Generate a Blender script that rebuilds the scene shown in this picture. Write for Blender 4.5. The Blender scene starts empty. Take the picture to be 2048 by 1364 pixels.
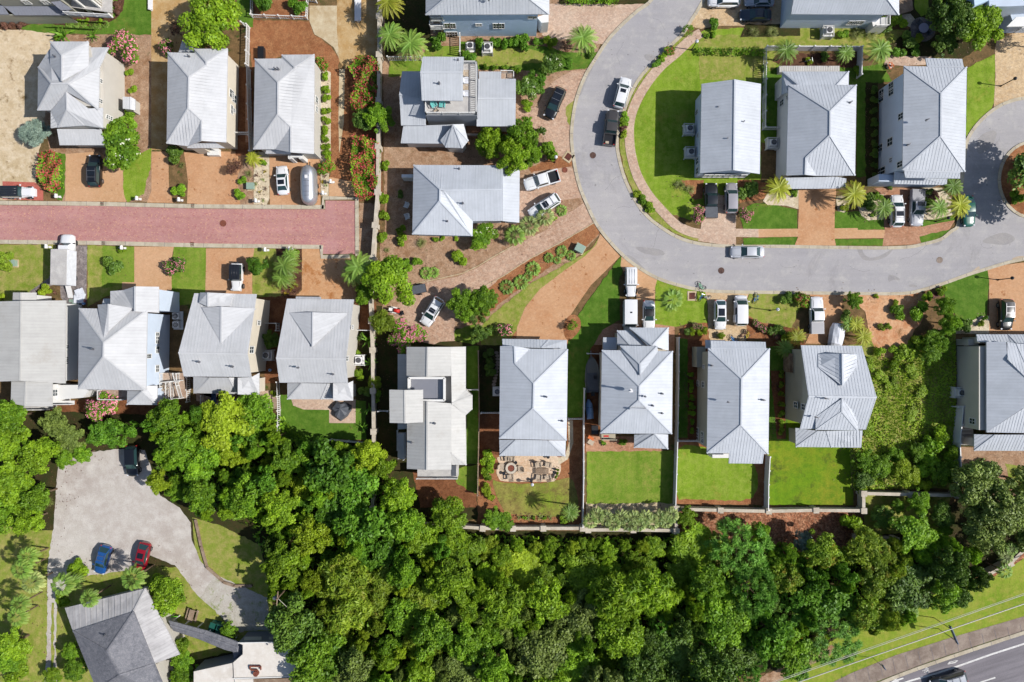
import bpy, bmesh, math, random
from mathutils import Vector, Matrix, noise
D = bpy.data
SC = bpy.context.scene
CO = SC.collection
R = math.radians
rnd = random.Random(7)
# ------------------------------------------------ camera, sky, sun, exposure
HC = 105.0                       # flying height of the camera in metres
cam = D.cameras.new("camera"); cam.sensor_width = 36; cam.lens = 24; cam.clip_end = 2000; cam.clip_start = 1
camo = D.objects.new("camera", cam); CO.objects.link(camo); camo.location = (0, 0, HC)
SC.camera = camo
SUN_EL, SUN_AZ = R(43), R(-8)    # azimuth measured from +x (right of the picture), towards +y
w = D.worlds.new("World"); SC.world = w; w.use_nodes = True
nt = w.node_tree
sky = nt.nodes.new('ShaderNodeTexSky'); sky.sky_type = 'NISHITA'; sky.sun_disc = False
sky.sun_elevation = SUN_EL; sky.sun_rotation = math.pi/2 - SUN_AZ
nt.links.new(sky.outputs[0], nt.nodes['Background'].inputs[0]); nt.nodes['Background'].inputs[1].default_value = 0.082
sl = D.lights.new("sun", 'SUN'); sl.energy = 4.2; sl.angle = R(0.5); sl.color = (1, .97, .92)
slo = D.objects.new("sun", sl); CO.objects.link(slo)
sd = Vector((math.cos(SUN_EL)*math.cos(SUN_AZ), math.cos(SUN_EL)*math.sin(SUN_AZ), math.sin(SUN_EL)))
slo.rotation_euler = sd.to_track_quat('Z', 'Y').to_euler()
SC.view_settings.view_transform = 'Standard'; SC.view_settings.look = 'None'
SC.view_settings.exposure = 0.62; SC.view_settings.gamma = 1
SC.cycles.max_bounces = 5; SC.cycles.diffuse_bounces = 2; SC.cycles.glossy_bounces = 2
SC.cycles.transmission_bounces = 2; SC.cycles.transparent_max_bounces = 4
SC.cycles.use_adaptive_sampling = True; SC.cycles.adaptive_threshold = 0.03

# ------------------------------------------------ plan coordinates (survey grid of 1/13 m read off the aerial)
CROPS = {'X': (0, 0, 1), 'A': (0, 0, .3079), 'B': (400, 0, .3079), 'C': (780, 0, .3079), 'D': (1140, 0, .3079),
 'E': (1500, 0, .30787), 'F': (0, 380, .35176), 'G': (400, 380, .35176), 'H': (760, 300, .3079), 'I': (1140, 400, .23464),
 'J': (1540, 360, .2639), 'L': (0, 780, .42813), 'M': (500, 800, .41367), 'N': (760, 660, .32258), 'O': (1150, 640, .33717),
 'Q': (1520, 640, .33716), 'R': (900, 1040, .2832), 'S': (1440, 1000, .29688), 'P': (980, 890, .13193), 'T': (1380, 540, .11734),
 'U': (0, 0, .12695), 'V': (1840, 0, .11731), 'W': (1700, 1220, .16992), 'Y': (270, 700, .14648), 'Z': (320, 1180, .15625),
 'c': (860, 100, .14658), 'k': (1160, 640, .2053), 'o': (1140, 960, .13672), 'e': (1560, 60, .15625), 'g': (100, 560, .0733)}
def px(c, x, y):
    ox, oy, s = CROPS[c]; return (ox + x*s, oy + y*s)
def W(x, y, z=0.0):
    k = (HC - z)/HC/13.0
    return Vector(((x-1024)*k, (682-y)*k, z))
def pts(c, s, z=None):
    """'x,y x,y,z B:x,y' -> list of (px, py, z or None)"""
    out = []
    for t in s.split():
        cc = c
        if ':' in t: cc, t = t.split(':')
        v = t.split(',')
        x, y = px(cc, float(v[0]), float(v[1]))
        out.append((x, y, v[2] if len(v) > 2 else z))
    return out
def one(c, x, y, z=0): return W(*px(c, x, y), z)

def smooth(p, n=5, closed=True):
    out = []; m = len(p)
    for i in range(m if closed else m-1):
        g = lambda k: p[k % m] if closed else p[max(0, min(m-1, k))]
        p0, p1, p2, p3 = g(i-1), g(i), g(i+1), g(i+2)
        for j in range(n):
            t = j/n
            out.append(tuple(.5*((2*p1[k]) + (-p0[k]+p2[k])*t + (2*p0[k]-5*p1[k]+4*p2[k]-p3[k])*t*t + (-p0[k]+3*p1[k]-3*p2[k]+p3[k])*t**3) for k in (0, 1)))
    if not closed: out.append(tuple(p[-1][:2]))
    return out

# ------------------------------------------------ materials
def lin(r, g, b, k=1.0):
    f = lambda c: (c/255/12.92 if c/255 <= .04045 else ((c/255+.055)/1.055)**2.4)
    return (f(r)*k, f(g)*k, f(b)*k, 1)
class NM:
    def __init__(s, name, rough=.8, metal=0.0, spec=.3):
        s.m = D.materials.new(name); s.m.use_nodes = True; s.nt = s.m.node_tree
        s.b = s.nt.nodes['Principled BSDF']; s.b.inputs['Roughness'].default_value = rough
        s.b.inputs['Metallic'].default_value = metal; s.b.inputs['Specular IOR Level'].default_value = spec
        s._pos = None
    def n(s, t, **kw):
        x = s.nt.nodes.new(t)
        for k, v in kw.items(): setattr(x, k, v)
        return x
    def l(s, a, b): s.nt.links.new(a, b)
    def pos(s):
        if s._pos is None: s._pos = s.n('ShaderNodeNewGeometry').outputs['Position']
        return s._pos
    def noise(s, scale, detail=3, rough=.6, vec=None, dist=0):
        x = s.n('ShaderNodeTexNoise'); x.inputs['Scale'].default_value = scale; x.inputs['Detail'].default_value = detail
        x.inputs['Roughness'].default_value = rough; x.inputs['Distortion'].default_value = dist
        s.l(vec if vec is not None else s.pos(), x.inputs['Vector']); return x.outputs['Fac']
    def voro(s, scale, vec=None):
        x = s.n('ShaderNodeTexVoronoi'); x.inputs['Scale'].default_value = scale
        s.l(vec if vec is not None else s.pos(), x.inputs['Vector'])
        y = s.n('ShaderNodeSeparateColor'); s.l(x.outputs['Color'], y.inputs[0]); return y.outputs[0]
    def rng(s, v, a, b, c=0, d=1):
        x = s.n('ShaderNodeMapRange'); x.inputs[1].default_value = a; x.inputs[2].default_value = b
        x.inputs[3].default_value = c; x.inputs[4].default_value = d; s.l(v, x.inputs[0]); return x.outputs[0]
    def mix(s, f, a, b, mode='MIX'):
        x = s.n('ShaderNodeMix', data_type='RGBA', blend_type=mode)
        for v, k in ((f, 0), (a, 6), (b, 7)):
            if hasattr(v, 'is_linked'): s.l(v, x.inputs[k])
            else: x.inputs[k].default_value = v
        return x.outputs[2]
    def bright(s, col, v):
        x = s.n('ShaderNodeVectorMath', operation='SCALE'); s.l(col, x.inputs[0])
        if hasattr(v, 'is_linked'): s.l(v, x.inputs['Scale'])
        else: x.inputs['Scale'].default_value = v
        return x.outputs[0]
    def col(s, c):
        if hasattr(c, 'is_linked'): s.l(c, s.b.inputs['Base Color'])
        else: s.b.inputs['Base Color'].default_value = c
        return s
    def bump(s, v, strength=.5, dist=.05):
        x = s.n('ShaderNodeBump'); x.inputs['Strength'].default_value = strength; x.inputs['Distance'].default_value = dist
        s.l(v, x.inputs['Height']); s.l(x.outputs[0], s.b.inputs['Normal'])
KA = 0.67
def C(r, g, b, k=1.0): return lin(r, g, b, KA*k)
def gmat(name, c0, c1, c2, s1=.12, s2=.9, s3=6, amp=.25, rough=.95, bump=.4, lo=.38, hi=.62, patch=None, pscale=.3, pth=(.58, .64), cell=None, camp=.2):
    m = NM(name, rough, 0, .15)
    a = m.mix(m.rng(m.noise(s1, 4), lo, hi), C(*c0), C(*c1))
    a = m.mix(m.rng(m.noise(s2, 5, .7), .42, .68), a, C(*c2))
    if patch:
        a = m.mix(m.rng(m.noise(pscale, 6, .72), *pth), a, C(*patch))
    if name.startswith('grass'):
        mp = m.n('ShaderNodeMapping'); mp.inputs['Scale'].default_value = (1.6, .07, 1); m.l(m.pos(), mp.inputs[0]); a = m.bright(a, m.rng(m.noise(1, 3, .6, mp.outputs[0]), .3, .7, .92, 1.08))
    f = m.noise(s3, 4, .75)
    a = m.bright(a, m.rng(f, .25, .75, 1-amp, 1+amp))
    if cell: a = m.bright(a, m.rng(m.voro(cell), 0, 1, 1-camp, 1+camp))
    m.col(a)
    if bump: m.bump(f, bump, .08)
    return m.m
def plain(name, c, rough=.5, metal=0.0, spec=.4, k=1.0, coat=0, var=0.0):
    m = NM(name, rough, metal, spec)
    if var:
        o = m.n('ShaderNodeTexCoord').outputs['Object']
        cc = m.n('ShaderNodeRGB'); cc.outputs[0].default_value = C(*c, k=k)
        m.col(m.bright(cc.outputs[0], m.rng(m.noise(2.2, 6, .7, o), .3, .7, 1-var, 1+var)))
    else: m.col(C(*c, k=k))
    if coat: m.b.inputs['Coat Weight'].default_value = coat; m.b.inputs['Coat Roughness'].default_value = .08
    return m.m
def leafmat(name, c0, c1, trans=.38, rough=.55, hv=.12, c2=None):
    m = NM(name, rough, 0, .35)
    oi = m.n('ShaderNodeObjectInfo').outputs['Random']
    o = m.n('ShaderNodeTexCoord').outputs['Object']
    att = m.n('ShaderNodeAttribute', attribute_name='leaf').outputs['Fac']
    a = m.mix(att, c0, c1)
    if c2: a = m.mix(m.rng(m.noise(.8, 4, .7, None), .56, .68), a, c2)
    a = m.bright(a, m.rng(oi, 0, 1, .8, 1.2))
    a = m.bright(a, m.rng(m.noise(.35, 2), .3, .7, .78, 1.22))
    m.col(a)
    t = m.n('ShaderNodeBsdfTranslucent'); m.l(a, t.inputs[0])
    x = m.n('ShaderNodeMixShader'); x.inputs[0].default_value = trans
    m.l(m.b.outputs[0], x.inputs[1]); m.l(t.outputs[0], x.inputs[2])
    m.l(x.outputs[0], m.nt.nodes['Material Output'].inputs[0])
    return m.m

M = {}
M['soil'] = gmat('soil', (118, 92, 62), (96, 84, 52), (140, 110, 76), patch=(70, 84, 34), amp=.35)
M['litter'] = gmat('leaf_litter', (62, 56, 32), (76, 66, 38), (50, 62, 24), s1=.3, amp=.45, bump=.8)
M['chips'] = gmat('bark_chips', (160, 104, 76), (125, 78, 54), (187, 142, 111), s1=.25, s2=2.2, s3=9, amp=.55, cell=5, camp=.45, bump=.9)
M['mulch'] = gmat('pine_straw', (160, 106, 71), (141, 91, 59), (176, 126, 87), s1=.2, s3=8, amp=.35, bump=.7, cell=6, camp=.15)
M['mulchd'] = gmat('pine_straw_dark', (130, 84, 55), (112, 70, 45), (147, 99, 68), s1=.2, s3=8, amp=.35, bump=.7, cell=6, camp=.15)
M['mulchp'] = gmat('pine_straw_faded', (171, 139, 112), (152, 115, 86), (189, 159, 132), patch=(106, 95, 59), pscale=.8, pth=(.6, .7), s1=.25, s3=7, amp=.3, bump=.6, cell=6, camp=.15)
M['mulchb'] = gmat('dark_brown_mulch', (92, 62, 46), (74, 50, 40), (116, 84, 62), s1=.3, s3=8, amp=.4, bump=.7)
M['lawn'] = gmat('grass_mid', (124, 150, 50), (104, 136, 38), (142, 154, 66), s1=.16, s3=5, amp=.2, bump=.6, patch=(150, 146, 74), pscale=.3, pth=(.57, .72))
M['lawnb'] = gmat('grass_bright', (130, 158, 44), (112, 142, 34), (148, 166, 66), s1=.14, s3=5, amp=.2, bump=.6, patch=(156, 154, 66), pscale=.28, pth=(.56, .72))
M['lawnd'] = gmat('grass_dark', (88, 124, 36), (76, 112, 30), (106, 136, 50), s1=.2, s3=5, amp=.2, bump=.6, patch=(124, 130, 56), pscale=.3, pth=(.56, .7))
M['lawny'] = gmat('grass_dry', (140, 152, 62), (124, 142, 48), (172, 160, 96), s1=.2, s3=5, amp=.2, bump=.6)
M['lawnw'] = gmat('grass_worn', (132, 150, 50), (158, 146, 80), (120, 104, 60), s1=.13, s2=.8, s3=5, amp=.28, bump=.7)
M['lawnp'] = gmat('grass_patchy', (112, 146, 26), (138, 146, 40), (96, 132, 26), s1=.1, s3=5, amp=.2, patch=(72, 78, 34), pscale=.12, pth=(.56, .66))
M['lawnr'] = gmat('grass_verge', (140, 158, 52), (118, 146, 36), (160, 160, 70), s1=.12, s3=4, amp=.2, bump=.6)
M['sand'] = gmat('bare_sand', (214, 192, 160), (196, 174, 138), (226, 208, 180), s1=.14, s3=3, amp=.15, patch=(136, 112, 76), pscale=.55, pth=(.56, .68))
M['sandp'] = gmat('pink_sand', (214, 164, 122), (192, 132, 92), (226, 184, 146), s1=.2, s3=3.5, amp=.2, patch=(140, 96, 56), pscale=.45, pth=(.56, .68))
M['shell'] = gmat('pale_gravel', (214, 196, 166), (198, 180, 150), (226, 212, 188), s1=.4, s3=9, amp=.2, cell=5, camp=.12)
M['gravel'] = gmat('grey_gravel', (201, 194, 185), (183, 172, 164), (211, 204, 197), s1=.07, s2=.5, s3=7, amp=.14, bump=.5)
M['gravelp'] = gmat('thin_gravel', (188, 180, 170), (172, 168, 150), (200, 195, 186), s1=.15, s3=6, amp=.2, patch=(130, 144, 70), pscale=.7, pth=(.54, .66))
M['stone'] = gmat('grey_stones', (134, 124, 122), (112, 104, 104), (160, 150, 146), s1=.6, s3=6, amp=.3, cell=3, camp=.2)
def asphalt():
    m = NM('old_asphalt', .95, 0, .1)
    a = m.mix(m.rng(m.noise(.08, 5), .35, .65), C(182, 178, 178), C(168, 165, 168))
    a = m.mix(m.rng(m.noise(.5, 6, .75), .5, .75), a, C(192, 188, 184))
    mp = m.n('ShaderNodeMapping'); mp.inputs['Scale'].default_value = (.10, 1.6, 1); m.l(m.pos(), mp.inputs[0])
    a = m.bright(a, m.rng(m.noise(.6, 4, .6, mp.outputs[0]), .3, .7, .95, 1.05))
    a = m.mix(m.rng(m.noise(.12, 8, .8, None, .8), .55, .66, 0, .5), a, C(146, 142, 144)); a = m.mix(m.rng(m.noise(.5, 8, .85, None, 1.2), .62, .70, 0, .5), a, C(150, 140, 130)); a = m.mix(m.rng(m.noise(1.6, 3, .5), .70, .74, 0, .6), a, C(120, 116, 118))
    f = m.noise(9, 3, .8); a = m.bright(a, m.rng(f, .25, .75, .88, 1.12)); m.col(a); m.bump(f, .3, .05); return m.m
M['asphalt'] = asphalt()
M['stain'] = gmat('road_stain', (164, 160, 159), (156, 152, 153), (172, 167, 164), s1=.3, s2=1.2, s3=7, amp=.15, bump=.2)
M['stainb'] = gmat('sandy_stain', (194, 176, 154), (184, 162, 138), (196, 184, 168), s1=.3, s2=1.2, s3=7, amp=.15, bump=.2)
def hiway():
    m = NM('highway_asphalt', .95, 0, .1)
    mp = m.n('ShaderNodeMapping', vector_type='TEXTURE'); mp.inputs['Rotation'].default_value = (0, 0, R(17.5)); mp.inputs['Scale'].default_value = (14, .8, 1); m.l(m.pos(), mp.inputs[0])
    a = m.mix(m.rng(m.noise(.05, 4), .35, .65), C(136, 131, 136), C(124, 119, 124)); a = m.bright(a, m.rng(m.noise(1, 4, .6, mp.outputs[0]), .3, .7, .8, 1.2))
    f = m.noise(8, 3, .8); a = m.bright(a, m.rng(f, .25, .75, .84, 1.16)); m.col(a); m.bump(f, .3, .05); return m.m
M['asphaltd'] = hiway()
M['paint'] = gmat('road_paint', (236, 234, 230), (222, 220, 216), (204, 200, 198), s2=2, s3=9, amp=.08, bump=0)
M['kerb'] = gmat('kerb_concrete', (196, 184, 160), (180, 168, 148), (206, 196, 176), s1=.3, s3=6, amp=.12, bump=.3)
M['conc'] = gmat('concrete', (200, 180, 146), (184, 160, 122), (214, 198, 168), s1=.18, s3=5, amp=.12, bump=.2)
M['conct'] = gmat('stained_concrete', (192, 156, 104), (176, 138, 88), (206, 178, 134), s1=.16, s2=.5, s3=5, amp=.14, patch=(216, 196, 160), pscale=.35, pth=(.6, .74))
M['walk'] = gmat('highway_pavement', (150, 133, 122), (131, 116, 106), (169, 154, 141), s1=.14, s2=.6, s3=6, amp=.15)
def pavers(name, c0, c1, c2, patch=None, pth=(.56, .6), sc=2.4, cv=.14, joint=.85, rot=0, ps=.35):
    m = NM(name, .9, 0, .15)
    mp = m.n('ShaderNodeMapping'); mp.inputs['Rotation'].default_value = (0, 0, rot); m.l(m.pos(), mp.inputs[0])
    br = m.n('ShaderNodeTexBrick'); br.inputs['Scale'].default_value = sc; br.inputs['Mortar Size'].default_value = .02
    br.inputs['Color1'].default_value = (1-cv,)*3+(1,); br.inputs['Color2'].default_value = (1+cv,)*3+(1,)
    br.inputs['Mortar'].default_value = (joint,)*3+(1,); m.l(mp.outputs[0], br.inputs[0])
    a = m.mix(m.rng(m.noise(.2, 4), .4, .6), C(*c0), C(*c1))
    a = m.mix(m.rng(m.noise(1.6, 5, .75), .45, .75), a, C(*c2))
    if patch: a = m.mix(m.rng(m.noise(ps, 8, .74), *pth), a, C(*patch))
    a = m.mix(1.0, a, br.outputs['Color'], 'MULTIPLY')
    vc = m.voro(4.2, mp.outputs[0]); a = m.bright(a, m.rng(vc, 0, 1, 1-cv, 1+cv)); m.col(a)
    m.bump(br.outputs['Fac'], -.3, .02); return m.m
M['tan'] = pavers('tan_pavers', (210, 166, 128), (201, 157, 116), (216, 177, 139), patch=(188, 138, 95), pth=(.62, .68), cv=.05, joint=.93)
M['tanl'] = pavers('tan_pavers_leafy', (205, 159, 120), (196, 145, 105), (214, 172, 135), patch=(166, 111, 70), pth=(.60, .64), cv=.06, joint=.92, ps=.5)
M['tand'] = pavers('tan_pavers_stained', (207, 163, 122), (198, 144, 99), (216, 175, 137), patch=(179, 121, 74), pth=(.54, .6), cv=.06, joint=.92, ps=.16)
M['pinkp'] = pavers('pale_rose_pavers', (206, 178, 156), (194, 162, 140), (218, 196, 176), cv=.12, joint=.85)
M['rosep'] = pavers('rose_pavers', (198, 164, 140), (184, 148, 124), (214, 188, 166), cv=.14, joint=.82, rot=R(25))
M['buffp'] = pavers('buff_pavers', (212, 184, 146), (198, 166, 126), (222, 200, 170), cv=.12, joint=.85)
M['patio'] = pavers('cream_pavers', (226, 200, 172), (214, 182, 150), (234, 214, 192), patch=(190, 130, 96), pth=(.62, .66), cv=.1, joint=.88, ps=1.2)
M['orangep'] = pavers('terracotta_pavers', (188, 142, 113), (174, 125, 96), (200, 160, 133), cv=.12, joint=.85)
def brickroad():
    m = NM('pink_brick', .9, 0, .15)
    a = m.mix(m.rng(m.noise(.1, 4), .4, .6), C(190, 140, 133), C(182, 132, 127))
    a = m.mix(m.rng(m.noise(.9, 6, .75), .48, .75), a, C(200, 152, 143))
    v = m.voro(6.5); a = m.mix(m.rng(v, .88, .95), a, C(206, 156, 134)); a = m.mix(m.rng(v, .12, .05), a, C(176, 116, 118)); a = m.mix(m.rng(m.noise(.3, 4, .7), .5, .7, 0, .5), a, C(196, 150, 148))
    a = m.mix(m.rng(m.noise(.35, 7, .8), .60, .70, 0, .7), a, C(166, 104, 100)); mp = m.n('ShaderNodeMapping'); mp.inputs['Scale'].default_value = (.06, 1.0, 1); m.l(m.pos(), mp.inputs[0]); a = m.bright(a, m.rng(m.noise(.9, 4, .6, mp.outputs[0]), .3, .7, .92, 1.08))
    f = m.noise(8, 3, .8); a = m.bright(a, m.rng(f, .25, .75, .88, 1.12)); m.col(a); m.bump(f, .3, .03); return m.m
M['brick'] = brickroad()
M['brickr'] = pavers('red_brick', (196, 112, 98), (184, 100, 88), (204, 124, 108), cv=.08, joint=.9)
def roofm(name, c, metal=0, rough=.6, streak=.08, dirt=None, k=1.0):
    m = NM(name, rough, metal, .25)
    uv = m.n('ShaderNodeUVMap').outputs[0]
    mp = m.n('ShaderNodeMapping'); mp.inputs['Scale'].default_value = (2.4, .12, 1); m.l(uv, mp.inputs[0])
    a = m.n('ShaderNodeRGB'); a.outputs[0].default_value = C(*c, k=k); a = a.outputs[0]
    a = m.bright(a, m.rng(m.noise(1, 4, .7, mp.outputs[0]), .3, .7, 1-streak*.8, 1+streak*.8))
    a = m.bright(a, m.rng(m.noise(.5, 5, .7), .3, .7, 1-streak, 1+streak))
    sx = m.n('ShaderNodeSeparateXYZ'); m.l(uv, sx.inputs[0]); pp = m.n('ShaderNodeMath', operation='PINGPONG'); pp.inputs[1].default_value = .23; m.l(sx.outputs[0], pp.inputs[0])
    a = m.bright(a, m.rng(pp.outputs[0], .03, .06, .91, 1))  # dark seam lines in the colour stand in for the shadow of the ribs
    a = m.bright(a, m.rng(m.n('ShaderNodeObjectInfo').outputs['Random'], 0, 1, .95, 1.05)); a = m.mix(m.rng(m.noise(.45, 8, .8), .60, .75, 0, .35), a, C(170, 166, 160))
    if dirt: a = m.mix(m.rng(m.noise(.25, 7, .75), .55, .75, 0, .8), a, C(*dirt))
    m.col(a)
    m.l(m.rng(m.noise(.8, 4), .3, .7, rough-.06, rough+.1), m.b.inputs['Roughness'])
    return m.m
M['roofL'] = roofm('weathered_metal_roof', (204, 204, 206))
M['roofLd'] = roofm('stained_metal_roof', (200, 198, 194), streak=.08, dirt=(168, 162, 153))
M['roofR'] = roofm('galvanised_roof', (202, 206, 213))
M['roofT'] = roofm('silver_metal_roof', (200, 203, 208))
M['roofG'] = roofm('grey_metal_roof', (140, 142, 152), streak=.05)
M['roofB'] = roofm('light_old_roof', (183, 180, 180), 0, .7, .22, dirt=(121, 118, 118))
M['shing'] = gmat('dark_shingle', (124, 124, 130), (109, 110, 117), (142, 141, 146), s1=.3, s2=2, s3=8, amp=.25, bump=.4)
M['flatr'] = gmat('white_flat_roof', (226, 218, 208), (214, 205, 194), (232, 226, 218), s1=.2, s2=1, s3=5, amp=.06, bump=.1, patch=(196, 178, 160), pscale=.5, pth=(.66, .8))
def wallm(name, c, k=1.0):
    m = NM(name, .7, 0, .3); x = m.n('ShaderNodeSeparateXYZ'); m.l(m.pos(), x.inputs[0])
    wv = m.n('ShaderNodeMath', operation='PINGPONG'); wv.inputs[1].default_value = .1; m.l(x.outputs[2], wv.inputs[0])
    a = m.n('ShaderNodeRGB'); a.outputs[0].default_value = C(*c, k=k)
    b = m.bright(a.outputs[0], m.rng(wv.outputs[0], 0, .03, .86, 1)); m.col(m.bright(b, m.rng(m.noise(.6, 4), .3, .7, .96, 1.04)))
    m.bump(wv.outputs[0], .5, .03); return m.m
M['wW'] = wallm('white_siding', (228, 226, 222)); M['wC'] = wallm('cream_siding', (224, 214, 196)); M['wB'] = wallm('pale_blue_siding', (204, 216, 232), 1.1)
M['wB2'] = wallm('light_blue_siding', (190, 212, 236), 1.25); M['wG'] = wallm('grey_green_siding', (180, 178, 164)); M['wT'] = wallm('tan_siding', (196, 184, 160))
M['wBe'] = wallm('warm_grey_siding', (206, 200, 190)); M['wS'] = wallm('slate_siding', (130, 134, 142))
M['white'] = plain('white_paint', (236, 234, 230), .5, var=.05)
M['vinyl'] = plain('white_vinyl', (238, 236, 236), .45, var=.06)
M['glass'] = plain('window_glass', (52, 66, 72), .08, 0, .8)
M['glassg'] = plain('green_glass', (46, 86, 70), .08, 0, .8)
M['cglass'] = plain('car_glass', (44, 70, 72), .06, 0, .9)
M['cglassb'] = plain('black_car_glass', (26, 30, 36), .06, 0, .9)
M['block'] = gmat('block_wall', (202, 190, 172), (186, 174, 156), (214, 204, 188), s1=.5, s3=5, amp=.12, bump=.3)
M['wood'] = gmat('weathered_wood', (150, 128, 108), (130, 108, 90), (170, 150, 130), s1=.4, s3=6, amp=.2)
M['deckg'] = gmat('grey_deck', (196, 192, 188), (182, 178, 176), (208, 204, 200), s1=.4, s3=5, amp=.08)
M['deckw'] = gmat('worn_deck', (186, 160, 140), (160, 130, 112), (206, 188, 170), s1=.4, s3=5, amp=.2)
M['bark'] = gmat('bark', (112, 92, 74), (92, 76, 60), (134, 114, 94), s1=.8, s3=7, amp=.3)
M['black'] = plain('black_plastic', (34, 34, 38), .4)
M['rubber'] = plain('tyre_rubber', (30, 30, 32), .8)
M['steel'] = plain('grey_steel', (150, 150, 154), .35, .7)
M['iron'] = gmat('cast_iron', (96, 72, 66), (80, 62, 58), (112, 90, 82), s1=2, s3=9, amp=.3)
M['ironb'] = gmat('rusty_grate', (130, 74, 60), (110, 62, 54), (146, 92, 72), s1=2, s3=9, amp=.3)
M['chairb'] = plain('beige_resin', (190, 172, 150), .6, var=.1)
M['teal'] = plain('teal_resin', (120, 206, 200), .5)
M['gbox'] = plain('green_enamel', (150, 172, 156), .5, var=.08)
M['dgreen'] = plain('dark_green_plastic', (30, 92, 80), .5)
M['bluep'] = plain('blue_plastic', (50, 140, 214), .4); M['redp'] = plain('red_plastic', (206, 50, 44), .4)
M['lime'] = plain('lime_cloth', (130, 220, 50), .7); M['yellowp'] = plain('yellow_paint', (216, 200, 60), .5); M['orange'] = plain('orange_paint', (214, 110, 50), .5)
M['tarp'] = plain('white_tarp', (226, 228, 236), .6, var=.12); M['tarpg'] = plain('charcoal_cover', (84, 88, 96), .6, var=.2)
M['globe'] = plain('milk_glass', (224, 226, 234), .2)
M['wire'] = plain('pale_cable', (206, 202, 184), .6)
M['signb'] = plain('blue_grey_metal', (70, 92, 124), .5)
def lg(r, g, b): return (r, g, b, 1)
LM = {}
LM['bright'] = leafmat('leaves_bright', lg(.105,.21,.010), lg(.28,.42,.018))
LM['mid'] = leafmat('leaves_mid', lg(0.074, 0.182, 0.011), lg(0.242, 0.407, 0.020))
LM['dark'] = leafmat('leaves_dark', lg(0.047, 0.108, 0.014), lg(0.132, 0.220, 0.022), .2)
LM['oak'] = leafmat('leaves_oak', lg(0.074, 0.115, 0.019), lg(0.209, 0.275, 0.050), .2)
LM['yellow'] = leafmat('leaves_yellow_green', lg(.19,.28,.012), lg(.34,.44,.022))
LM['emer'] = leafmat('leaves_emerald', lg(.06,.165,.012), lg(.165,.33,.022))
LM['olive'] = leafmat('leaves_olive', lg(0.121, 0.203, 0.014), lg(0.275, 0.363, 0.024), c2=lg(.24, .23, .03))
LM['rust'] = leafmat('leaves_rusty', lg(0.108, 0.203, 0.016), lg(0.264, 0.363, 0.028), c2=lg(.36, .27, .04))
LM['gold'] = leafmat('leaves_golden', lg(0.240, 0.200, 0.010), lg(0.400, 0.300, 0.015))
LM['blue'] = leafmat('leaves_blue_grey', lg(0.130, 0.190, 0.150), lg(0.240, 0.310, 0.240), .15)
LM['red'] = leafmat('leaves_red_brown', lg(0.100, 0.050, 0.030), lg(0.170, 0.075, 0.050), .2)
LM['pine'] = leafmat('pine_needles', lg(0.108, 0.284, 0.027), lg(0.209, 0.407, 0.050), .2)
LM['pinkf'] = leafmat('pink_petals', lg(.62,.13,.22), lg(.74,.28,.36), .2)
LM['redf'] = leafmat('red_petals', lg(.40,.035,.04), lg(.55,.10,.10), .2)
LM['whitef'] = leafmat('cream_petals', lg(0.550, 0.550, 0.380), lg(0.700, 0.700, 0.550), .2)
LM['palm'] = leafmat('palm_fronds', lg(0.132, 0.246, 0.034), lg(0.231, 0.308, 0.046), .25)
LM['palmy'] = leafmat('palm_fronds_yellow', lg(0.270, 0.311, 0.020), lg(0.374, 0.352, 0.033), .25)
LM['palms'] = leafmat('palm_fronds_silver', lg(.10,.16,.03), lg(.42,.46,.15), .2)
LM['grassy'] = leafmat('blades', lg(0.135, 0.176, 0.041), lg(0.209, 0.220, 0.066), .2)
LM['weed'] = leafmat('weeds', lg(.15,.26,.015), lg(.30,.42,.03), c2=lg(.15, .14, .02))
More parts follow.
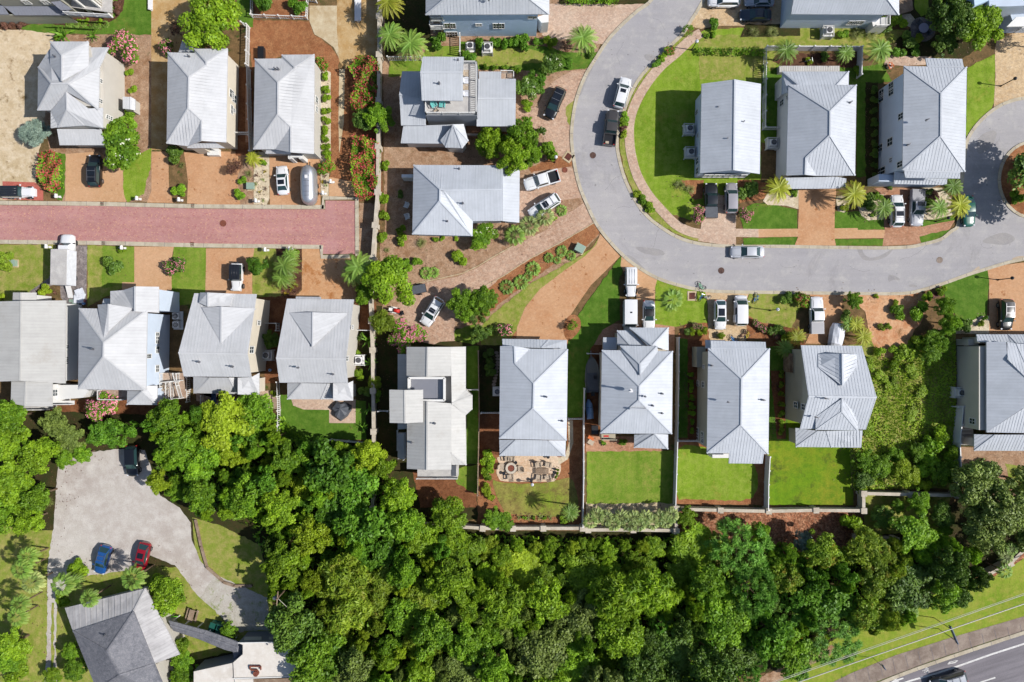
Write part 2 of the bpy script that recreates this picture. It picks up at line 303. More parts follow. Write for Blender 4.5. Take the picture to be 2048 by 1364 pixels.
# ------------------------------------------------ mesh building
class MB:
    def __init__(s): s.v = []; s.f = []; s.mi = []; s.uv = {}; s.at = None
    def add(s, vs, fs, mi=0):
        o = len(s.v); s.v += [Vector(v) for v in vs]
        for f in fs: s.f.append([o+i for i in f]); s.mi.append(mi)
        return s
    def box(s, c, d, rot=0, mi=0, tilt=None):
        m = Matrix.Rotation(rot, 3, 'Z')
        if tilt is not None: m = m @ tilt
        vs = [Vector(c) + m @ Vector((x*d[0]/2, y*d[1]/2, z*d[2]/2)) for x in (-1, 1) for y in (-1, 1) for z in (-1, 1)]
        return s.add(vs, [(0, 1, 3, 2), (4, 6, 7, 5), (0, 4, 5, 1), (2, 3, 7, 6), (0, 2, 6, 4), (1, 5, 7, 3)], mi)
    def bar(s, a, b, w_, h, mi=0, up=None):
        a = Vector(a); b = Vector(b); d = b-a; L = d.length
        if L < 1e-5: return s
        d = d/L; u = Vector(up) if up is not None else Vector((0, 0, 1))
        if abs(d.dot(u)) > .98: u = Vector((1, 0, 0))
        x = d.cross(u).normalized(); y = x.cross(d).normalized()
        vs = [p + x*i*w_/2 + y*j*h/2 for p in (a, b) for i, j in ((-1, -1), (1, -1), (1, 1), (-1, 1))]
        return s.add(vs, [(0, 3, 2, 1), (4, 5, 6, 7), (0, 1, 5, 4), (1, 2, 6, 5), (2, 3, 7, 6), (3, 0, 4, 7)], mi)
    def tube(s, a, b, r0, r1=None, n=8, mi=0, cap=True):
        a = Vector(a); b = Vector(b); r1 = r0 if r1 is None else r1
        d = (b-a).normalized(); u = Vector((0, 0, 1)) if abs(d.z) < .9 else Vector((1, 0, 0))
        x = d.cross(u).normalized(); y = d.cross(x)
        vs = [a+(x*math.cos(2*math.pi*i/n)+y*math.sin(2*math.pi*i/n))*r0 for i in range(n)] + [b+(x*math.cos(2*math.pi*i/n)+y*math.sin(2*math.pi*i/n))*r1 for i in range(n)]
        fs = [(i, i+n, (i+1) % n+n, (i+1) % n) for i in range(n)]
        if cap: fs += [tuple(range(n)), tuple(range(2*n-1, n-1, -1))]
        return s.add(vs, fs, mi)
    def cyl(s, c, r, h, n=16, mi=0, r1=None): return s.tube(Vector(c), Vector(c)+Vector((0, 0, h)), r, r1, n, mi)
    def prism(s, poly, z0, z1, mi=0):
        n = len(poly); A = sum(poly[i][0]*poly[(i+1) % n][1]-poly[(i+1) % n][0]*poly[i][1] for i in range(n))
        p = list(poly) if A > 0 else list(reversed(poly))
        vs = [(q[0], q[1], z0) for q in p]+[(q[0], q[1], z1) for q in p]
        return s.add(vs, [tuple(range(n-1, -1, -1)), tuple(range(n, 2*n))]+[(i, (i+1) % n, (i+1) % n+n, i+n) for i in range(n)], mi)
    def sheet(s, poly, z, mi=0):
        n = len(poly); A = sum(poly[i][0]*poly[(i+1) % n][1]-poly[(i+1) % n][0]*poly[i][1] for i in range(n))
        p = list(poly) if A > 0 else list(reversed(poly))
        return s.add([(q[0], q[1], z) for q in p], [tuple(range(n))], mi)
    def ring(s, c, r0, r1, z0, z1, n=28, mi=0):
        c = Vector(c); P = lambda r, z, i: c+Vector((r*math.cos(2*math.pi*i/n), r*math.sin(2*math.pi*i/n), z))
        vs = [P(r, z, i) for (r, z) in ((r0, z0), (r1, z0), (r1, z1), (r0, z1)) for i in range(n)]
        return s.add(vs, [(k*n+i, k*n+(i+1) % n, ((k+1) % 4)*n+(i+1) % n, ((k+1) % 4)*n+i) for k in range(4) for i in range(n)], mi)
    def build(s, name, mat, parent=None, world=True, smooth_=False, merge=False):
        me = D.meshes.new(name)
        off = Vector((0, 0, 0))
        if parent is not None and world:
            p = parent
            while p.parent is not None: p = p.parent
            off = p.location
        me.from_pydata([v-off for v in s.v], [], s.f)
        mats = mat if isinstance(mat, (list, tuple)) else [mat]
        for m in mats: me.materials.append(m)
        if len(mats) > 1: me.polygons.foreach_set('material_index', s.mi)
        if s.uv:
            l = me.uv_layers.new(name='UVMap')
            for pi, p in enumerate(me.polygons):
                u = s.uv.get(pi)
                if u:
                    for k, li in enumerate(p.loop_indices): l.data[li].uv = u[k]
        if s.at is not None:
            a = me.attributes.new('leaf', 'FLOAT', 'FACE'); a.data.foreach_set('value', s.at)
        if merge or smooth_:
            bm = bmesh.new(); bm.from_mesh(me)
            if merge: bmesh.ops.remove_doubles(bm, verts=bm.verts, dist=.001)
            bmesh.ops.recalc_face_normals(bm, faces=bm.faces); bm.to_mesh(me); bm.free()
        if smooth_: me.polygons.foreach_set('use_smooth', [True]*len(me.polygons))
        me.update()
        o = D.objects.new(name, me); CO.objects.link(o); o.parent = parent
        return o
def thing(name, loc, label=None, cat=None, group=None, rz=0):
    o = D.objects.new(name, None); CO.objects.link(o); o.location = loc; o.rotation_euler = (0, 0, rz); o.empty_display_size = .3
    return tag(o, label, cat, group)
def tag(o, label=None, cat=None, group=None, kind=None):
    if label: o['label'] = label
    if cat: o['category'] = cat
    if group: o['group'] = group
    if kind: o['kind'] = kind
    return o
PEND = []     # things whose label is worded from what stands beside them
def later(o, desc, cat, p, group=None):
    o['category'] = cat
    if group: o['group'] = group
    PEND.append((o, desc, p)); return o
def dup(root):
    r = root.copy(); CO.objects.link(r)
    for ch in root.children:
        c = ch.copy(); CO.objects.link(c); c.parent = r
        for g in ch.children:
            d = g.copy(); CO.objects.link(d); d.parent = c
    for k in ('label', 'group'):
        if k in r: del r[k]
    return r
# ------------------------------------------------ ground sheets
ZL = [0]
def gz(n): return .012*n
def sheet(name, mat, P, lv, label=None):
    ZL[0] += 1; b = MB(); Q = [W(p[0], p[1]) for p in P]
    if mat[:4] in ('lawn', 'mulc', 'sand', 'litt', 'chip', 'grav', 'soil', 'stai'):
        T = []; n = len(Q)
        for i in range(n):
            a, e = Q[i], Q[(i+1) % n]; L = (e-a).length; k = max(1, int(L/.5)); d = (e-a)/max(L, 1e-6); nn = Vector((-d.y, d.x, 0))
            for j in range(k): q = a.lerp(e, j/k); T.append(q+nn*(0 if j == 0 else .20*noise.noise(q*1.3)+.10*noise.noise(q*4)))
        Q = T
    b.sheet(Q, gz(lv)+ZL[0]*.00007); o = b.build(name, M[mat]); o['kind'] = 'structure'
    return o
def gp(name, mat, c, s, lv, sm=0, **k):
    P = [(p[0], p[1]) for p in pts(c, s)]
    if sm: P = smooth(P, sm)
    return sheet(name, mat, P, lv)
KJ = []
def ribbon(name, mat, P, width, z0, z1, kind='structure', side=0, closed=False):
    """a strip of the given width (m) along pixel points, raised to z1"""
    w3 = [W(p[0], p[1]) for p in P]; n = len(w3); L = []; Rr = []
    for i in range(n):
        a = w3[(i-1) % n if closed else max(0, i-1)]; b = w3[(i+1) % n if closed else min(n-1, i+1)]
        d = (b-a).normalized(); nn = Vector((-d.y, d.x, 0))
        L.append(w3[i]+nn*width*(.5+side)); Rr.append(w3[i]-nn*width*(.5-side))
    b = MB(); m = n if closed else n-1
    vs = [(p.x, p.y, z) for z in (z0, z1) for p in L]+[(p.x, p.y, z) for z in (z0, z1) for p in Rr]
    fs = []
    for i in range(m):
        j = (i+1) % n
        fs += [(n+i, n+j, 3*n+j, 3*n+i)[::-1], (i, j, n+j, n+i), (2*n+i, 2*n+j, 3*n+j, 3*n+i)[::-1]]
    if not closed: fs += [(0, n, 3*n, 2*n), (n-1, 2*n-1, 4*n-1, 3*n-1)[::-1]]
    b.add(vs, fs)
    if name == 'kerb': KJ.append((L, Rr, z1))
    o = b.build(name, M[mat])
    bm = bmesh.new(); bm.from_mesh(o.data); bmesh.ops.recalc_face_normals(bm, faces=bm.faces); bm.to_mesh(o.data); bm.free()
    if kind: o['kind'] = kind
    return o
# ------------------------------------------------ houses
def nwell(P):
    n = Vector((0, 0, 0))
    for i in range(len(P)):
        a, b = P[i], P[(i+1) % len(P)]
        n += Vector(((a.y-b.y)*(a.z+b.z), (a.z-b.z)*(a.x+b.x), (a.x-b.x)*(a.y+b.y)))
    return n.normalized()
def roof(parent, V, F, mat, name='roof', seam=.46, thick=.16, rib=.018, caps=True, lab=None):
    b = MB(); edges = {}
    for f in F:
        P = [V[i] for i in f]; n = nwell(P)
        if n.z < 0: f = f[::-1]; P = P[::-1]; n = -n
        d = Vector((0, 0, -1)); d = d-n*d.dot(n)
        d = d.normalized() if d.length > .05 else Vector((0, 1, 0))
        h = n.cross(d).normalized(); c = sum(P, Vector())/len(P)
        b.uv[len(b.f)] = [((p).dot(h), (p).dot(d)) for p in P]
        b.add(P, [tuple(range(len(P)))])
        b.add([p-Vector((0, 0, thick)) for p in P], [tuple(range(len(P)-1, -1, -1))])
        for i in range(len(f)): edges.setdefault(tuple(sorted((f[i], f[(i+1) % len(f)]))), []).append((n, c))
        if seam:
            hs = [p.dot(h) for p in P]; k = math.ceil(min(hs)/seam)
            while k*seam < max(hs):
                t = k*seam; X = []
                for i in range(len(P)):
                    a, e = P[i], P[(i+1) % len(P)]; ha, he = hs[i], hs[(i+1) % len(P)]
                    if (ha-t)*(he-t) < 0: X.append(a.lerp(e, (t-ha)/(he-ha)))
                X.sort(key=lambda q: q.dot(d))
                for i in range(0, len(X)-1, 2):
                    if (X[i+1]-X[i]).length > .3: b.bar(X[i]+n*rib*.5, X[i+1]+n*rib*.5, .045, rib*1.6, up=n)
                k += 1
    for (i, j), fs in edges.items():
        a, e = V[i], V[j]
        if len(fs) == 1:
            t = Vector((0, 0, thick)); c = fs[0][1]; dd = (e-a)
            side = dd.cross(Vector((0, 0, 1))).normalized()
            if side.dot((a+e)/2-c) < 0: side = -side
            q = [a+side*.004, e+side*.004, e+side*.004-t, a+side*.004-t]
            if nwell(q).dot(side) < 0: q = q[::-1]
            b.add(q, [(0, 1, 2, 3)])
        elif caps:
            (n1, c1), (n2, c2) = fs[:2]
            if (c2-a).dot(n1) < -.02:
                up = (n1+n2).normalized(); b.bar(a+up*.03, e+up*.03, .22, .06, up=up)
    o = b.build(name, M[mat] if isinstance(mat, str) else mat, parent)
    if lab: o['label'] = lab
    return o
def inset(P, d):
    n = len(P); A = sum(P[i].x*P[(i+1) % n].y-P[(i+1) % n].x*P[i].y for i in range(n)); sgn = 1 if A > 0 else -1; out = []
    for i in range(n):
        a, p, c = P[i-1], P[i], P[(i+1) % n]
        e1 = Vector(((p-a).x, (p-a).y, 0)).normalized(); e2 = Vector(((c-p).x, (c-p).y, 0)).normalized()
        n1 = Vector((-e1.y, e1.x, 0))*sgn; n2 = Vector((-e2.y, e2.x, 0))*sgn
        k = 1+n1.dot(n2); out.append(Vector((p.x, p.y, 0))+(n1+n2)*d/max(k, .35))
    return out
CAMP = Vector((0, 0, HC))
HOUSES = []
class House:
    def __init__(s, c, label, zd, wall='wW', mat='roofL', name='house', cat='house', at=None, f=.75):
        s.f = f; HOUSES.append(s)
        s.c = c; s.zd = zd; s.wm = wall; s.rm = mat; s.root = None; s.label = label; s.name = name; s.cat = cat; s.planes = []
        if at: s._root(one(c, *at))
    def _root(s, p): s.root = thing(s.name, (p.x, p.y, 0), s.label, s.cat)
    def z(s, t):
        v = s.zd[t] if t in s.zd else float(t); e = s.zd.get('e', 99)
        return v if v <= e else e+(v-e)*s.f
    def V(s, st):
        s.pv = [(x, y) if z == 'p' else None for x, y, z in pts(s.c, st)]; out = [W(x, y, s.z('e' if z == 'p' and 'e' in s.zd else 5 if z == 'p' else z)) for x, y, z in pts(s.c, st)]
        if s.root is None: c = sum(out, Vector())/len(out); s._root(c)
        return out
    def roof(s, vs, fs, name='roof', mat=None, **k):
        V = s.V(vs); F = [[int(i) for i in f.split()] for f in fs.split('|')]; pv = s.pv; un = {i for i, q in enumerate(pv) if q}
        for f in F:     # points marked p lie in the plane of the slope that lists them first
            kn = [i for i in f if i not in un]
            if len(kn) < 3 or len(kn) == len(f): continue
            n = nwell([V[i] for i in kn]); c0 = sum((V[i] for i in kn), Vector())/len(kn)
            for i in f:
                if i in un: g = W(*pv[i], 0); d = g-CAMP; V[i] = CAMP+d*((c0-CAMP).dot(n)/d.dot(n)); un.discard(i)
        return roof(s.root, V, F, mat or s.rm, name, **k)
    def walls(s, poly, z0=0, d=.4, mat=None, name='wall', dz=.14):
        V = s.V(poly); zt = min(v.z for v in V)-dz; P = inset(V, d); b = MB(); b.prism(P, z0, zt)
        for i in range(len(P)):
            a, e = P[i], P[(i+1) % len(P)]; s.planes.append((a, e, z0, zt))
        return b.build(name, M[mat or s.wm], s.root)
    def gable(s, tri, mat=None, d=.35):
        """gable wall under a rake: eave, ridge, eave"""
        V = s.V(tri); a, m, e = V; dd = Vector(((e-a).x, (e-a).y, 0)).normalized(); n = Vector((-dd.y, dd.x, 0))
        if n.dot(s.root.location-(a+e)/2) < 0: n = -n
        b = MB(); q = [v+n*d-Vector((0, 0, .16)) for v in (a, m, e)]; q2 = [v+n*.12 for v in q]
        b.add(q+q2, [(0, 1, 2), (3, 5, 4), (0, 2, 5, 3), (0, 3, 4, 1), (1, 4, 5, 2)])
        o = b.build('gable_wall', M[mat or s.wm], s.root, merge=True); s.planes.append((q[0], q[2], 0, m.z)); return o
    def win(s, x, y, w_=.9, h=1.2, c=None, glass='glass', name='window'):
        X, Y = px(c or s.c, x, y); g = W(X, Y, 0); dr = (g-CAMP).normalized(); best = None
        for a, e, z0, z1 in s.planes:
            d = Vector((e.x-a.x, e.y-a.y, 0)); L = d.length; d /= L; n = Vector((d.y, -d.x, 0))
            den = dr.dot(n)
            if abs(den) < 1e-4: continue
            t = (Vector((a.x, a.y, 0))-CAMP).dot(n)/den; p = CAMP+dr*t; u = (p-Vector((a.x, a.y, 0))).dot(d)
            if -.2 < u < L+.2 and z0-.2 < p.z < z1+.4 and (best is None or t < best[0]): best = (t, p, d, n*(1 if den < 0 else -1), z1)
        if not best: print('WIN MISS', s.label[:30], x, y); return
        t, p, d, n, z1 = best; p.z = min(p.z, z1-h/2-.1)
        rot = math.atan2(d.y, d.x)
        b = MB(); f = .1
        b.box(p+n*.03+Vector((0, 0, h/2+f/2)), (w_+2*f, .1, f), rot); b.box(p+n*.03-Vector((0, 0, h/2+f/2)), (w_+2*f, .14, f), rot)
        for q in (-1, 1): b.box(p+n*.03+d*q*(w_/2+f/2), (f, .1, h), rot)
        b.box(p+n*.035, (.06, .08, h), rot); b.box(p+n*.035, (w_, .07, .05), rot)
        o = b.build(name, M['white'], s.root)
        g = MB(); g.box(p+n*.02, (w_, .05, h), rot); g.build('pane', M[glass], o)
    def block(s, poly, z0, z1, mat, name):
        V = [W(x, y, z1) for x, y, z in pts(s.c, poly)]; b = MB(); b.prism(V, z0, z1); return b.build(name, M[mat], s.root)
    def rail(s, poly, z, h=1.0, closed=False, name='railing', step=.16, mat='white'):
        V = [W(x, y, z) for x, y, _ in pts(s.c, poly)]; b = railing(V, h, step, closed); return b.build(name, M[mat], s.root)
    def post(s, x, y, z1, z0=0, r=.14, c=None, mat='white', top=0):
        p = W(*px(c or s.c, x, y), z1 if top else z0); b = MB(); b.box((p.x, p.y, (z0+z1)/2), (r*2, r*2, z1-z0)); return b.build('porch_post', M[mat], s.root)
    def hidden_windows(s):
        for a, e, z0, z1 in s.planes:
            d = Vector((e.x-a.x, e.y-a.y, 0)); L = d.length; m_ = (a+e)/2
            if L < 4 or z1-z0 < 3: continue
            d /= L; n = Vector((d.y, -d.x, 0)); c = s.root.location
            if n.dot(Vector((m_.x-c.x, m_.y-c.y, 0))) < 0: n = -n
            if n.dot(Vector((m_.x, m_.y, 0)))/max(1, Vector((m_.x, m_.y)).length) < .25: continue
            k = max(1, int(L/3.4)); rot = math.atan2(d.y, d.x)
            for z in ([1.7, 4.4] if z1 > 5.2 else [1.7]):
                if z < z0+.8: continue
                for i in range(k):
                    p = Vector((a.x, a.y, 0))+d*L*(i+.5)/k+Vector((0, 0, z)); b = MB()
                    for q, w_, h_ in ((Vector((0, 0, .72)), 1.15, .1), (Vector((0, 0, -.72)), 1.15, .1), (d*.52, .1, 1.34), (d*-.52, .1, 1.34), (Vector((0, 0, 0)), .94, .06)): b.box(p+q+n*.03, (w_, .1, h_), rot)
                    o = b.build('window', M['white'], s.root); g = MB(); g.box(p+n*.02, (.94, .05, 1.34), rot); g.build('pane', M['glass'], o)
    def vent(s, x, y, z, c=None, h=.45, r=.07, mat='steel'):
        p = W(*px(c or s.c, x, y), z); b = MB(); b.cyl(p-Vector((0, 0, .3)), r, h+.3, 10); b.cyl(p-Vector((0, 0, .28)), r*2.2, .3, 12); b.cyl(p+Vector((0, 0, h)), r*1.5, .06, 10)
        return b.build('roof_vent', M[mat], s.root)
def railing(V, h=1.0, step=.16, closed=False, post=2.4):
    b = MB(); m = len(V) if closed else len(V)-1
    for i in range(m):
        a, e = V[i], V[(i+1) % len(V)]; L = (e-a).length; d = (e-a)/L; up = Vector((0, 0, 1))
        b.bar(a+up*h, e+up*h, .1, .06); b.bar(a+up*.12, e+up*.12, .06, .06)
        n = max(1, int(L/step))
        for k in range(1, n): q = a+d*L*k/n; b.box(q+up*h*.55, (.045, .045, h*.85), math.atan2(d.y, d.x))
        n = max(1, round(L/post))
        for k in range(n+1): q = a+d*L*k/n; b.box(q+up*(h+.08)/2, (.13, .13, h+.08), math.atan2(d.y, d.x))
    return b
# ------------------------------------------------ ground
b = MB(); b.sheet([(-400, -400), (400, -400), (400, 400), (-400, 400)], 0); b.build('ground', M['soil'])['kind'] = 'structure'
g1, g2, g3, g4, g5, g6 = 1, 2, 3, 4, 5, 6
# --- upper left block
gp('sand_lot', 'sand', 'X', '-40,58 100,62 128,72 132,130 90,240 78,300 72,370 76,400 -40,400', 1)
gp('mulch_bed', 'mulchp', 'X', '125,70 304,68 304,403 120,403 100,300 90,240 100,120', 1)
gp('lawn', 'lawnd', 'X', '44,50 120,46 180,42 210,30 240,-20 304,-20 304,70 160,68 90,66 40,58', 2)
gp('mulch_bed', 'mulchb', 'X', '-20,30 228,36 240,-20 252,-20 246,22 232,38 205,52 140,52 70,46 30,60 -20,58', 3)
gp('paver_path', 'patio', 'X', '-20,34 60,35 58,46 -20,48', 4)
gp('driveway', 'conct', 'X', '303,-20 414,-20 416,60 340,120 336,300 303,300', 2)
gp('drive_slab', 'conct', 'X', '303,60 360,60 345,100 303,100', 3)
gp('driveway', 'tan', 'A', '428,1000 640,985 800,1100 800,1200 820,1312 425,1305', 2)
gp('driveway', 'tanl', 'A', '985,985 1095,985 1098,1210 1125,1318 955,1316 985,1240', 2)
gp('driveway', 'tanl', 'A', '1195,990 1210,1080 1222,1180 1215,1322 1540,1335 1545,985', 2)
gp('lawn', 'lawnb', 'A', '985,960 980,1100 950,1180 938,1260 830,1315 806,1260 800,1120 860,1020', 3)
gp('lawn', 'lawnd', 'A', '380,990 425,1000 425,1240 405,1305 370,1295 385,1200', 3)
gp('brick_pad', 'brickr', 'A', '18,1178 230,1185 283,1240 283,1303 20,1295', 3)
gp('driveway', 'tanl', 'B', '250,1100 260,985 340,985 345,1120 300,1340 -20,1330 -20,985 250,985', 2)
gp('mulch_bed', 'mulchp', 'B', '300,1010 350,1000 350,1330 265,1335 245,1240 250,1130', 3)
gp('gravel_bed', 'shell', 'B', '350,990 452,985 452,1290 435,1330 350,1328', 4)
gp('driveway', 'tanl', 'B', '452,985 780,985 784,1335 455,1330', 3)
gp('gravel_bed', 'shell', 'B', '780,440 850,470 850,1000 838,1150 835,1275 785,1270', 3)
gp('mulch_bed', 'mulch', 'B', '330,130 712,138 740,225 850,300 905,380 900,450 940,450 970,600 965,900 1000,1275 838,1275 850,1000 850,470 745,440 560,350 340,440 325,300', 2, 0)
gp('mulch_bed', 'mulchd', 'B', '940,420 1180,360 1185,1290 1030,1310 1000,1275 900,1000 945,820', 1)
gp('driveway', 'tan', 'B', '838,1150 990,1180 1020,1275 838,1275', 3)
gp('side_path', 'mulchd', 'B', '245,440 345,440 345,1010 232,1010', 2)
gp('path', 'orangep', 'B', '296,540 322,540 322,925 296,925', 3)
gp('yard_bed', 'mulch', 'B', '360,-20 700,-20 700,125 350,118', 3)
gp('concrete_walk', 'conc', 'B', '712,38 890,38 890,200 905,385 870,310 800,255 745,225 712,140', 4)
gp('driveway', 'conct', 'B', '890,-20 1018,-20 1018,150 1025,360 945,450 905,400 890,200', 3)
gp('driveway', 'conct', 'B', '1042,-20 1165,-20 1165,390 1025,360 1018,150', 3)
gp('concrete_path', 'conc', 'B', '905,450 942,450 935,800 905,1000 900,800', 4)
gp('lawn', 'lawnd', 'B', '240,-20 345,-20 345,180 300,170 240,120', 3)
# --- brick road
gp('brick_road', 'brick', 'X', '-60,410 200,412 400,417.5 651,419 651,401 712,402 712,508 646,508 646,496 400,489 200,486 -60,482', 2)
def kerbpx(s, width=.6, z=.13, sm=0, side=0, name='kerb', closed=False):
    P = [(p[0], p[1]) for p in pts('X', s)]
    if sm: P = smooth(P, sm, closed)
    return ribbon(name, 'kerb', P, width, -.05, z, side=side, closed=closed)
kerbpx('-60,405 200,408 400,413 648,414.5', .62); kerbpx('-60,483 200,486 400,491 643,494', .62)
kerbpx('647,418 647,396 714,397 715,512', .6); kerbpx('643,491 644,514 700,513', .6)
# --- lower left of the brick road
gp('lawn', 'lawny', 'F', '-40,308 320,310 280,500 170,585 60,640 -40,635', 2)
gp('stone_drive', 'stone', 'F', '330,312 497,315 492,640 375,655 340,600 165,580 280,500', 3)
gp('mulch_bed', 'soil', 'F', '225,550 345,540 345,620 300,625 190,600', 4)
gp('lawn', 'lawny', 'F', '498,315 765,322 768,525 695,560 498,665', 2)
gp('lawn', 'lawn', 'F', '585,318 765,322 768,525 580,560', 3)
gp('driveway', 'tan', 'F', '765,322 990,322 975,400 978,590 695,590 695,525 765,525', 3)
gp('lawn', 'lawn', 'F', '992,325 1172,328 1170,640 975,660 975,400', 2)
gp('driveway', 'tanl', 'G', '35,332 310,332 298,420 298,620 30,620 35,420', 3)
gp('lawn', 'lawny', 'G', '305,332 460,332 460,620 400,700 330,640 298,620 298,430', 2)
gp('planting_bed', 'mulchb', 'G', '430,332 580,335 578,560 540,600 480,615 460,520', 4)
gp('driveway', 'tand', 'G', '580,335 690,335 690,385 880,380 890,640 540,640 545,600 580,570', 3)
gp('mulch_bed', 'mulchd', 'G', '330,610 545,600 545,640 500,1100 370,1100 370,700', 2)
gp('mulch_bed', 'mulchd', 'G', '880,640 1000,640 1000,800 885,800', 3)
gp('mulch_bed', 'mulchp', 'G', '905,75 1005,75 1005,420 900,420', 2)
gp('lawn', 'lawnd', 'G', '460,1160 945,1200 945,1420 460,1420', 2)
gp('patio', 'pinkp', 'G', '520,1190 885,1190 885,1325 735,1325 735,1250 590,1248 530,1225', 3)
gp('patio', 'pinkp', 'G', '-20,1140 450,1140 450,1240 370,1260 330,1200 -20,1200', 3)
gp('mulch_bed', 'mulchd', 'X', '0,805 360,795 360,860 0,860', 1)
gp('yard', 'litter', 'G', '885,660 1130,660 1130,1420 890,1420', 1)
# --- parking and wood
gp('woodland_floor', 'litter', 'X', '-60,815 300,830 560,880 760,880 850,1000 960,1062 1400,1062 1760,1060 1900,1010 2100,900 2100,1110 1900,1230 1680,1310 1450,1364 1380,1420 -60,1420', 1)
gp('lawn', 'lawny', 'X', '-60,1040 60,1060 110,1060 105,1150 95,1364 -60,1420', 2)
gp('lawn', 'lawny', 'X', '385,1035 440,1050 520,1090 540,1180 560,1290 560,1285 380,1260 370,1150 390,1100', 2)
gp('lawn', 'lawny', 'L', '205,800 880,830 900,1050 1180,1100 1180,1200 300,1400 205,1400', 2)
gp('gravel_lot', 'gravel', 'X', '118,918 180,905 235,898 290,900 320,990 360,1015 382,1045 384,1080 400,1120 430,1150 485,1172 530,1195 535,1240 480,1265 440,1230 395,1190 350,1130 300,1110 260,1140 180,1150 140,1160 115,1200 112,1300 118,1420 86,1420 94,1300 96,1130 108,1050 112,980', 3)
gp('gravel_edge', 'gravelp', 'X', '430,1150 485,1172 535,1195 540,1260 470,1262 440,1230 400,1195', 4)
gp('drive_grass_strip', 'lawny', 'X', '104,1205 109,1205 108,1360 102,1360', 4)
# --- upper middle
gp('yard', 'mulchp', 'X', '764,-20 770,470 765,640 950,690 1020,640 1200,470 1150,300 1170,170 1200,90 1200,-20', 1)
gp('shaded_yard', 'litter', 'C', '-30,-20 240,-20 270,260 -30,380', 3)  # shade of this yard put into the ground colour as dark litter
gp('lawn', 'lawn', 'C', '0,395 200,390 240,300 395,300 450,300 470,480 -10,500', 4)
gp('lawn', 'lawnd', 'C', '460,270 1000,300 1150,340 1350,340 1330,440 1180,455 1050,470 900,460 700,450 570,450 460,400', 2)
gp('lawn', 'lawny', 'C', '470,320 880,310 1010,350 1000,400 800,430 560,430 480,390', 3)
gp('driveway', 'pinkp', 'X', '1098,8 1300,8 1282,26 1250,56 1222,90 1195,88 1165,78 1100,80 1084,70', 3)
gp('hedge_bed', 'litter', 'X', '1120,-20 1310,-20 1300,8 1118,8', 4)
gp('driveway', 'rosep', 'C', '1180,460 1290,455 1225,600 1190,700 1180,830 1200,1000 1195,1060 1010,1050 1000,900 960,850 840,760 820,720 900,710 960,690 1000,600 1060,530', 3)
gp('lawn', 'lawny', 'C', '1200,650 1225,640 1195,740 1180,825 1150,790 1140,700', 4)
gp('mulch_bed', 'mulch', 'C', '900,1090 1080,1010 1190,1050 1180,1080 1050,1130 930,1140', 3)
gp('driveway', 'rosep', 'H', '910,205 1000,140 1230,110 1260,120 1310,310 1150,330 1100,400 980,450 905,470', 3)
gp('mulch_bed', 'mulchp', 'H', '1130,400 1180,340 1300,318 1322,345 1290,400 1130,440 1040,520 900,600 760,700 600,760 420,830 230,870 0,760 0,560 600,560 900,470', 2)
gp('driveway', 'rosep', 'H', '1322,345 1395,470 1200,590 960,720 760,860 640,960 490,1070 490,1240 390,1245 350,1265 200,1230 60,1080 120,1000 220,880 350,850 500,825 640,760 860,630 1080,520 1150,440 1260,390', 3)
ribbon('path_edging', 'conc', [p[:2] for p in pts('H', '235,868 420,828 540,800 640,752 760,680 860,626')], .12, 0, .12)
ribbon('path_edging', 'conc', [p[:2] for p in pts('H', '680,885 800,820 950,720 1200,585 1330,510 1395,470')], .12, 0, .12)
gp('mulch_bed', 'mulch', 'H', '1400,470 1429,530 1400,570 1300,660 1130,740 980,850 760,1010 640,1130 620,1040 700,900 800,820 960,720 1200,590', 4)
gp('lawn', 'lawny', 'X', '1200,470 1185,495 1150,519 1100,545 1060,568 985,628 965,650 962,690 1010,690 1034,660 1050,615 1080,579 1130,541 1170,513 1195,490', 5)
gp('lawn', 'lawn', 'H', '487,1240 487,1170 620,1130 640,1200 600,1260 540,1250', 4)
gp('mulch_bed', 'mulch', 'X', '975,640 1010,650 1060,665 1060,690 970,690', 4)
gp('driveway', 'tanl', 'X', '1200,468 1240,513 1208,545 1182,570 1159,603 1140,632 1135,690 1032,690 1034,655 1050,615 1080,578 1130,540 1170,512 1192,490', 6)
gp('mulch_ring', 'mulch', 'H', '1220,1085 1255,1068 1290,1085 1305,1130 1290,1180 1230,1235 1195,1200 1195,1130', 7, 3)
gp('lawn', 'lawnd', 'X', '1243,511 1245,540 1238,560 1240,640 1205,660 1180,700 1170,830 1136,830 1136,690 1150,640 1160,625 1195,575', 5)
gp('driveway', 'tan', 'I', '440,470 545,555 745,668 725,740 722,1055 565,1055 565,820 430,560', 5)
gp('lawn', 'lawnb', 'I', '745,672 950,740 1150,778 1170,860 1172,1060 1060,1050 900,1080 722,1055 725,740', 4)
gp('brick_apron', 'orangep', 'I', '165,1052 890,1058 890,1300 110,1300 110,1100', 3)
gp('driveway', 'buffp', 'I', '1150,775 1530,782 1505,850 1510,1000 1500,1200 1175,1200 1175,900', 4)
gp('mulch_bed', 'mulch', 'I', '1172,1050 1080,1045 980,1060 900,1180 1185,1190', 5)
gp('lawn', 'lawny', 'I', '1530,782 2010,786 1960,900 1890,1090 1640,1090 1505,1000 1505,860', 4)
gp('mulch_bed', 'mulch', 'I', '1505,985 1660,1050 1790,1060 1800,1190 1505,1190', 5)
gp('driveway', 'tanl', 'J', '300,855 560,855 540,960 560,1100 430,1240 265,1240 300,1160', 5)
gp('mulch_bed', 'mulchd', 'J', '-60,1090 230,1130 270,1260 -60,1260', 5)
gp('dirt_lot', 'sandp', 'J', '560,855 1000,858 1150,850 1200,930 1150,1060 1060,1200 980,1364 830,1364 760,1200 720,1000', 4)
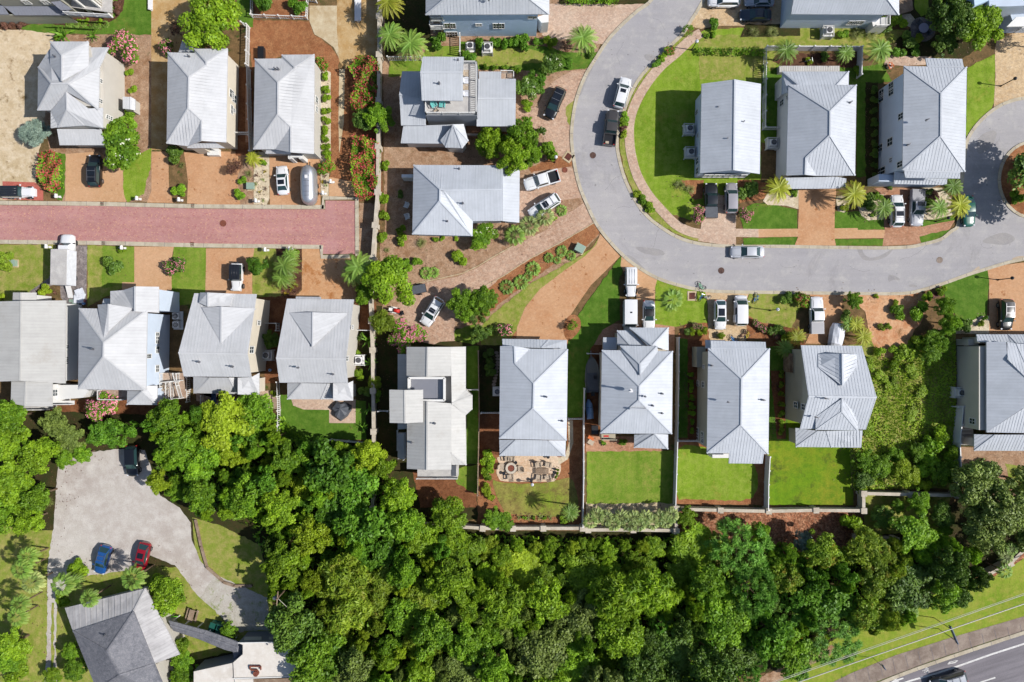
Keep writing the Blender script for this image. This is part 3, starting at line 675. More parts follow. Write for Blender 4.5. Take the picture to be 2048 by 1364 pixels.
# --- lots below the road
gp('side_yard', 'litter', 'X', '955,690 1000,690 1000,905 955,905', 2)
gp('side_yard', 'mulchd', 'X', '955,825 1002,825 1002,910 955,905', 3)
gp('side_lawn', 'lawnd', 'X', '1134,690 1166,690 1166,835 1134,835', 3)
gp('mulch_bed', 'mulch', 'X', '1134,835 1166,835 1166,1056 955,1056 955,903 1134,900', 2)
gp('lawn', 'lawnw', 'N', '700,930 760,945 1000,950 1100,930 1195,930 1200,1140 820,1140 760,1100 720,1020', 4, 3)
gp('patio', 'patio', 'N', '750,780 1090,780 1118,830 1118,880 1085,930 1040,940 780,938 735,915 722,870 740,830', 5, 3)
gp('paver_path', 'shell', 'N', '1100,800 1150,770 1170,700 1165,560 1195,560 1198,700 1165,800 1110,835', 5)
gp('yard', 'litter', 'X', '750,640 955,660 955,1040 850,1040 750,940', 2)
gp('lawn', 'lawn', 'N', '470,860 612,830 612,1010 590,1015 470,940', 4)
gp('mulch_bed', 'mulchd', 'N', '200,870 480,930 600,1010 600,1100 250,1100', 3)
gp('lawn', 'lawnd', 'N', '535,100 612,100 612,830 535,830', 3)
gp('side_yard', 'mulchd', 'X', '1168,690 1205,690 1205,905 1168,905', 3)
gp('paver_strip', 'orangep', 'O', '65,690 350,690 520,765 520,780 65,780', 4)
gp('lawn', 'lawn', 'O', '70,780 585,775 585,1085 70,1090', 4)
gp('sand_strip', 'conc', 'X', '1172,1004 1345,1002 1348,1058 1172,1058', 3)
gp('side_yard', 'lawnd', 'O', '600,110 700,110 700,700 600,700', 3)
gp('mulch_bed', 'mulchd', 'O', '668,110 800,110 800,760 690,720 668,700', 4)
gp('mulch_bed', 'mulch', 'O', '590,700 1135,700 1135,1095 590,1095', 3)
gp('lawn', 'lawnb', 'O', '610,765 780,760 1055,850 1055,1050 830,1065 660,1060 606,1040', 5, 3)
gp('lawn', 'lawnp', 'X', '1534,700 1706,830 1706,1010 1534,1010', 3)
gp('side_yard', 'lawnd', 'X', '1534,690 1575,690 1575,880 1534,880', 4)
gp('mulch_bed', 'mulchd', 'Q', '60,300 150,300 150,705 100,705', 5)
gp('overgrown_lot', 'lawny', 'Q', '520,150 900,100 1160,80 1180,1000 540,1000', 3)
gp('mulch_strip', 'chips', 'X', '1345,1020 1706,1022 1740,1060 1720,1120 1560,1150 1400,1130 1350,1080', 4)
gp('lawn', 'lawny', 'X', '1722,985 1900,985 1890,1060 1730,1070', 4)
gp('bare_yard', 'mulchp', 'Q', '1150,750 1600,770 1600,1300 1400,1200 1200,950', 3)
gp('lawn', 'lawny', 'Q', '1450,850 1600,880 1600,1000 1480,950', 4)
gp('side_yard', 'soil', 'Q', '1160,90 1240,90 1240,500 1160,500', 4)
gp('side_yard', 'litter', 'Q', '1160,505 1280,505 1280,750 1160,750', 5)
gp('gravel_bed', 'shell', 'J', '1400,1165 1658,1165 1658,1030 1600,1030 1500,1080 1400,1080', 5)
gp('lawn', 'lawnd', 'J', '1290,790 1500,715 1645,680 1658,760 1648,900 1640,1020 1560,1060 1420,1080 1380,950 1330,900', 4)
gp('driveway', 'tanl', 'J', '1645,675 1800,640 2000,615 2000,1180 1658,1180 1658,760', 4)
# --- inside of the road loop
gp('lawn', 'lawnb', 'X', '1410,60 1580,50 1590,150 1545,160 1540,380 1380,440 1320,420 1290,390 1262,330 1262,240 1290,170 1340,110 1390,70', 2)
gp('driveway', 'buffp', 'X', '1408,-20 1570,-20 1570,55 1476,52 1440,52 1400,58 1378,52 1402,12', 3)
gp('planting_bed', 'litter', 'X', '1490,50 1600,48 1600,72 1480,75', 4)
gp('lawn', 'lawny', 'X', '1395,70 1580,70 1600,55 1820,60 1900,90 1900,130 1760,130 1720,100 1560,100 1545,160 1400,160', 3)
gp('shaded_yard', 'litter', 'E', '1000,-20 1500,-20 1500,300 1380,380 1000,380 900,300 1050,180', 4)  # shade of the trees painted into the ground here with the dark litter
gp('lawn', 'lawnb', 'E', '1060,-20 1160,-20 1160,80 1110,110 1070,60', 5)
gp('flagstones', 'stone', 'E', '1040,170 1080,120 1140,120 1195,170 1195,230 1140,270 1060,260', 6, 3)
gp('sand_path', 'shell', 'E', '960,100 1040,90 1080,140 1040,180 1000,160', 5)
gp('lawn', 'lawnd', 'E', '75,490 190,430 700,440 860,410 920,530 820,540 770,1150 690,1150 690,560 190,560 190,1150 75,850', 4)
gp('planting_bed', 'mulchb', 'E', '145,400 180,350 700,345 700,440 200,430', 6)
gp('lawn', 'lawnb', 'E', '1410,440 1590,350 1592,620 1560,740 1450,860 1400,920', 3)
gp('driveway', 'buffp', 'E', '1600,260 1700,220 1820,200 1820,640 1700,650 1580,710 1592,500 1588,330', 4)
gp('patio', 'pinkp', 'E', '880,360 1180,370 1180,420 1000,430 870,420', 6)
gp('side_yard', 'litter', 'X', '1730,165 1755,165 1755,372 1730,372', 5)
gp('side_yard', 'soil', 'X', '1522,285 1560,285 1560,365 1522,365', 5)
gp('driveway', 'pinkp', 'I', '1150,-40 1410,-40 1420,100 1410,250 1415,395 1090,350 1110,260 1130,120', 4)
gp('mulch_bed', 'mulch', 'D', '720,1170 870,1170 860,1290 800,1300', 5)
gp('mulch_bed', 'mulch', 'D', '1090,1170 1300,1170 1280,1290 1100,1320', 4)
gp('pavement', 'pinkp', 'I', '1410,245 1605,248 1605,318 1412,315', 5)
gp('pavement', 'tan', 'I', '1605,248 2450,240 2450,305 1605,318', 5)
gp('lawn', 'lawnd', 'J', '-130,180 0,180 205,230 205,370 -200,375 -240,240', 3)
gp('lawn', 'lawnd', 'J', '-205,440 205,435 185,494 -200,492', 3)
gp('driveway', 'tanl', 'J', '215,60 500,60 488,250 487,440 498,497 185,494 208,440 215,230', 5)
gp('driveway_strip', 'tan', 'J', '487,378 870,378 860,440 487,445', 5)
gp('lawn', 'lawnd', 'J', '487,240 690,240 750,300 860,290 866,378 487,378', 4)
gp('lawn', 'lawnd', 'J', '487,446 860,446 850,497 498,497', 4)
gp('driveway', 'orangep', 'J', '780,60 1170,60 1150,350 1400,305 1355,378 1130,430 1145,485 850,500 868,378 860,300 900,150', 4)
gp('lawn', 'lawnd', 'J', '1130,430 1360,375 1290,440 1145,484', 5)
gp('lawn', 'lawnd', 'J', '1140,355 1160,300 1240,300 1400,265 1400,305', 5)
gp('gravel_bed', 'shell', 'J', '1150,60 1300,60 1420,200 1400,262 1240,300 1155,300', 5)
gp('gravel_bed', 'shell', 'J', '640,110 860,110 860,300 740,306 690,270 660,200', 5)
gp('gravel_bed', 'shell', 'J', '-55,160 -20,100 215,80 213,222 120,195 -20,190', 5)
gp('gravel_bed', 'shell', 'J', '495,130 560,110 600,130 600,210 560,248 510,235', 5)
# --- grey road, one carriageway outline
LE = '1335,-60 1303,0 1275,22 1242,52 1214,83 1186,126 1171,151 1155,191 1146,234 1143,277 1148,323 1158,369 1172,405 1192,447 1215,478 1243,508 1271,531 1314,556 1363,572 1410,581 1468,584 1560,585 1698,587 1804,587 1843,580 1883,568 1936,549 1975,537 2015,525 2060,516 2120,510'
RE = '2120,190 2048,197 2023,202 1993,215 1962,240 1940,268 1931,292 1925,345 1920,400 1915,450 1901,463 1880,479 1843,489 1817,494 1764,496 1672,495 1560,493 1468,493 1410,489 1375,482 1346,470 1318,452 1300,438 1281,417 1260,382 1245,345 1235,302 1235,268 1245,231 1260,191 1279,157 1306,126 1337,95 1365,68 1383,40 1402,9 1440,-60'
leP = smooth([p[:2] for p in pts('X', LE)], 4, False); reP = smooth([p[:2] for p in pts('X', RE)], 4, False)
sheet('road', 'asphalt', leP+reP, 6)
ribbon('kerb', 'kerb', leP, .5, -.05, .13, side=0); ribbon('kerb', 'kerb', reP, .5, -.05, .13, side=0)
isl = [(2065+68*math.cos(a*math.pi/16), 360+76*math.sin(a*math.pi/16)) for a in range(32)]
b = MB(); b.prism([W(*p) for p in isl], -.02, .14); b.build('island', M['mulch'])['kind'] = 'structure'
ribbon('kerb', 'kerb', isl, .45, -.05, .18, closed=True)
# pavement along the inside of the bend
SW = smooth([p[:2] for p in pts('D', '850,215 780,260 690,345 590,430 500,540 430,660 390,780 385,900 400,1020 440,1150 510,1270 I:780,90 I:900,210 I:1020,270 I:1110,290')], 4, False)
ribbon('pavement', 'pinkp', SW, 1.45, 0, .095)
gp('verge', 'lawny', 'X', '1372,62 1340,93 1309,124 1283,156 1264,192 1249,232 1240,270 1240,302 1250,345 1265,382 1286,417 1304,436 1322,450 1350,467 1378,478 1400,484 1402,465 1370,462 1340,445 1310,410 1290,380 1270,340 1262,270 1275,220 1300,175 1340,120 1385,75', 3)
def stain(c, s_, mat='stain'): gp('road_stain', mat, c, s_, 6.5, 3)
stain('J', '1605,470 1660,430 1760,400 1830,420 1850,455 1790,490 1700,488'); stain('J', '890,745 905,718 960,735 980,760 930,758 900,772'); stain('J', '1490,715 1530,690 1575,655 1585,672 1540,705 1500,722', 'stainb'); stain('J', '1830,600 1870,580 1925,578 1925,605 1860,615', 'stainb')
stain('J', '655,520 690,515 710,560 760,590 840,570 930,520 880,580 790,610 700,600'); stain('J', '1240,470 1300,460 1280,490 1230,495'); stain('D', '480,360 530,355 560,380 510,400'); stain('D', '60,600 110,480 140,420 150,440 110,520 70,620'); stain('I', '560,400 760,420 800,470 640,460'); stain('I', '480,470 560,540 640,600 620,570 540,490')
stain('E', '1480,900 1560,850 1600,870 1560,960 1480,1000'); stain('J', '1060,790 1110,800 1100,815 1050,805')
# --- highway
def line(c, s): return [p[:2] for p in pts(c, s)]
gp('grass_verge', 'lawnr', 'X', '1500,1420 1560,1340 1640,1292 1700,1262 1760,1240 1850,1195 1930,1165 1990,1135 2120,1090 2120,1300 1640,1420', 3)
gp('planting_bed', 'mulchp', 'X', '1480,1370 1540,1345 1640,1290 1670,1290 1660,1310 1600,1340 1520,1380', 4)
gp('planting_bed', 'chips', 'X', '1960,1170 2048,1115 2120,1080 2120,1050 2000,1120 1940,1160', 4)
gp('pavement', 'walk', 'X', '1640,1376 1703,1345 1790,1310 1900,1275 2048,1232 2120,1210 2120,1240 2048,1261 1990,1278 1860,1322 1780,1352 1700,1384', 5)
ribbon('kerb', 'kerb', smooth(line('X', '1690,1396 1780,1357 1860,1327 1990,1283 2048,1264 2120,1240'), 4, False), .55, -.05, .15)
gp('highway', 'asphaltd', 'X', '1692,1398 1780,1360 1860,1330 1990,1286 2048,1267 2120,1243 2300,1200 2300,1600 1500,1600 1560,1460', 6)
def mark(P, z=8): sheet('road_marking', 'paint', P, z)
ribbon('road_marking', 'paint', line('W', '560,880 700,830 1000,745 1300,645 1650,520 2048,392 2300,310'), .28, gz(6), gz(8))
ribbon('road_marking', 'paint', line('W', '1350,905 1705,790'), .22, gz(6), gz(8)); ribbon('road_marking', 'paint', line('W', '2180,640 2500,540'), .22, gz(6), gz(8))
mark(line('W', '480,840 545,795 540,815 620,790 625,805 560,828 575,845 490,860'))
for q in ('1140,630 1160,605 1180,609 1165,626', '1160,605 1255,585 1240,595 1180,609', '1255,585 1268,592 1235,618 1220,612', '1235,618 1140,637 1148,622 1220,608'): mark(line('W', q), 8)
for cx_, cy_ in ((900, 690), (912, 722)):
    b = MB(); p = one('W', cx_, cy_); b.ring((p.x, p.y, 0), .13, .22, gz(6), gz(8.2), 16); b.build('road_marking', M['paint'])['kind'] = 'structure'
ribbon('road_marking', 'paint', line('W', '845,712 872,706 868,735 895,722 868,700 890,690'), .08, gz(6), gz(8.3))
b = MB()
for k in range(16):
    u = k/15; x, y = -100+u*2250, 775-u*640-40*math.sin(u*3.1); a = W(*px('W', x, y), gz(6.6)); e = W(*px('W', x+35, y+150), gz(6.6)); b.bar(a, e, .05, .02)
b.build('pavement_joint', M['asphaltd'])['kind'] = 'structure'
# manholes and grates
def cover(c, x, y, r, mat, label):
    p = one(c, x, y); b = MB(); b.cyl((p.x, p.y, 0), r, gz(7)+.012, 24); b.ring((p.x, p.y, 0), r, r+.07, 0, gz(7)+.02, 24)
    for k in range(-2, 3): b.box((p.x, p.y+k*r*.3, gz(7)+.016), (r*1.3*(1-abs(k)*.2), .04, .02))
    o = b.build('manhole_cover', M[mat]); tag(o, label, 'manhole cover', 'covers and drains set in the roads')
cover('D', 148, 1010, .42, 'iron', 'round iron manhole cover in the grey road left of the dark pickup')
cover('I', 1287, 602, .42, 'iron', 'round iron manhole cover in the grey road below the silver sedan')
cover('G', 133, 190, .42, 'ironb', 'round rusty manhole cover in the middle of the pink brick road')
cover('J', 1282, 607, .42, 'walk', 'pale round manhole cover in the road near the turning circle')
cover('C', 1135, 1105, .35, 'ironb', 'small round rusty cover at the kerb above the white pickup')
def drain(c, x, y, w_, l, lab, rot=0, frame=False, mat='ironb'):
    p = one(c, x, y); t = thing('storm_drain', (p.x, p.y, 0), lab, 'drain', 'covers and drains set in the roads', rot)
    b = MB(); b.box((0, 0, .05), (w_, l, .11)); b.build('drain_box', M['black'], t, world=False); b = MB()
    n = 6
    for k in range(n): b.box(((k-(n-1)/2)*w_/n, 0, .115), (w_/n*.55, l, .03))
    b.box((0, 0, .115), (w_, .05, .032)); b.build('grate', M[mat], t, world=False)
    if frame:
        b = MB()
        for q in (-1, 1): b.box((q*(w_/2+.12), 0, .06), (.24, l+.48, .14)); b.box((0, q*(l/2+.12), .06), (w_, .24, .138))
        b.build('concrete_frame', M['conc'], t, world=False)
drain('F', 583, 78, .55, .65, 'brown storm drain in the kerb below the dark SUV driveway')
drain('F', 1097, 90, .55, .65, 'brown storm drain in the upper kerb left of the gravel bed')
drain('F', 590, 303, .55, .65, 'brown storm drain in the lower kerb above the dark round shrub')
drain('F', 1095, 310, .55, .65, 'brown storm drain in the lower kerb above the pink crape myrtle lawn')
drain('G', 895, 353, .5, .55, 'brown storm drain at the lower right end of the brick road')
drain('C', 1158, 1020, .9, 1.0, 'rusty kerb inlet grate above the white pickup driveway', R(-35), True)
drain('I', 1038, 818, .9, 1.0, 'rusty grate in a pale concrete frame on the lawn beside the fan palm', 0, True)
drain('J', 1250, 873, .9, .8, 'rusty grate at the road edge above the overgrown lot', R(20), False)

b = MB()
for L, Rr, z1 in KJ:
    acc = 0
    for i in range(1, len(L)):
        seg = (L[i]-L[i-1]).length; t = 3.0-acc
        while t < seg: u = t/seg; b.bar(L[i-1].lerp(L[i], u)+Vector((0, 0, z1+.002)), Rr[i-1].lerp(Rr[i], u)+Vector((0, 0, z1+.002)), .05, .012); t += 3.0
        acc = seg-(t-3.0)
b.build('kerb_joint', M['asphaltd'])['kind'] = 'structure'
b = MB(); rc = random.Random(4)
for x, y, a in ((1240, 130, 2), (1195, 240, 1.6), (1210, 380, 1.2), (1300, 500, .5), (1560, 530, 0), (1740, 540, 3.0), (1800, 520, .4), (1960, 480, -.9), (1980, 300, 1.3), (1230, 420, .9), (1330, 60, 2.3)):
    p = W(x, y, gz(6.5))
    for k in range(rc.randint(6, 14)): a += rc.uniform(-.55, .55); q = p+Vector((math.cos(a), math.sin(a), 0))*.45; b.bar(p, q, .028, .012); p = q
b.build('road_crack', M['asphaltd'])['kind'] = 'structure'
# ------------------------------------------------ houses
def std(h, vs, fs, wp, **k):
    h.roof(vs, fs); h.walls(wp, **k)
# upper left: complex house with stacked hips beside the sandy lot
h = House('A', 'grey metal roofed house with stacked hipped dormers beside the bare sandy lot', dict(e=6.6, f=5.4), 'wBe', 'roofL')
h.roof('328,270,6.9 575,270,6.9 402,360,8.4 402,527,8.9 575,430,7.1 325,420,6.6', '0 1 2|0 2 3 5|2 1 4 3')
h.roof('325,315,6.0 248,435,5.6 333,545,8.3 447,545,8.4 597,308,5.9 705,308,5.9 648,433,6.6 402,533,8.3 245,717,5.5 370,717,5.5 432,595,7.2 640,712,6.4',
       '0 1 2 3 7|7 3 6 5 4|1 8 2|2 8 9 10 3|3 10 11|3 11 6')
h.roof('432,596,7.3 435,712,7.3 330,725,5.6 330,832,5.4 575,705,6.6 668,700,6.2 668,832,5.6 550,815,5.7 380,826,5.5', '0 2 3 8 1|0 1 7 6 5 4|1 8 7')
h.roof('370,838,4.2 655,838,4.2 686,943,3.5 388,943,3.5', '0 1 2 3')
h.walls('325,318,5.6 600,312,5.6 690,312,5.6 690,410,5.6 690,700,5.6 668,832,5.6 330,832,5.6 330,717,5.6 248,717,5.6 250,440,5.6'.replace('5.6', 'f'), d=.35)
h.walls('328,272,6.6 575,272,6.6 640,440,6.6 640,700,6.6 400,700,6.6 400,530,6.6', z0=3, d=.3)
h.walls('400,840,3.6 640,840,3.6 672,935,3.6 400,935,3.6', d=.5)
h.block('800,630 850,632 850,712 800,705', 0, 2.6, 'wBe', 'stair_box')
h.roof('798,628,3.0 850,630,3.0 878,645,2.6 878,716,2.6 850,712,3.0 798,705,3.0', '0 1 4 5|1 2 3 4')
for x, y in ((650, 523), (650, 655)): h.win(x, y, .5, 1.1)
for x, y in ((702, 762), (716, 766), (700, 893), (712, 898)): h.win(x, y, .45, .9)
h.vent(358, 367, 7.3)
# the two twins to its right
T1 = '0 1 2 3|6 5 7 8 9 10 3 2|4 5 6|4 6 2 1|10 9 11 12|9 8 11|0 3 10 12'
h = House('A', 'long hipped grey metal roof house behind the bright round tree, dark strip on its left', dict(e=5.1, r=7.5, m=6.4), 'wC', 'roofL')
h.roof('1090,340,e 1265,345,e 1340,425,p 1227,500,r 1265,317,e B:180,317,e B:42,403,p B:170,925,e B:10,915,p B:10,780,p 1223,700,r 1220,950,e 1083,932,e', T1)
h.walls('1090,345,e 1265,345,e 1265,320,e B:180,320,e B:170,925,e B:10,915,e 1220,930,e 1083,932,e')
h.roof('1185,260,3.4 1250,300,4.0 1265,342,4.2 1160,340,3.6', '0 1 2 3')
h.roof('1225,935,4.0 B:100,925,4.0 B:165,962,3.5 1215,962,3.5', '0 1 2 3')
h.block('1235,945 B:20,940 B:20,962 1235,962', 0, 3.3, 'wC', 'porch'); h.block('B:45,965 B:120,965 B:122,1008 B:48,1008', 0, .9, 'white', 'front_steps')
for x, y in ((205, 612), (222, 640)): h.win(x, y, 1.1, 1.4, 'B')
h.win(206, 712, 1.2, .7, 'B'); h.win(222, 718, .5, .7, 'B'); h.vent(1228, 365, 5.6)
h = House('B', 'long hipped grey metal roof house between the pine straw yard and the slatted fence', dict(e=5.0, r=7.3, m=6.3), 'wBe', 'roofL')
h.roof('357,382,e 530,380,e 608,450,p 507,535,r 532,356,e 744,354,e 615,437,p 740,1000,e 590,990,p 590,822,p 505,742,r 488,970,e 348,970,e', T1)
h.walls('357,385,e 532,385,e 532,358,e 744,358,e 744,996,e 590,990,e 590,970,e 350,968,e')
h.roof('430,972,4.1 590,975,4.1 590,1000,3.6 425,998,3.6', '0 1 2 3')
for x in (585, 655): h.post(x, 1018, 2.6, r=.3, top=1)
h.block('585,1008 660,1008 660,1022 585,1022', 2.2, 2.7, 'white', 'entry_beam')
h.win(757, 650, .9, 1.2); h.win(757, 710, .8, .9); h.vent(487, 447, 6.2); h.vent(508, 447, 6.2)
# top left corner house
h = House('U', 'dark grey house with white porch frame in the top left corner', dict(), 'wG', 'roofG', at=(800, -200))
V = [W(*px('U', x, y), 3.6) for x, y in ((60, 100), (1090, 100))]
h.block('-400,-300 1100,-300 1090,105 60,105', 0, 3.5, 'wG', 'lower_wall')
b = MB(); b.prism([V[0], V[1], V[1]+Vector((0, 12, 0)), V[0]+Vector((0, 12, 0))], 3.5, 9); b.build('upper_wall', M['wG'], h.root); h.planes.append((V[0], V[1], 0, 9))
h.roof('60,100,3.7 1090,100,3.7 1062,240,3.0 235,240,3.0', '0 1 2 3')
h.roof('-300,-40,3.7 50,95,3.7 140,228,3.0 -300,228,3.0', '0 1 2 3')
h.block('-300,225 1060,225 1060,240 -300,240', 0, 2.8, 'wG', 'front_wall')
h.roof('800,30,5.3 950,15,5.3 1140,150,4.6 960,162,4.6', '0 1 2 3', mat='roofG')
h.win(420, 35, .9, .8, glass='glassg'); h.win(720, 35, .9, .8, glass='glassg')
for z in (3.0, 6.0):
    h.block('1062,232 1770,275 1770,250 1062,208', z, z+.25, 'white', 'porch_beam')
    h.rail('1770,275 1062,232', z+.25, .9)
for x in (1080, 1300, 1520, 1760): h.post(x, 262, 8.5, r=.16)
bb = MB(); bb.prism([W(*px('U', x, y), 0) for x, y in ((1745, -400), (1775, -400), (1775, 278), (1745, 278))], 0, 8.2); bb.build('side_screen', M['white'], h.root)
bb = MB()
for k in range(14): q = [W(*px('U', 1778, y), 0) for y in (-300+k*42, -290+k*42)]; bb.bar(q[0]+Vector((0, 0, .3)), q[0]+Vector((0, 0, 8.1)), .06, .5)
bb.build('screen_slat', M['wC'], h.root)
h.block('1100,-100 1760,-100 1760,200 1100,110', 2.8, 3.0, 'deckg', 'porch_deck')
# big pale blue house, top centre
h = House('C', 'large pale blue sided house at the top centre with hedge along its front wall', dict(e=7.8, r=10.6), 'wB2', 'roofT')
h.roof('232,97,e 1035,92,e 860,-45,r 395,-40,r 232,-200,e 1035,-200,e', '0 1 2 3|0 3 4|1 5 2|4 3 2 5')
h.walls('300,100,e 985,100,e 985,-200,e 300,-200,e', d=.5)
for x, y in ((371, 167), (407, 167), (688, 168), (724, 168), (385, 222), (420, 222)): h.win(x, y, .75, 1.5)
h.win(576, 160, .8, .6); h.win(925, 112, 1.2, .7)
for z, y in ((2.9, 190), (5.4, 135)):
    h.block('262,%d 352,%d 352,%d 262,%d' % (y-35, y-35, y, y), z-.25, z, 'white', 'porch_floor'); h.rail('262,%d 262,%d 345,%d' % (y-30, y-2, y-2), z, 1)
for x, y in ((290, 225), (345, 225)): h.post(x, y-15, 7.2, r=.13)
h.block('955,112 1030,85 1030,145 985,148', 0, 3.4, 'white', 'entry_porch'); h.vent(642, -5, 10.0)
# roof deck house
h = House('C', 'tall house with a white rooftop terrace and teal armchairs', dict(e=6.0, m=6.9, l=5.0), 'wW', 'roofT', f=1.0)
h.roof('213,368,10 480,370,10 474,470,10.8 197,470,10.8 474,655,9.6 207,653,9.6', '0 1 2 3|3 2 4 5', seam=.3)
h.walls('213,372,9.6 480,372,9.6 474,640,9.6 210,640,9.6', d=.5)
h.block('232,640 560,640 560,415 480,412 480,400 566,400 566,752 232,752', 3, 7.6, 'wS', 'terrace_wall')
h.block('232,600 560,600 560,745 232,745', 7.45, 7.66, 'deckg', 'terrace_floor'); h.block('472,414 561,414 561,600 472,600', 7.45, 7.665, 'deckg', 'terrace_floor')
h.rail('476,416 561,416 561,745 236,745 236,600', 7.66, 1.0, step=.14)
for k in range(22): h.block('522,%d 552,%d 552,%d 522,%d' % (430+k*14, 430+k*14, 436+k*14, 436+k*14), 7.66, 7.72, 'white', 'floor_slat')
h.roof('572,512,6.1 817,512,6.1 817,640,7.2 570,640,7.2 815,820,5.6 562,820,5.6', '0 1 2 3|3 2 4 5', seam=.3)
h.roof('578,465,4.4 722,465,4.4 722,520,4.8 578,520,4.8', '0 1 2 3', seam=.3)
h.walls('580,515,5.5 815,515,5.5 813,815,5.5 566,815,5.5'); h.walls('582,468,4.3 720,468,4.3 720,560,4.3 582,560,4.3', d=.3)
h.roof('78,463,6 214,463,6 214,650,7.2 60,612,7.0 66,700,6.6 232,690,6.8 232,815,5.6 72,815,5.6', '0 1 2 3|3 2 5 6 7 4', seam=.3)
h.walls('80,466,5.6 240,466,5.6 240,810,5.6 75,810,5.6')
h.roof('86,820,5.2 480,806,5.4 470,935,4 70,930,4', '0 1 2 3', seam=.3); h.walls('90,825,4 470,820,4 460,925,4 78,925,4')
h.roof('412,808,6.8 325,912,4.6 362,958,4.2 470,962,4.2 508,915,4.4 478,806,5.4', '0 1 2|0 2 3|0 3 4|0 4 5', seam=.5)
h.walls('335,910,4.2 365,950,4.2 465,955,4.2 500,912,4.2 470,830,4.2 350,830,4.2', d=.3)
h.block('490,812 800,822 800,888 490,884', 0, 1.2, 'orangep', 'paver_deck'); h.rail('490,812 490,884 798,888 798,822', 1.2, 1)
h.block('722,475 805,475 805,512 722,512', 0, 2.4, 'deckw', 'balcony'); h.rail('722,476 803,476 803,512', 2.4, 1)
h.vent(320, 540, 10.6); h.vent(443, 392, 10.2)
# hip house with the white L shaped slopes
h = House('H', 'broad hipped house with an L shaped roof left of the white pickup', dict(e=4.4, r=7.2), 'wB', 'roofR')
h.roof('218,97,e 800,100,e 797,258,r 415,262,7.25 390,255,r 388,330,r 210,548,e 600,558,e 603,462,e 797,460,e', '0 1 2 3 4|0 4 5 6|5 7 6|4 3 8 7 5|3 2 9 8', seam=.36)
h.roof('799,102,4.3 908,108,3.6 905,472,3.6 797,462,4.3', '0 1 2 3')
h.walls('218,100,e 800,102,e 798,458,e 605,462,e 600,552,e 212,545,e'); h.walls('798,105,3.6 905,110,3.6 902,468,3.6 798,458,3.6', d=.3)
h.gable('800,105,e 798,258,7.0 798,458,e', d=.2)
h.vent(515, 122, 4.9); h.vent(538, 345, 6.0); h.vent(437, 462, 5.4)
h.block('140,158 214,158 214,180 140,178', 0, 2.4, 'white', 'outdoor_shower')
# gable house inside the bend
h = House('D', 'plain gable roofed white house casting a big square shadow on the lawn inside the bend', dict(e=5.3, r=7.3), 'wB', 'roofR', f=0.85)
h.roof('855,545,e 1070,516,r 1240,545,e 1233,1130,e 1063,1105,r 845,1125,e', '0 1 4 5|1 2 3 4', seam=.42)
h.walls('855,549,e 1238,549,e 1231,1122,e 848,1120,e', d=.5); h.gable('855,546,e 1070,518,r 1240,546,e'); h.gable('845,1124,e 1063,1105,r 1233,1128,e')
h.win(824, 730, .6, 1.3); h.win(832, 876, .5, .7); h.win(828, 1046, .9, 1.2); h.win(828, 1110, .9, 1.2)
for x in (900, 965, 1040, 1110): h.win(x, 1142, 1.4, 1.3)
h.vent(957, 700, 5.8); h.vent(1018, 903, 6.4); h.vent(1124, 793, 6.3)
# hip house with the rear terrace
h = House('E', 'hipped white house between two yellow palms, flat grey deck along its upper side', dict(e=5.2, m=6.6, r=8.2), 'wW', 'roofR')
h.roof('250,550,e 692,552,e 520,722,r 518,880,r 682,1140,e 432,1142,e 362,1025,p 358,1135,p 236,1140,e', '0 1 2|0 2 3 6 7 8|1 4 3 2|3 4 5 6|6 5 7')
h.walls('250,554,e 690,556,e 680,1135,e 236,1135,e')
h.roof('210,465,3.8 642,465,3.8 640,560,3.8 560,556,5.2 315,552,5.2 250,600,5.0 205,615,3.8', '0 1 3 4|0 4 5 6|1 2 3')
h.walls('212,470,3.8 640,470,3.8 640,600,3.8 210,610,3.8', d=.3)
h.roof('225,1155,3.6 560,1148,3.8 530,1225,3.0 242,1227,3.0 625,1160,3.6 622,1222,3.0', '0 1 2 3|1 4 5 2')
h.walls('240,1155,3.4 615,1155,3.4 600,1190,3.4 250,1190,3.4', d=.3)
h.block('190,428 582,428 582,470 190,470', 0, 1.0, 'deckg', 'deck')
for k in range(26): h.block('%d,429 %d,429 %d,462 %d,462' % (196+k*15, 199+k*15, 199+k*15, 196+k*15), 1.0, 1.03, 'white', 'deck_board')
h.win(208, 668, .8, 1.3); h.win(246, 628, .4, .9); h.vent(652, 665, 6.0)
# tall house beside the turning circle
h = House('E', 'tall pale blue sided hipped house with rows of side windows next to the turning circle', dict(e=7.5, r=10.3), 'wB', 'roofR', f=0.55)
h.roof('1000,430,e 1150,432,p 1140,378,6.9 1378,383,6.9 1388,436,p 1408,436,e 1240,607,r 1238,885,r 1397,1115,e 1365,1118,p 1365,1160,7.0 1010,1155,7.0 1000,1108,p 990,1105,e',
       '0 1 4 5 6|1 2 3 4|0 6 7 13|5 8 7 6|7 8 9 12 13|12 9 10 11')
h.walls('1000,436,e 1405,440,e 1395,1108,e 994,1100,e', d=.5)
h.roof('940,1110,4.4 1010,1130,4.4 1282,1150,4.2 1278,1202,3.5 935,1195,3.5', '0 1 2 3 4')
h.walls('830,1120,3.4 1278,1140,3.4 1276,1196,3.4 830,1185,3.4', d=.2)
for x, y in ((855, 605), (853, 640), (917, 560), (917, 598)): h.win(x, y, .95, 1.2)
for x, y, a, c_ in ((981, 755, .8, 1.2), (910, 922, 1.1, 1.3), (846, 962, 1.0, 1.2), (915, 1040, .6, .6), (976, 1067, .8, 1.4), (848, 1115, 1.0, 2.6)): h.win(x, y, a, c_)
h.vent(1150, 778, 9.6); h.vent(1028, 940, 7.9)
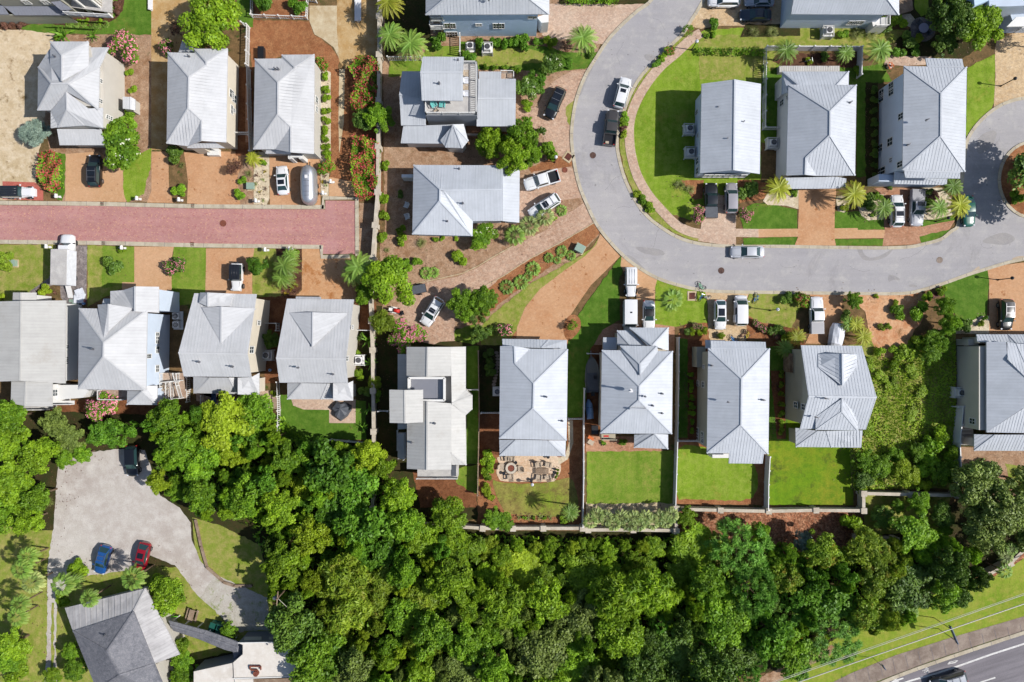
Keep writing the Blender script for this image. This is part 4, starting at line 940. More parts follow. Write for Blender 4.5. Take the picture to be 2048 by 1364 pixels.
# top right house with the side condenser
h = House('E', 'pale roofed white house at the top edge right of two dark cars', dict(e=5.2, r=8.0), 'wB', 'roofR')
h.roof('268,92,e 968,96,e 880,-25,7.9 285,-30,7.9 968,-260,e 290,-250,e', '0 1 2 3|1 4 2|3 2 4 5', seam=.36)
h.walls('265,95,e 905,98,e 905,-240,e 285,-240,e', d=.4)
h.win(662, 148, 1.2, 1.1); h.win(705, 147, 1.2, 1.1)
h.block('790,125 890,108 890,180 800,180', 0, 2.2, 'white', 'side_porch'); h.rail('800,180 888,180 888,112', 2.2, .9)
h.block('970,-40 1050,-40 1060,62 970,96', 0, .9, 'wood', 'deck')
# top right corner
h = House('V', 'white framed porch corner of the house cut by the top right corner', dict(), 'wB', 'roofR', at=(1900, -60))
b = MB(); c0 = one('V', 1560, 260, 0); pr = [W(*px('V', x, y), 6.0) for x, y in ((930, 110), (1200, -200), (2600, -200), (2600, 420), (1700, 420), (1480, 470))]
h.block('930,100 1180,0 1180,-300 900,-300', 0, 6, 'wB2', 'wall'); h.block('1490,120 1640,60 2500,-100 2500,420 1600,420', 0, 2.8, 'wB', 'lower_wall')
h.block('1180,-60 2500,-300 2500,60 1490,110 1180,110', 0, 5.6, 'wB', 'wall')
for x in (1500, 1590, 1700, 1770): h.post(x, 260, 5.2, 0, .16)
h.block('1480,455 1640,290 2400,260 2400,440', 5.0, 5.2, 'white', 'porch_roof'); h.rail('1500,470 1780,430', 2.8, 1); h.rail('1590,560 1780,470', 1.0, .9)
h.block('1600,380 2400,340 2400,430 1600,450', .8, 1.0, 'deckw', 'porch_floor')
# lower left row
h = House('F', 'wide white metal gable roof cut by the left edge below the box truck', dict(e=4.4, r=6.4), 'wW', 'roofLd')
h.roof('-200,640,e 120,630,r 375,628,e 372,1100,e 115,1085,r -200,1095,e', '0 1 4 5|1 2 3 4')
h.walls('-190,645,e 372,632,e 370,1098,e -190,1090,e', d=.3); h.gable('-200,640,e 120,631,r 375,629,e')
h.roof('75,583,4.0 120,583,4.4 205,583,4.0 205,626,4.0 120,628,4.4 72,632,4.0', '0 1 4 5|1 2 3 4'); h.walls('78,588,3.9 202,588,3.9 202,630,3.9 78,630,3.9', d=.2)
h.roof('65,1088,4.9 147,1088,5.5 142,1228,5.5 62,1212,4.9 298,1095,4.9 298,1230,4.9', '0 1 2 3|1 4 5 2')
h.walls('66,1090,4.8 296,1095,4.8 296,1226,4.8 66,1210,4.8', d=.3); h.walls('298,1105,3.2 442,1105,3.2 508,1140,3.2 470,1185,3.2 298,1198,3.2', d=.1)
h.win(378, 892, .5, .8); h.win(377, 958, .5, .7); h.win(377, 981, .5, .7); h.block('300,1198 420,1198 420,1220 300,1220', 2.0, 2.2, 'white', 'balcony'); h.rail('300,1218 420,1216', 2.2, .9); h.rail('130,1248 290,1246', 1.0, .9)
h.block('66,1228 300,1228 300,1246 130,1248', 0, 1.0, 'deckg', 'rear_deck'); h.win(312, 1153, .9, 1.0)
h = House('F', 'grey roofed house with two bright front gables and white railed decks at its lower right', dict(e=7.4, r=10.6), 'wB', 'roofL')
h.roof('450,672,e 838,680,e 590,868,r 588,945,r 830,1140,e 445,1132,e', '0 1 2|0 2 3 5|1 4 3 2|3 4 5', seam=.42)
h.walls('454,676,e 836,684,e 828,1134,e 449,1128,e')
h.roof('555,652,7.6 618,648,9.2 614,806,9.9 588,850,10.2 758,672,7.6', '0 1 2 3|1 4 2', caps=True)
h.roof('628,575,6.8 700,570,7.0 768,548,8.4 768,690,8.4 754,672,8.0 628,648,7.0 903,550,6.8 903,698,6.8', '0 1 4 5|1 2 3 4|2 6 7 3')
h.walls('632,580,6.8 700,574,6.8 702,552,6.8 900,554,6.8 900,694,6.8 632,694,6.8', d=.25)
h.gable('702,552,6.8 768,549,8.4 903,551,6.8'); h.gable('556,653,7.5 618,649,9.2 756,672,7.5', d=.2)
h.roof('590,618,4.8 626,618,4.8 628,650,5.2 580,650,5.2', '0 1 2 3')
h.roof('724,1140,5.0 810,1143,6.2 722,1220,5.0 893,1222,5.0 832,1112,6.2 895,1112,5.2', '0 1 2|1 3 2|1 4 5 3'); h.walls('727,1142,4.8 892,1116,4.8 890,1218,4.8 727,1216,4.8', d=.3)
for x, y in ((894, 829), (894, 853), (895, 908), (894, 1015)): h.win(x, y, .9, .8)
h.win(838, 945, .5, 1.8); h.vent(525, 905, 9.6)
h.block('575,1136 722,1138 722,1190 575,1190', 0, 2.4, 'deckw', 'rear_deck'); h.rail('577,1138 577,1188 720,1190', 2.4, 1)
h.block('836,1040 1030,1040 1045,1185 895,1200 836,1110', 0, 2.0, 'deckw', 'side_deck')
for q in ('838,1100 1040,1082', '900,1195 1045,1180', '850,1042 850,1098', '870,1042 870,1098', '910,1042 910,1190', '928,1042 928,1190', '960,1095 962,1188', '985,1090 990,1185', '1000,1042 1040,1180', '1020,1042 1022,1090'): h.rail(q, 2.0, 1, step=.2)
h = House('F', 'grey roofed house with one ridge across it and a bright white lower roof corner', dict(e=7.0, r=10.2, l=3.8), 'wC', 'roofL')
h.roof('1105,587,e G:322,592,e G:270,932,r 1015,925,r G:292,1063,e 1045,1060,e', '0 1 2 3|3 2 4 5', seam=.42)
h.walls('1108,592,e G:320,596,e G:290,1058,e 1048,1055,e', d=.45); h.gable('G:322,592,e G:272,932,r G:292,1062,e'); h.gable('1105,588,e 1017,925,r 1045,1060,e')
h.roof('G:45,583,8.6 G:195,590,7.2 G:168,660,8.0 G:45,664,8.6 G:2,583,7.4 G:-6,640,8.0', '0 1 2 3|4 0 3 5'); h.roof('G:122,663,9.2 G:318,674,7.8 G:120,872,9.7 G:10,668,8.0', '0 1 2|0 2 3')
h.roof('1100,1062,l G:60,1066,4.6 G:215,1067,l G:215,1160,3.2 G:165,1066,4.8 1100,1157,3.2 G:-25,1155,3.2', '0 1 6 5|1 4 3 6|4 2 3')
h.roof('G:215,1067,5.0 G:292,1064,5.0 G:337,1040,4.6 G:337,1165,4.2 G:215,1162,5.0', '0 1 2 3 4')
h.walls('1100,1062,3.2 G:337,1062,3.2 G:335,1160,3.2 1100,1155,3.2', d=.25)
h.win(335, 755, .6, 1.0, 'G'); h.win(292, 908, .9, 1.5, 'G'); h.vent(1130, 978, 9.2); h.vent(183, 1005, 8.8, 'G')
h.block('1075,1062 G:-5,1160 G:190,1165 G:190,1215 G:20,1215 G:20,1165', 0, .3, 'deckw', 'rear_deck'); h.rail('G:20,1168 G:20,1212 G:185,1216', .3, 1); h.rail('G:190,1165 G:190,1215', .3, 1); h.rail('G:190,1190 G:298,1188', .3, 1)
h = House('G', 'grey roofed house with one bright triangular dormer above the covered patio set', dict(e=6.6, r=9.6, l=3.8), 'wBe', 'roofL')
h.roof('495,618,e 875,622,e 830,960,r 433,955,r 840,1097,e 452,1095,e', '0 1 2 3|3 2 4 5', seam=.42)
h.roof('545,606,6.3 687,608,6.3 687,622,6.7 545,620,6.7', '0 1 2 3')
h.walls('498,624,e 872,628,e 838,1090,e 456,1088,e', d=.45); h.gable('875,623,e 830,958,r 840,1096,e'); h.gable('495,619,e 435,955,r 452,1094,e')
h.roof('642,695,8.8 842,700,7.4 640,892,9.4 510,698,7.4', '0 1 2|0 2 3')
h.roof('497,1098,l 580,1098,4.7 497,1190,3.2 757,1190,3.2 728,1100,4.7 757,1100,l 690,1190,3.2', '0 1 2|1 4 6 2|4 5 3 6')
h.roof('757,1098,4.9 840,1098,4.9 870,1085,4.6 870,1197,4.2 757,1197,4.9', '0 1 2 3 4')
h.walls('500,1100,3.2 868,1100,3.2 868,1190,3.2 500,1186,3.2', d=.25)
h.win(866, 780, .5, .9); h.win(835, 958, .6, 1.5); h.vent(557, 1010, 9.0); h.vent(755, 1048, 7.8)
# middle houses
h = House('N', 'narrow white metal roof house with a sunken roof terrace and faceted corner bay', dict(e=6.2, m=6.9, r=8.0), 'wBe', 'roofLd')
h.roof('165,105,e 295,105,r 292,290,r 165,290,e 440,105,m 440,285,m', '0 1 2 3|1 4 5 2'); h.gable('165,106,e 293,106,r 440,106,m')
h.roof('440,105,m 532,103,5.9 440,185,m 532,370,5.9 445,457,m 573,405,5.8 573,490,5.8 530,530,5.9 442,460,m', '0 1 2|1 3 4 2|3 5 4|5 6 4|6 7 4')
h.roof('168,435,e 293,442,r 290,867,r 167,860,e 442,455,m 442,865,m', '0 1 2 3|1 4 5 2'); h.roof('442,457,m 530,530,5.9 536,836,5.9 442,762,m 442,836,6.2', '0 1 2 3|3 2 4')
h.gable('167,860,e 291,866,r 442,862,m'); h.gable('165,289,e 293,289,r 440,286,m')
h.walls('168,108,5.8 530,106,5.8 530,370,5.8 570,408,5.8 570,488,5.8 530,530,5.8 533,832,5.8 170,856,5.8', d=.3)
h.block('180,293 402,293 402,435 180,435', 5, 6.35, 'roofL', 'terrace_floor'); h.block('195,305 356,305 356,428 195,428', 6.2, 6.42, 'roofG', 'terrace_deck')
b = MB(); q = [W(*px('N', x, y), 6.4) for x, y in ((183, 296), (402, 296), (402, 434), (183, 434))]
for i in range(4): b.bar(q[i]+Vector((0, 0, .35)), q[(i+1) % 4]+Vector((0, 0, .35)), .3, .9)
b.build('parapet', M['white'], h.root)
h.roof('58,370,8.6 153,372,9.3 156,578,9.3 60,575,8.6 267,370,8.5 267,572,8.5', '0 1 2 3|1 4 5 2'); h.walls('62,374,8.5 264,374,8.5 264,568,8.5 64,570,8.5')
h.roof('110,150,3.6 168,150,4.0 168,612,4.0 110,616,3.6', '0 1 2 3'); h.walls('112,154,3.5 200,154,3.5 200,610,3.5 112,612,3.5', d=.2)
h.block('232,862 480,838 480,918 232,912', 0, 2.9, 'deckg', 'rear_porch'); h.rail('232,915 480,915', 2.9, .9); h.block('442,840 472,840 472,905 442,905', 2.9, 2.95, 'tarpg', 'doormat')
h.block('110,640 160,640 160,800 110,800', 0, 1.2, 'white', 'side_steps'); h.rail('112,620 112,740', 1.2, .8); h.rail('150,650 150,800', 1.2, .8)
h.vent(340, 580, 7.6); h.vent(195, 698, 6.8)
h = House('N', 'large hipped grey blue roof house with the cream patio and fire pit below it', dict(e=5.6, m=6.6, r=8.4, l=3.7), 'wW', 'roofR', f=0.62)
h.roof('745,100,e 833,100,p 838,207,p 953,330,r 930,116,e 1165,120,e 1157,683,e 950,485,r 740,674,e', '0 1 2 3 7 8|2 4 5 3|1 4 2|5 6 7 3|7 6 8', seam=.36)
h.walls('748,104,e 1162,124,e 1154,678,e 744,668,e', d=.5)
h.roof('757,55,3.8 945,57,3.8 1000,112,4.8 1050,60,3.8 1158,62,3.8 1158,119,4.4 760,104,4.7', '0 1 2 6|1 3 2|3 4 5 2'); h.walls('760,60,3.7 1155,65,3.7 1155,140,3.7 762,140,3.7', d=.3)
h.roof('740,681,l 1152,685,l 1148,782,3.0 742,780,3.0 845,680,4.6 1045,684,4.6', '0 4 3|4 5 2 3|5 1 2', seam=.36)
b = MB()
for x in (750, 880, 1010, 1140): p = one('N', x, 772, 2.8); b.box((p.x, p.y, 1.4), (.3, .3, 2.8))
b.build('porch_post', M['white'], h.root); h.vent(1032, 415, 7.2); h.vent(1131, 564, 6.1)
# right hand row
h = House('O', 'hipped house with sharp white east slopes, jumbled garage gables and a tan balcony below', dict(e=6.4, m=7.4, r=9.2), 'wC', 'roofR', f=0.72)
h.roof('160,178,e 580,185,e 382,393,r 380,475,r 575,675,e 152,672,e', '0 1 2|0 2 3 5|1 4 3 2|3 4 5', seam=.36)
h.roof('270,152,6.6 488,155,6.6 385,262,8.4 388,328,8.7 275,180,6.6 492,185,6.6', '0 1 2|0 2 3 4|1 5 3 2', seam=.36)
h.walls('163,182,e 577,188,e 572,670,e 156,668,e', d=.35); h.walls('274,156,6.4 486,158,6.4 486,200,6.4 276,200,6.4', d=.1)
h.roof('325,45,5.2 555,45,5.2 458,152,6.6 430,152,6.2 555,182,5.2', '0 1 2|0 2 3|1 4 2', seam=.36)
h.roof('250,62,4.6 330,62,4.6 420,152,5.6 330,152,5.4 250,150,4.6', '0 1 2 3|0 3 4', seam=.36)
h.walls('254,66,4.5 330,66,4.5 330,49,4.5 552,49,4.5 552,190,4.5 254,190,4.5', d=.2)
h.roof('167,103,3.2 248,103,3.6 248,175,3.6 167,178,3.2', '0 1 2 3'); h.walls('170,106,3.1 250,106,3.1 250,180,3.1 170,180,3.1', d=.2)
h.roof('352,680,3.6 475,676,4.8 552,679,3.6 552,765,3.0 350,757,3.0', '0 1 4|1 3 4|1 2 3'); h.walls('355,684,3 550,684,3 548,760,3 354,754,3', d=.4)
h.block('157,676 240,676 240,706 157,706', 0, 3.0, 'wT', 'balcony'); h.rail('157,706 240,706', 3.0, .9, mat='wT'); h.block('170,684 200,684 200,694 170,694', 3.0, 3.03, 'redp', 'doormat')
h.vent(330, 418, 8.8, h=1.0, r=.12, mat='vinyl'); h.vent(416, 454, 8.7); h.vent(518, 437, 7.3); h.vent(462, 508, 7.9); h.vent(517, 553, 7.2)
h.block('325,522 425,526 425,536 325,532', 8.0, 8.35, 'roofR', 'ridge_vent')
h = House('O', 'cream sided hipped house with its long left wall showing, red flowers along it', dict(e=7.4, r=10.2), 'wG', 'roofR', f=0.57)
h.roof('790,168,e 805,168,p 805,122,6.9 1130,130,6.9 1133,168,p 1155,170,e 988,348,r 985,623,r 1147,795,e 1120,795,p 1112,852,6.8 912,850,6.8 915,790,p 782,790,e',
       '0 1 4 5 6|1 2 3 4|0 6 7 13|5 8 7 6|7 8 9 12 13|12 9 10 11', seam=.42)
h.walls('790,172,e 1152,174,e 1144,790,e 786,786,e', d=.45)
h.roof('772,118,4.0 890,120,4.0 890,168,4.4 775,168,4.4', '0 1 2 3'); h.block('722,160 775,160 775,280 722,280', 0, 2.8, 'wG', 'side_stair')
for x, y, a, c_ in ((730, 375, .8, 1.0), (760, 382, .8, 1.0), (727, 657, .9, 1.1), (756, 682, .9, 1.1), (727, 690, .9, 1.1), (756, 711, .9, 1.1), (764, 278, .5, .6), (736, 230, .5, 2.4)): h.win(x, y, a, c_)
h.block('815,792 912,792 912,818 815,818', 0, 2.6, 'white', 'rear_steps'); h.vent(910, 487, 9.4); h.vent(812, 270, 7.9); h.vent(1120, 475, 8.2)
h = House('Q', 'house with crossed gables and a kite shaped roof outline left of the overgrown lot', dict(e=7.2, r=10.2), 'wG', 'roofR', f=0.85)
h.roof('243,150,e 603,153,e 692,458,r 288,453,r 628,650,e 237,645,e', '0 1 2 3|3 2 4 5', seam=.42)
h.walls('250,156,e 598,158,e 622,644,e 244,640,e', d=.5); h.gable('603,154,e 690,458,r 628,649,e'); h.gable('243,151,e 290,453,r 237,644,e')
h.roof('488,200,9.4 575,205,8.2 575,270,8.6 490,392,10.0 345,200,7.8 345,280,8.6', '0 1 2 3|0 3 5 4')
h.roof('487,465,10.3 485,542,9.4 330,575,8.4 330,652,7.6 580,655,7.4 580,575,8.2', '0 2 3 1|1 3 4|0 1 4 5')
h.roof('210,640,3.9 330,655,4.4 212,753,3.2 425,755,3.2 345,658,4.5 600,757,3.2 608,655,3.9 395,658,4.5', '0 4 2|4 7 3 2|7 6 5 3'); h.walls('214,645,3.4 604,658,3.4 596,750,3.4 216,748,3.4', d=.25)
h.win(213, 503, .8, 1.1); h.win(258, 515, .8, 1.1); h.vent(392, 466, 10.1, h=.9); h.vent(333, 577, 9.0, h=.9)
h.block('176,200 250,200 250,310 176,310', 0, 2.5, 'wood', 'side_deck'); h.rail('178,202 178,308', 2.5, .9, mat='wood')
h = House('Q', 'broad roofed house with a two tone side wall at the right edge', dict(e=5.6, r=9.0), 'wBe', 'roofR', f=0.6)
h.roof('1343,130,e 1460,130,p 1466,232,p 1640,405,r 1700,430,r 1343,665,e 1566,520,p 1740,430,r', '0 1 2 3 6 5', seam=.42)
h.roof('1343,666,e 1566,522,p 1720,425,r 2100,425,r 2100,680,e', '0 1 2 3 4', seam=.42)
h.roof('1466,130,6.4 1522,140,6.6 2100,160,6.4 2100,425,r 1640,405,r 1468,234,7.4', '0 1 4 5|1 2 3 4', seam=.42)
h.roof('1283,85,4.2 1472,85,4.2 1524,140,5.2 1470,134,4.9 1290,130,4.9 2100,88,4.2 2100,140,5.2', '0 1 2 3 4|1 5 6 2'); h.walls('1290,90,4 2100,92,4 2100,150,4 1290,150,4', d=.3)
h.roof('1270,678,4.2 1395,680,5.0 1270,775,3.6 2100,778,3.6 2100,680,5.0', '0 1 2|1 4 3 2'); h.walls('1275,690,3.6 2100,690,3.6 2100,770,3.6 1275,770,3.6', d=.4)
h.walls('1300,155,5.2 2100,155,5.2 2100,655,5.2 1300,655,5.2', d=.05); h.walls('1345,140,5.6 2100,140,5.6 2100,660,5.6 1345,660,5.6', d=.3)
h.walls('1238,112,3.0 1300,112,3.0 1300,152,3.0 1238,152,3.0', d=.02); h.win(1260, 600, .8, 1.1); h.win(1328, 610, .7, 1.2)
h.block('1180,628 1262,628 1270,742 1172,740', 0, .4, 'deckg', 'deck')
for k in range(3): h.block('1185,%d 1255,%d 1255,%d 1180,%d' % (648+k*22, 648+k*22, 652+k*22, 652+k*22), .4, .7, 'white', 'deck_bench')
# bottom left buildings
h = House('L', 'old house with dark shingle hips inside a pale metal skirt roof', dict(o=4.2, i=5.4), 'wBe', 'roofB')
h.roof('303,1018,o 680,926,o 625,1032,i 340,1125,i 840,1235,o 722,1278,i', '0 1 2 3|1 4 5 2', seam=.9, rib=.03)
h.roof('341,1125,5.5 625,1033,5.5 500,1218,7.6 722,1278,5.5 452,1400,5.5 790,1440,5.5 560,1330,7.6', '0 1 2|1 3 6 2|0 2 6 4|6 3 5 4', seam=0, mat='shing')
h.walls('310,1024,o 678,930,o 832,1232,o 725,1274,o 790,1440,o 450,1400,o', d=.5)
h.vent(490, 1145, 6.6, h=.5); h.block('722,1280 735,1278 762,1340 750,1345', 0, 3.4, 'wBe', 'side_wing')
h = House('Z', 'flat white roofed building with rusty rooftop pipes at the bottom left', dict(), 'wS', 'flatr', name='flat_roof_building', cat='building', at=(1300, 900))
P = '1003,672 1660,660 1700,700 1815,772 1820,1105 945,1135 935,925 1058,820 1060,700'
h.block(P, 0, 3.9, 'wS', 'wall'); h.block('1003,675 1655,663 1815,775 1818,1102 947,1131 938,927 1060,822 1060,702', 3.9, 4.05, 'flatr', 'roof')
h.block('430,1040 932,930 940,1135 960,1260 430,1300', 0, 3.7, 'wS', 'wall'); h.block('433,1043 929,933 937,1135 955,1262 433,1302', 3.7, 3.85, 'flatr', 'roof')
h.block('948,1140 1880,1122 1900,1300 960,1300', 0, 3.2, 'wS', 'wall'); h.block('950,1142 1195,1138 1195,1300 960,1300', 3.2, 3.35, 'flatr', 'roof'); h.block('1200,1138 1880,1126 1900,1300 1200,1300', 3.2, 3.36, 'wood', 'deck_roof')
for a_, b_ in ((945, 1135, ), ):
    q = [W(*px('Z', x, y), 4.1) for x, y in ((947, 1131), (1818, 1102), (1815, 775), (1655, 663), (1003, 675))]; bb = MB()
    for i in range(4): bb.bar(q[i], q[i+1], .14, .16)
    bb.build('roof_edge', M['white'], h.root)
bb = MB()
for x, y, x2, y2 in ((1150, 975, 1290, 975), (1290, 975, 1290, 1020), (1150, 975, 1160, 1020), (1160, 1020, 1250, 1025), (1250, 1025, 1245, 1075)):
    bb.tube(W(*px('Z', x, y), 4.3), W(*px('Z', x2, y2), 4.3), .12, n=8)
bb.cyl(W(*px('Z', 1240, 1055), 4.05), .4, .5, 12); bb.build('roof_pipe', M['ironb'], h.root)
for x0, x1 in ((1080, 1300), (1395, 1690)):
    V = [W(*px('Z', x0, 600), 2.6), W(*px('Z', x1, 596), 2.6), W(*px('Z', x1, 660), 3.4), W(*px('Z', x0, 662), 3.4)]; bb = MB(); bb.add(V+[v-Vector((0, 0, .08)) for v in V], [(0, 1, 2, 3), (7, 6, 5, 4), (0, 4, 5, 1), (1, 5, 6, 2), (2, 6, 7, 3), (3, 7, 4, 0)]); bb.build('awning', M['wG'], h.root)
h = House('Z', 'long dark shingled covered walkway running to the flat white building', dict(), 'wW', 'shing', name='covered_walkway', cat='walkway', at=(600, 560))
h.roof('110,388,2.9 600,520,2.9 990,660,2.9 1058,702,2.9 1060,820,2.8 945,932,2.8 935,790,2.8 842,770,2.7 500,630,2.7 170,520,2.7 560,575,3.2 985,735,3.2 130,450,3.2 1000,800,3.1',
       '0 1 10 12|1 2 11 10|2 3 11|3 4 13 11|4 5 13|5 6 13|12 10 8 9|10 11 7 8|11 13 6 7', seam=0, mat='shing', name='roof')
for x, y in ((150, 420), (300, 470), (450, 520), (600, 570), (750, 640), (900, 700), (1000, 760), (960, 880)): h.post(x, y-12, 2.6, 0, .07, top=1)
h.block('120,400 990,690 985,720 115,430', 0, .12, 'lawny' if 0 else 'conc', 'floor_slab')

for h in HOUSES: h.hidden_windows()
# ------------------------------------------------ vehicles (x forward, metres)
PAINT = {}
def paint(c, metal=.0):
    k = (c, metal)
    if k not in PAINT: PAINT[k] = plain('car_paint', c, .28, metal, .5, coat=.7)
    return PAINT[k]
def loft(S, close=True):
    """S: list of (x, [(y,z)...]) half sections from the outside bottom to the centre top; mirrored"""
    b = MB(); n = len(S[0][1]); rows = []
    for x, sec in S:
        rows.append([(x, y, z) for y, z in sec]+[(x, -y, z) for y, z in reversed(sec)])
    m = len(rows[0]); vs = [p for r in rows for p in r]; fs = []
    for i in range(len(rows)-1):
        for j in range(m-1): fs.append((i*m+j, i*m+j+1, (i+1)*m+j+1, (i+1)*m+j))
        fs.append((i*m+m-1, i*m, (i+1)*m, (i+1)*m+m-1))
    fs.append(tuple(range(m))); fs.append(tuple((len(rows)-1)*m+j for j in range(m-1, -1, -1)))
    b.add(vs, fs); return b
SPEC = { # L, W, hood z, cowl x, roof front x, roof rear x, rear base x, deck z, H, roof half w
 'sedan': (4.75, 1.86, .86, .98, .2, -1.05, -1.80, .96, 1.43, .60), 'suv': (4.75, 1.94, 1.02, 1.18, .42, -1.8, -2.22, 1.12, 1.72, .62),
 'mini': (5.0, 2.0, 1.0, 1.65, .85, -2.1, -2.42, 1.1, 1.76, .68), 'hatch': (4.3, 1.84, .92, 1.02, .3, -1.3, -1.98, 1.05, 1.52, .58),
 'pickup': (5.6, 2.0, 1.12, 1.12, .5, -.75, -.98, 1.15, 1.88, .64), 'jeep': (4.4, 1.85, 1.12, .62, .42, -1.9, -1.98, 1.15, 1.84, .72),
 'conv': (4.75, 1.86, .86, .85, .1, -.95, -1.5, .98, 1.4, .58), 'van': (5.6, 2.0, 1.15, 1.9, 1.45, -2.6, -2.72, 1.2, 2.1, .8)}
def car(kind, c, x, y, deg, label, L=None, col=(236, 236, 238), roofcol=None, glass='cglass', sun=None, rack=False, opt=(), cat=None, metal=0.0, z0=.07, grp='cars and trucks parked along the streets', pxy=None):
    sp = list(SPEC[kind]); k = (L or sp[0])/sp[0]; p = one(c, x, y, .8)
    t = thing({'sedan': 'parked_car', 'conv': 'convertible_car', 'hatch': 'parked_car', 'suv': 'parked_suv', 'mini': 'minivan', 'pickup': 'pickup_truck', 'jeep': 'off_road_car', 'van': 'parked_van'}[kind],
              (p.x, p.y, z0), label, cat or {'sedan': 'car', 'conv': 'car', 'hatch': 'car', 'suv': 'suv', 'mini': 'minivan', 'pickup': 'pickup truck', 'jeep': 'off-road car', 'van': 'van'}[kind], grp, R(deg))
    LL, Wd, hz, cx, rf, rr, rb, dz, H, rw = sp; LL *= k; cx *= k; rf *= k; rr *= k; rb *= k; w = Wd/2; F = LL/2; pm = paint(col, metal)
    def sec(hw, zt, zb=.32, crown=.05): return [(hw*.92, zb), (hw, zb+.12), (hw, zt-.28 if zt > .8 else zt-.12), (hw*.955, zt-.08), (hw*.86, zt), (hw*.45, zt+crown*.8), (0.001, zt+crown)]
    box = kind in ('jeep',)
    bz = .95 if kind != 'pickup' else 1.1
    if box: S = [(F, w*.62, hz-.3), (F-.06, w*.66, hz-.1), (F-.35, w*.70, hz-.02), (cx, w*.86, hz), (cx-.05, w*.92, dz), (-F+.12, w*.92, dz), (-F, w*.9, dz-.1)]
    else: S = [(F, w*.42, hz-.36), (F-.06, w*.64, hz-.28), (F-.17, w*.80, hz-.18), (F-.38, w*.91, hz-.09), (F-.75, w*.98, hz-.03), (cx+.1, w, hz+.02), (cx-.3, w, dz-.02), (rb+.2, w, dz), (-F+.45, w*.97, dz-.02 if kind != 'sedan' else dz-.04), (-F+.2, w*.89, dz-.08), (-F+.07, w*.76, dz-.16), (-F, w*.55, dz-.3)]
    if kind == 'pickup':
        S1 = [q for q in S if q[0] > rb-.05]+[(rb-.06, w, dz)]
        loft([(a, sec(b_, z)) for a, b_, z in S1]).build('body', pm, t, world=False, smooth_=True)
        b = MB(); bx0, bx1 = -F, rb-.08
        b.box(((bx0+bx1)/2, 0, .55), (bx1-bx0, 1.9*w, .3))
        for q in (-1, 1): b.box(((bx0+bx1)/2, q*(w-.07), .82), (bx1-bx0, .14, .56))
        b.box((bx0+.05, 0, .8), (.1, 2*w-.2, .5)); b.box((bx1-.04, 0, .85), (.08, 2*w-.28, .55)); b.build('cargo_bed', pm, t, world=False)
        b = MB()
        if 'tonneau' in opt:
            b.box(((bx0+bx1)/2, 0, 1.13), (bx1-bx0-.06, 2*w-.12, .06))
            for q in range(3): b.box((bx0+(bx1-bx0)*(q+1)/4, 0, 1.17), (.05, 2*w-.16, .02))
            b.build('tonneau_cover', M['tarpg'] if 'greyton' not in opt else M['steel'], t, world=False)
        else: b.box(((bx0+bx1)/2, 0, .715), (bx1-bx0-.1, 2*w-.3, .02)); b.build('bed_liner', M['black'], t, world=False)
        if 'cargo' in opt: b = MB(); b.box((bx0+.35, .35, .95), (.35, .5, .4)); b.build('cargo', M['chairb'], t, world=False)
    else: loft([(a, sec(b_, z)) for a, b_, z in S]).build('body', pm, t, world=False, smooth_=not box)
    # cabin
    z0c = dz-.05; bw = w*.87
    zr = H-.06; C0 = [(cx, bw*.93, z0c), (rb, bw*.93, z0c)]
    b = MB(); rwv = w*rw/.62*.72 if not box else w*.84
    A = [(cx, bw, z0c), (cx, -bw, z0c), (rb, -bw, z0c), (rb, bw, z0c), (rf, rwv, zr), (rf, -rwv, zr), (rr, -rwv, zr), (rr, rwv, zr)]
    b.add(A, [(0, 1, 2, 3), (4, 7, 6, 5), (0, 4, 5, 1), (1, 5, 6, 2), (2, 6, 7, 3), (3, 7, 4, 0)])
    rc = paint(roofcol, 0) if roofcol else pm
    b.build('cabin', rc if kind != 'conv' else pm, t, world=False)
    b = MB()    # crowned roof skin
    n = 6; rows = []
    for i in range(n+1):
        xx = rf+.04+(rr-rf-.08)*i/n; e = math.sin(math.pi*min(1, max(0, i/n)))
        rows.append([(xx, rwv*1.02*q, zr+.015+.055*(1-q*q)*(0.55+.45*e)+.03*e) for q in (-1, -.6, 0, .6, 1)])
    vs = [v for r_ in rows for v in r_]; b.add(vs, [(i*5+j, i*5+j+1, (i+1)*5+j+1, (i+1)*5+j) for i in range(n) for j in range(4)])
    if roofcol is None or kind == 'jeep':
        if box:
            for q in (-.5, 0, .5): b.bar((rf-.1, q*rwv, zr+.11), (rr+.1, q*rwv, zr+.11), .05, .03)
    b.build('soft_top' if kind == 'conv' else 'roof', rc if kind != 'conv' else M['black'], t, world=False, smooth_=True)
    def pane(name, q4, lift=.012, sub=None):
        q = [Vector(v) for v in q4]; c_ = sum(q, Vector())/4; n_ = nwell(q)
        if n_.dot(c_-Vector((0, 0, .9))) < 0: n_ = -n_
        q = [c_+(v-c_)*.9+n_*lift for v in q]; b = MB(); b.add(q+[v-n_*.01 for v in q], [(0, 1, 2, 3), (7, 6, 5, 4), (0, 4, 5, 1), (1, 5, 6, 2), (2, 6, 7, 3), (3, 7, 4, 0)])
        return b.build(name, M[glass], t, world=False)
    pane('windshield', (A[0], A[1], A[5], A[4])); pane('rear_window', (A[3], A[2], A[6], A[7]))
    if 'opendoor' not in opt: pane('side_window', (A[0], A[3], A[7], A[4]))
    pane('side_window', (A[1], A[2], A[6], A[5]))
    if 'opendoor' in opt:
        b = MB(); b.box((-.1, bw+.01, .95), (1.0, .12, 1.0)); b.build('door_opening', M['black'], t, world=False)
        b = MB(); b.box((-1.25, w+.06, .95), (1.15, .1, 1.05)); b.box((-1.25, w-.02, 1.45), (1.1, .16, .05)); o = b.build('sliding_door', pm, t, world=False)
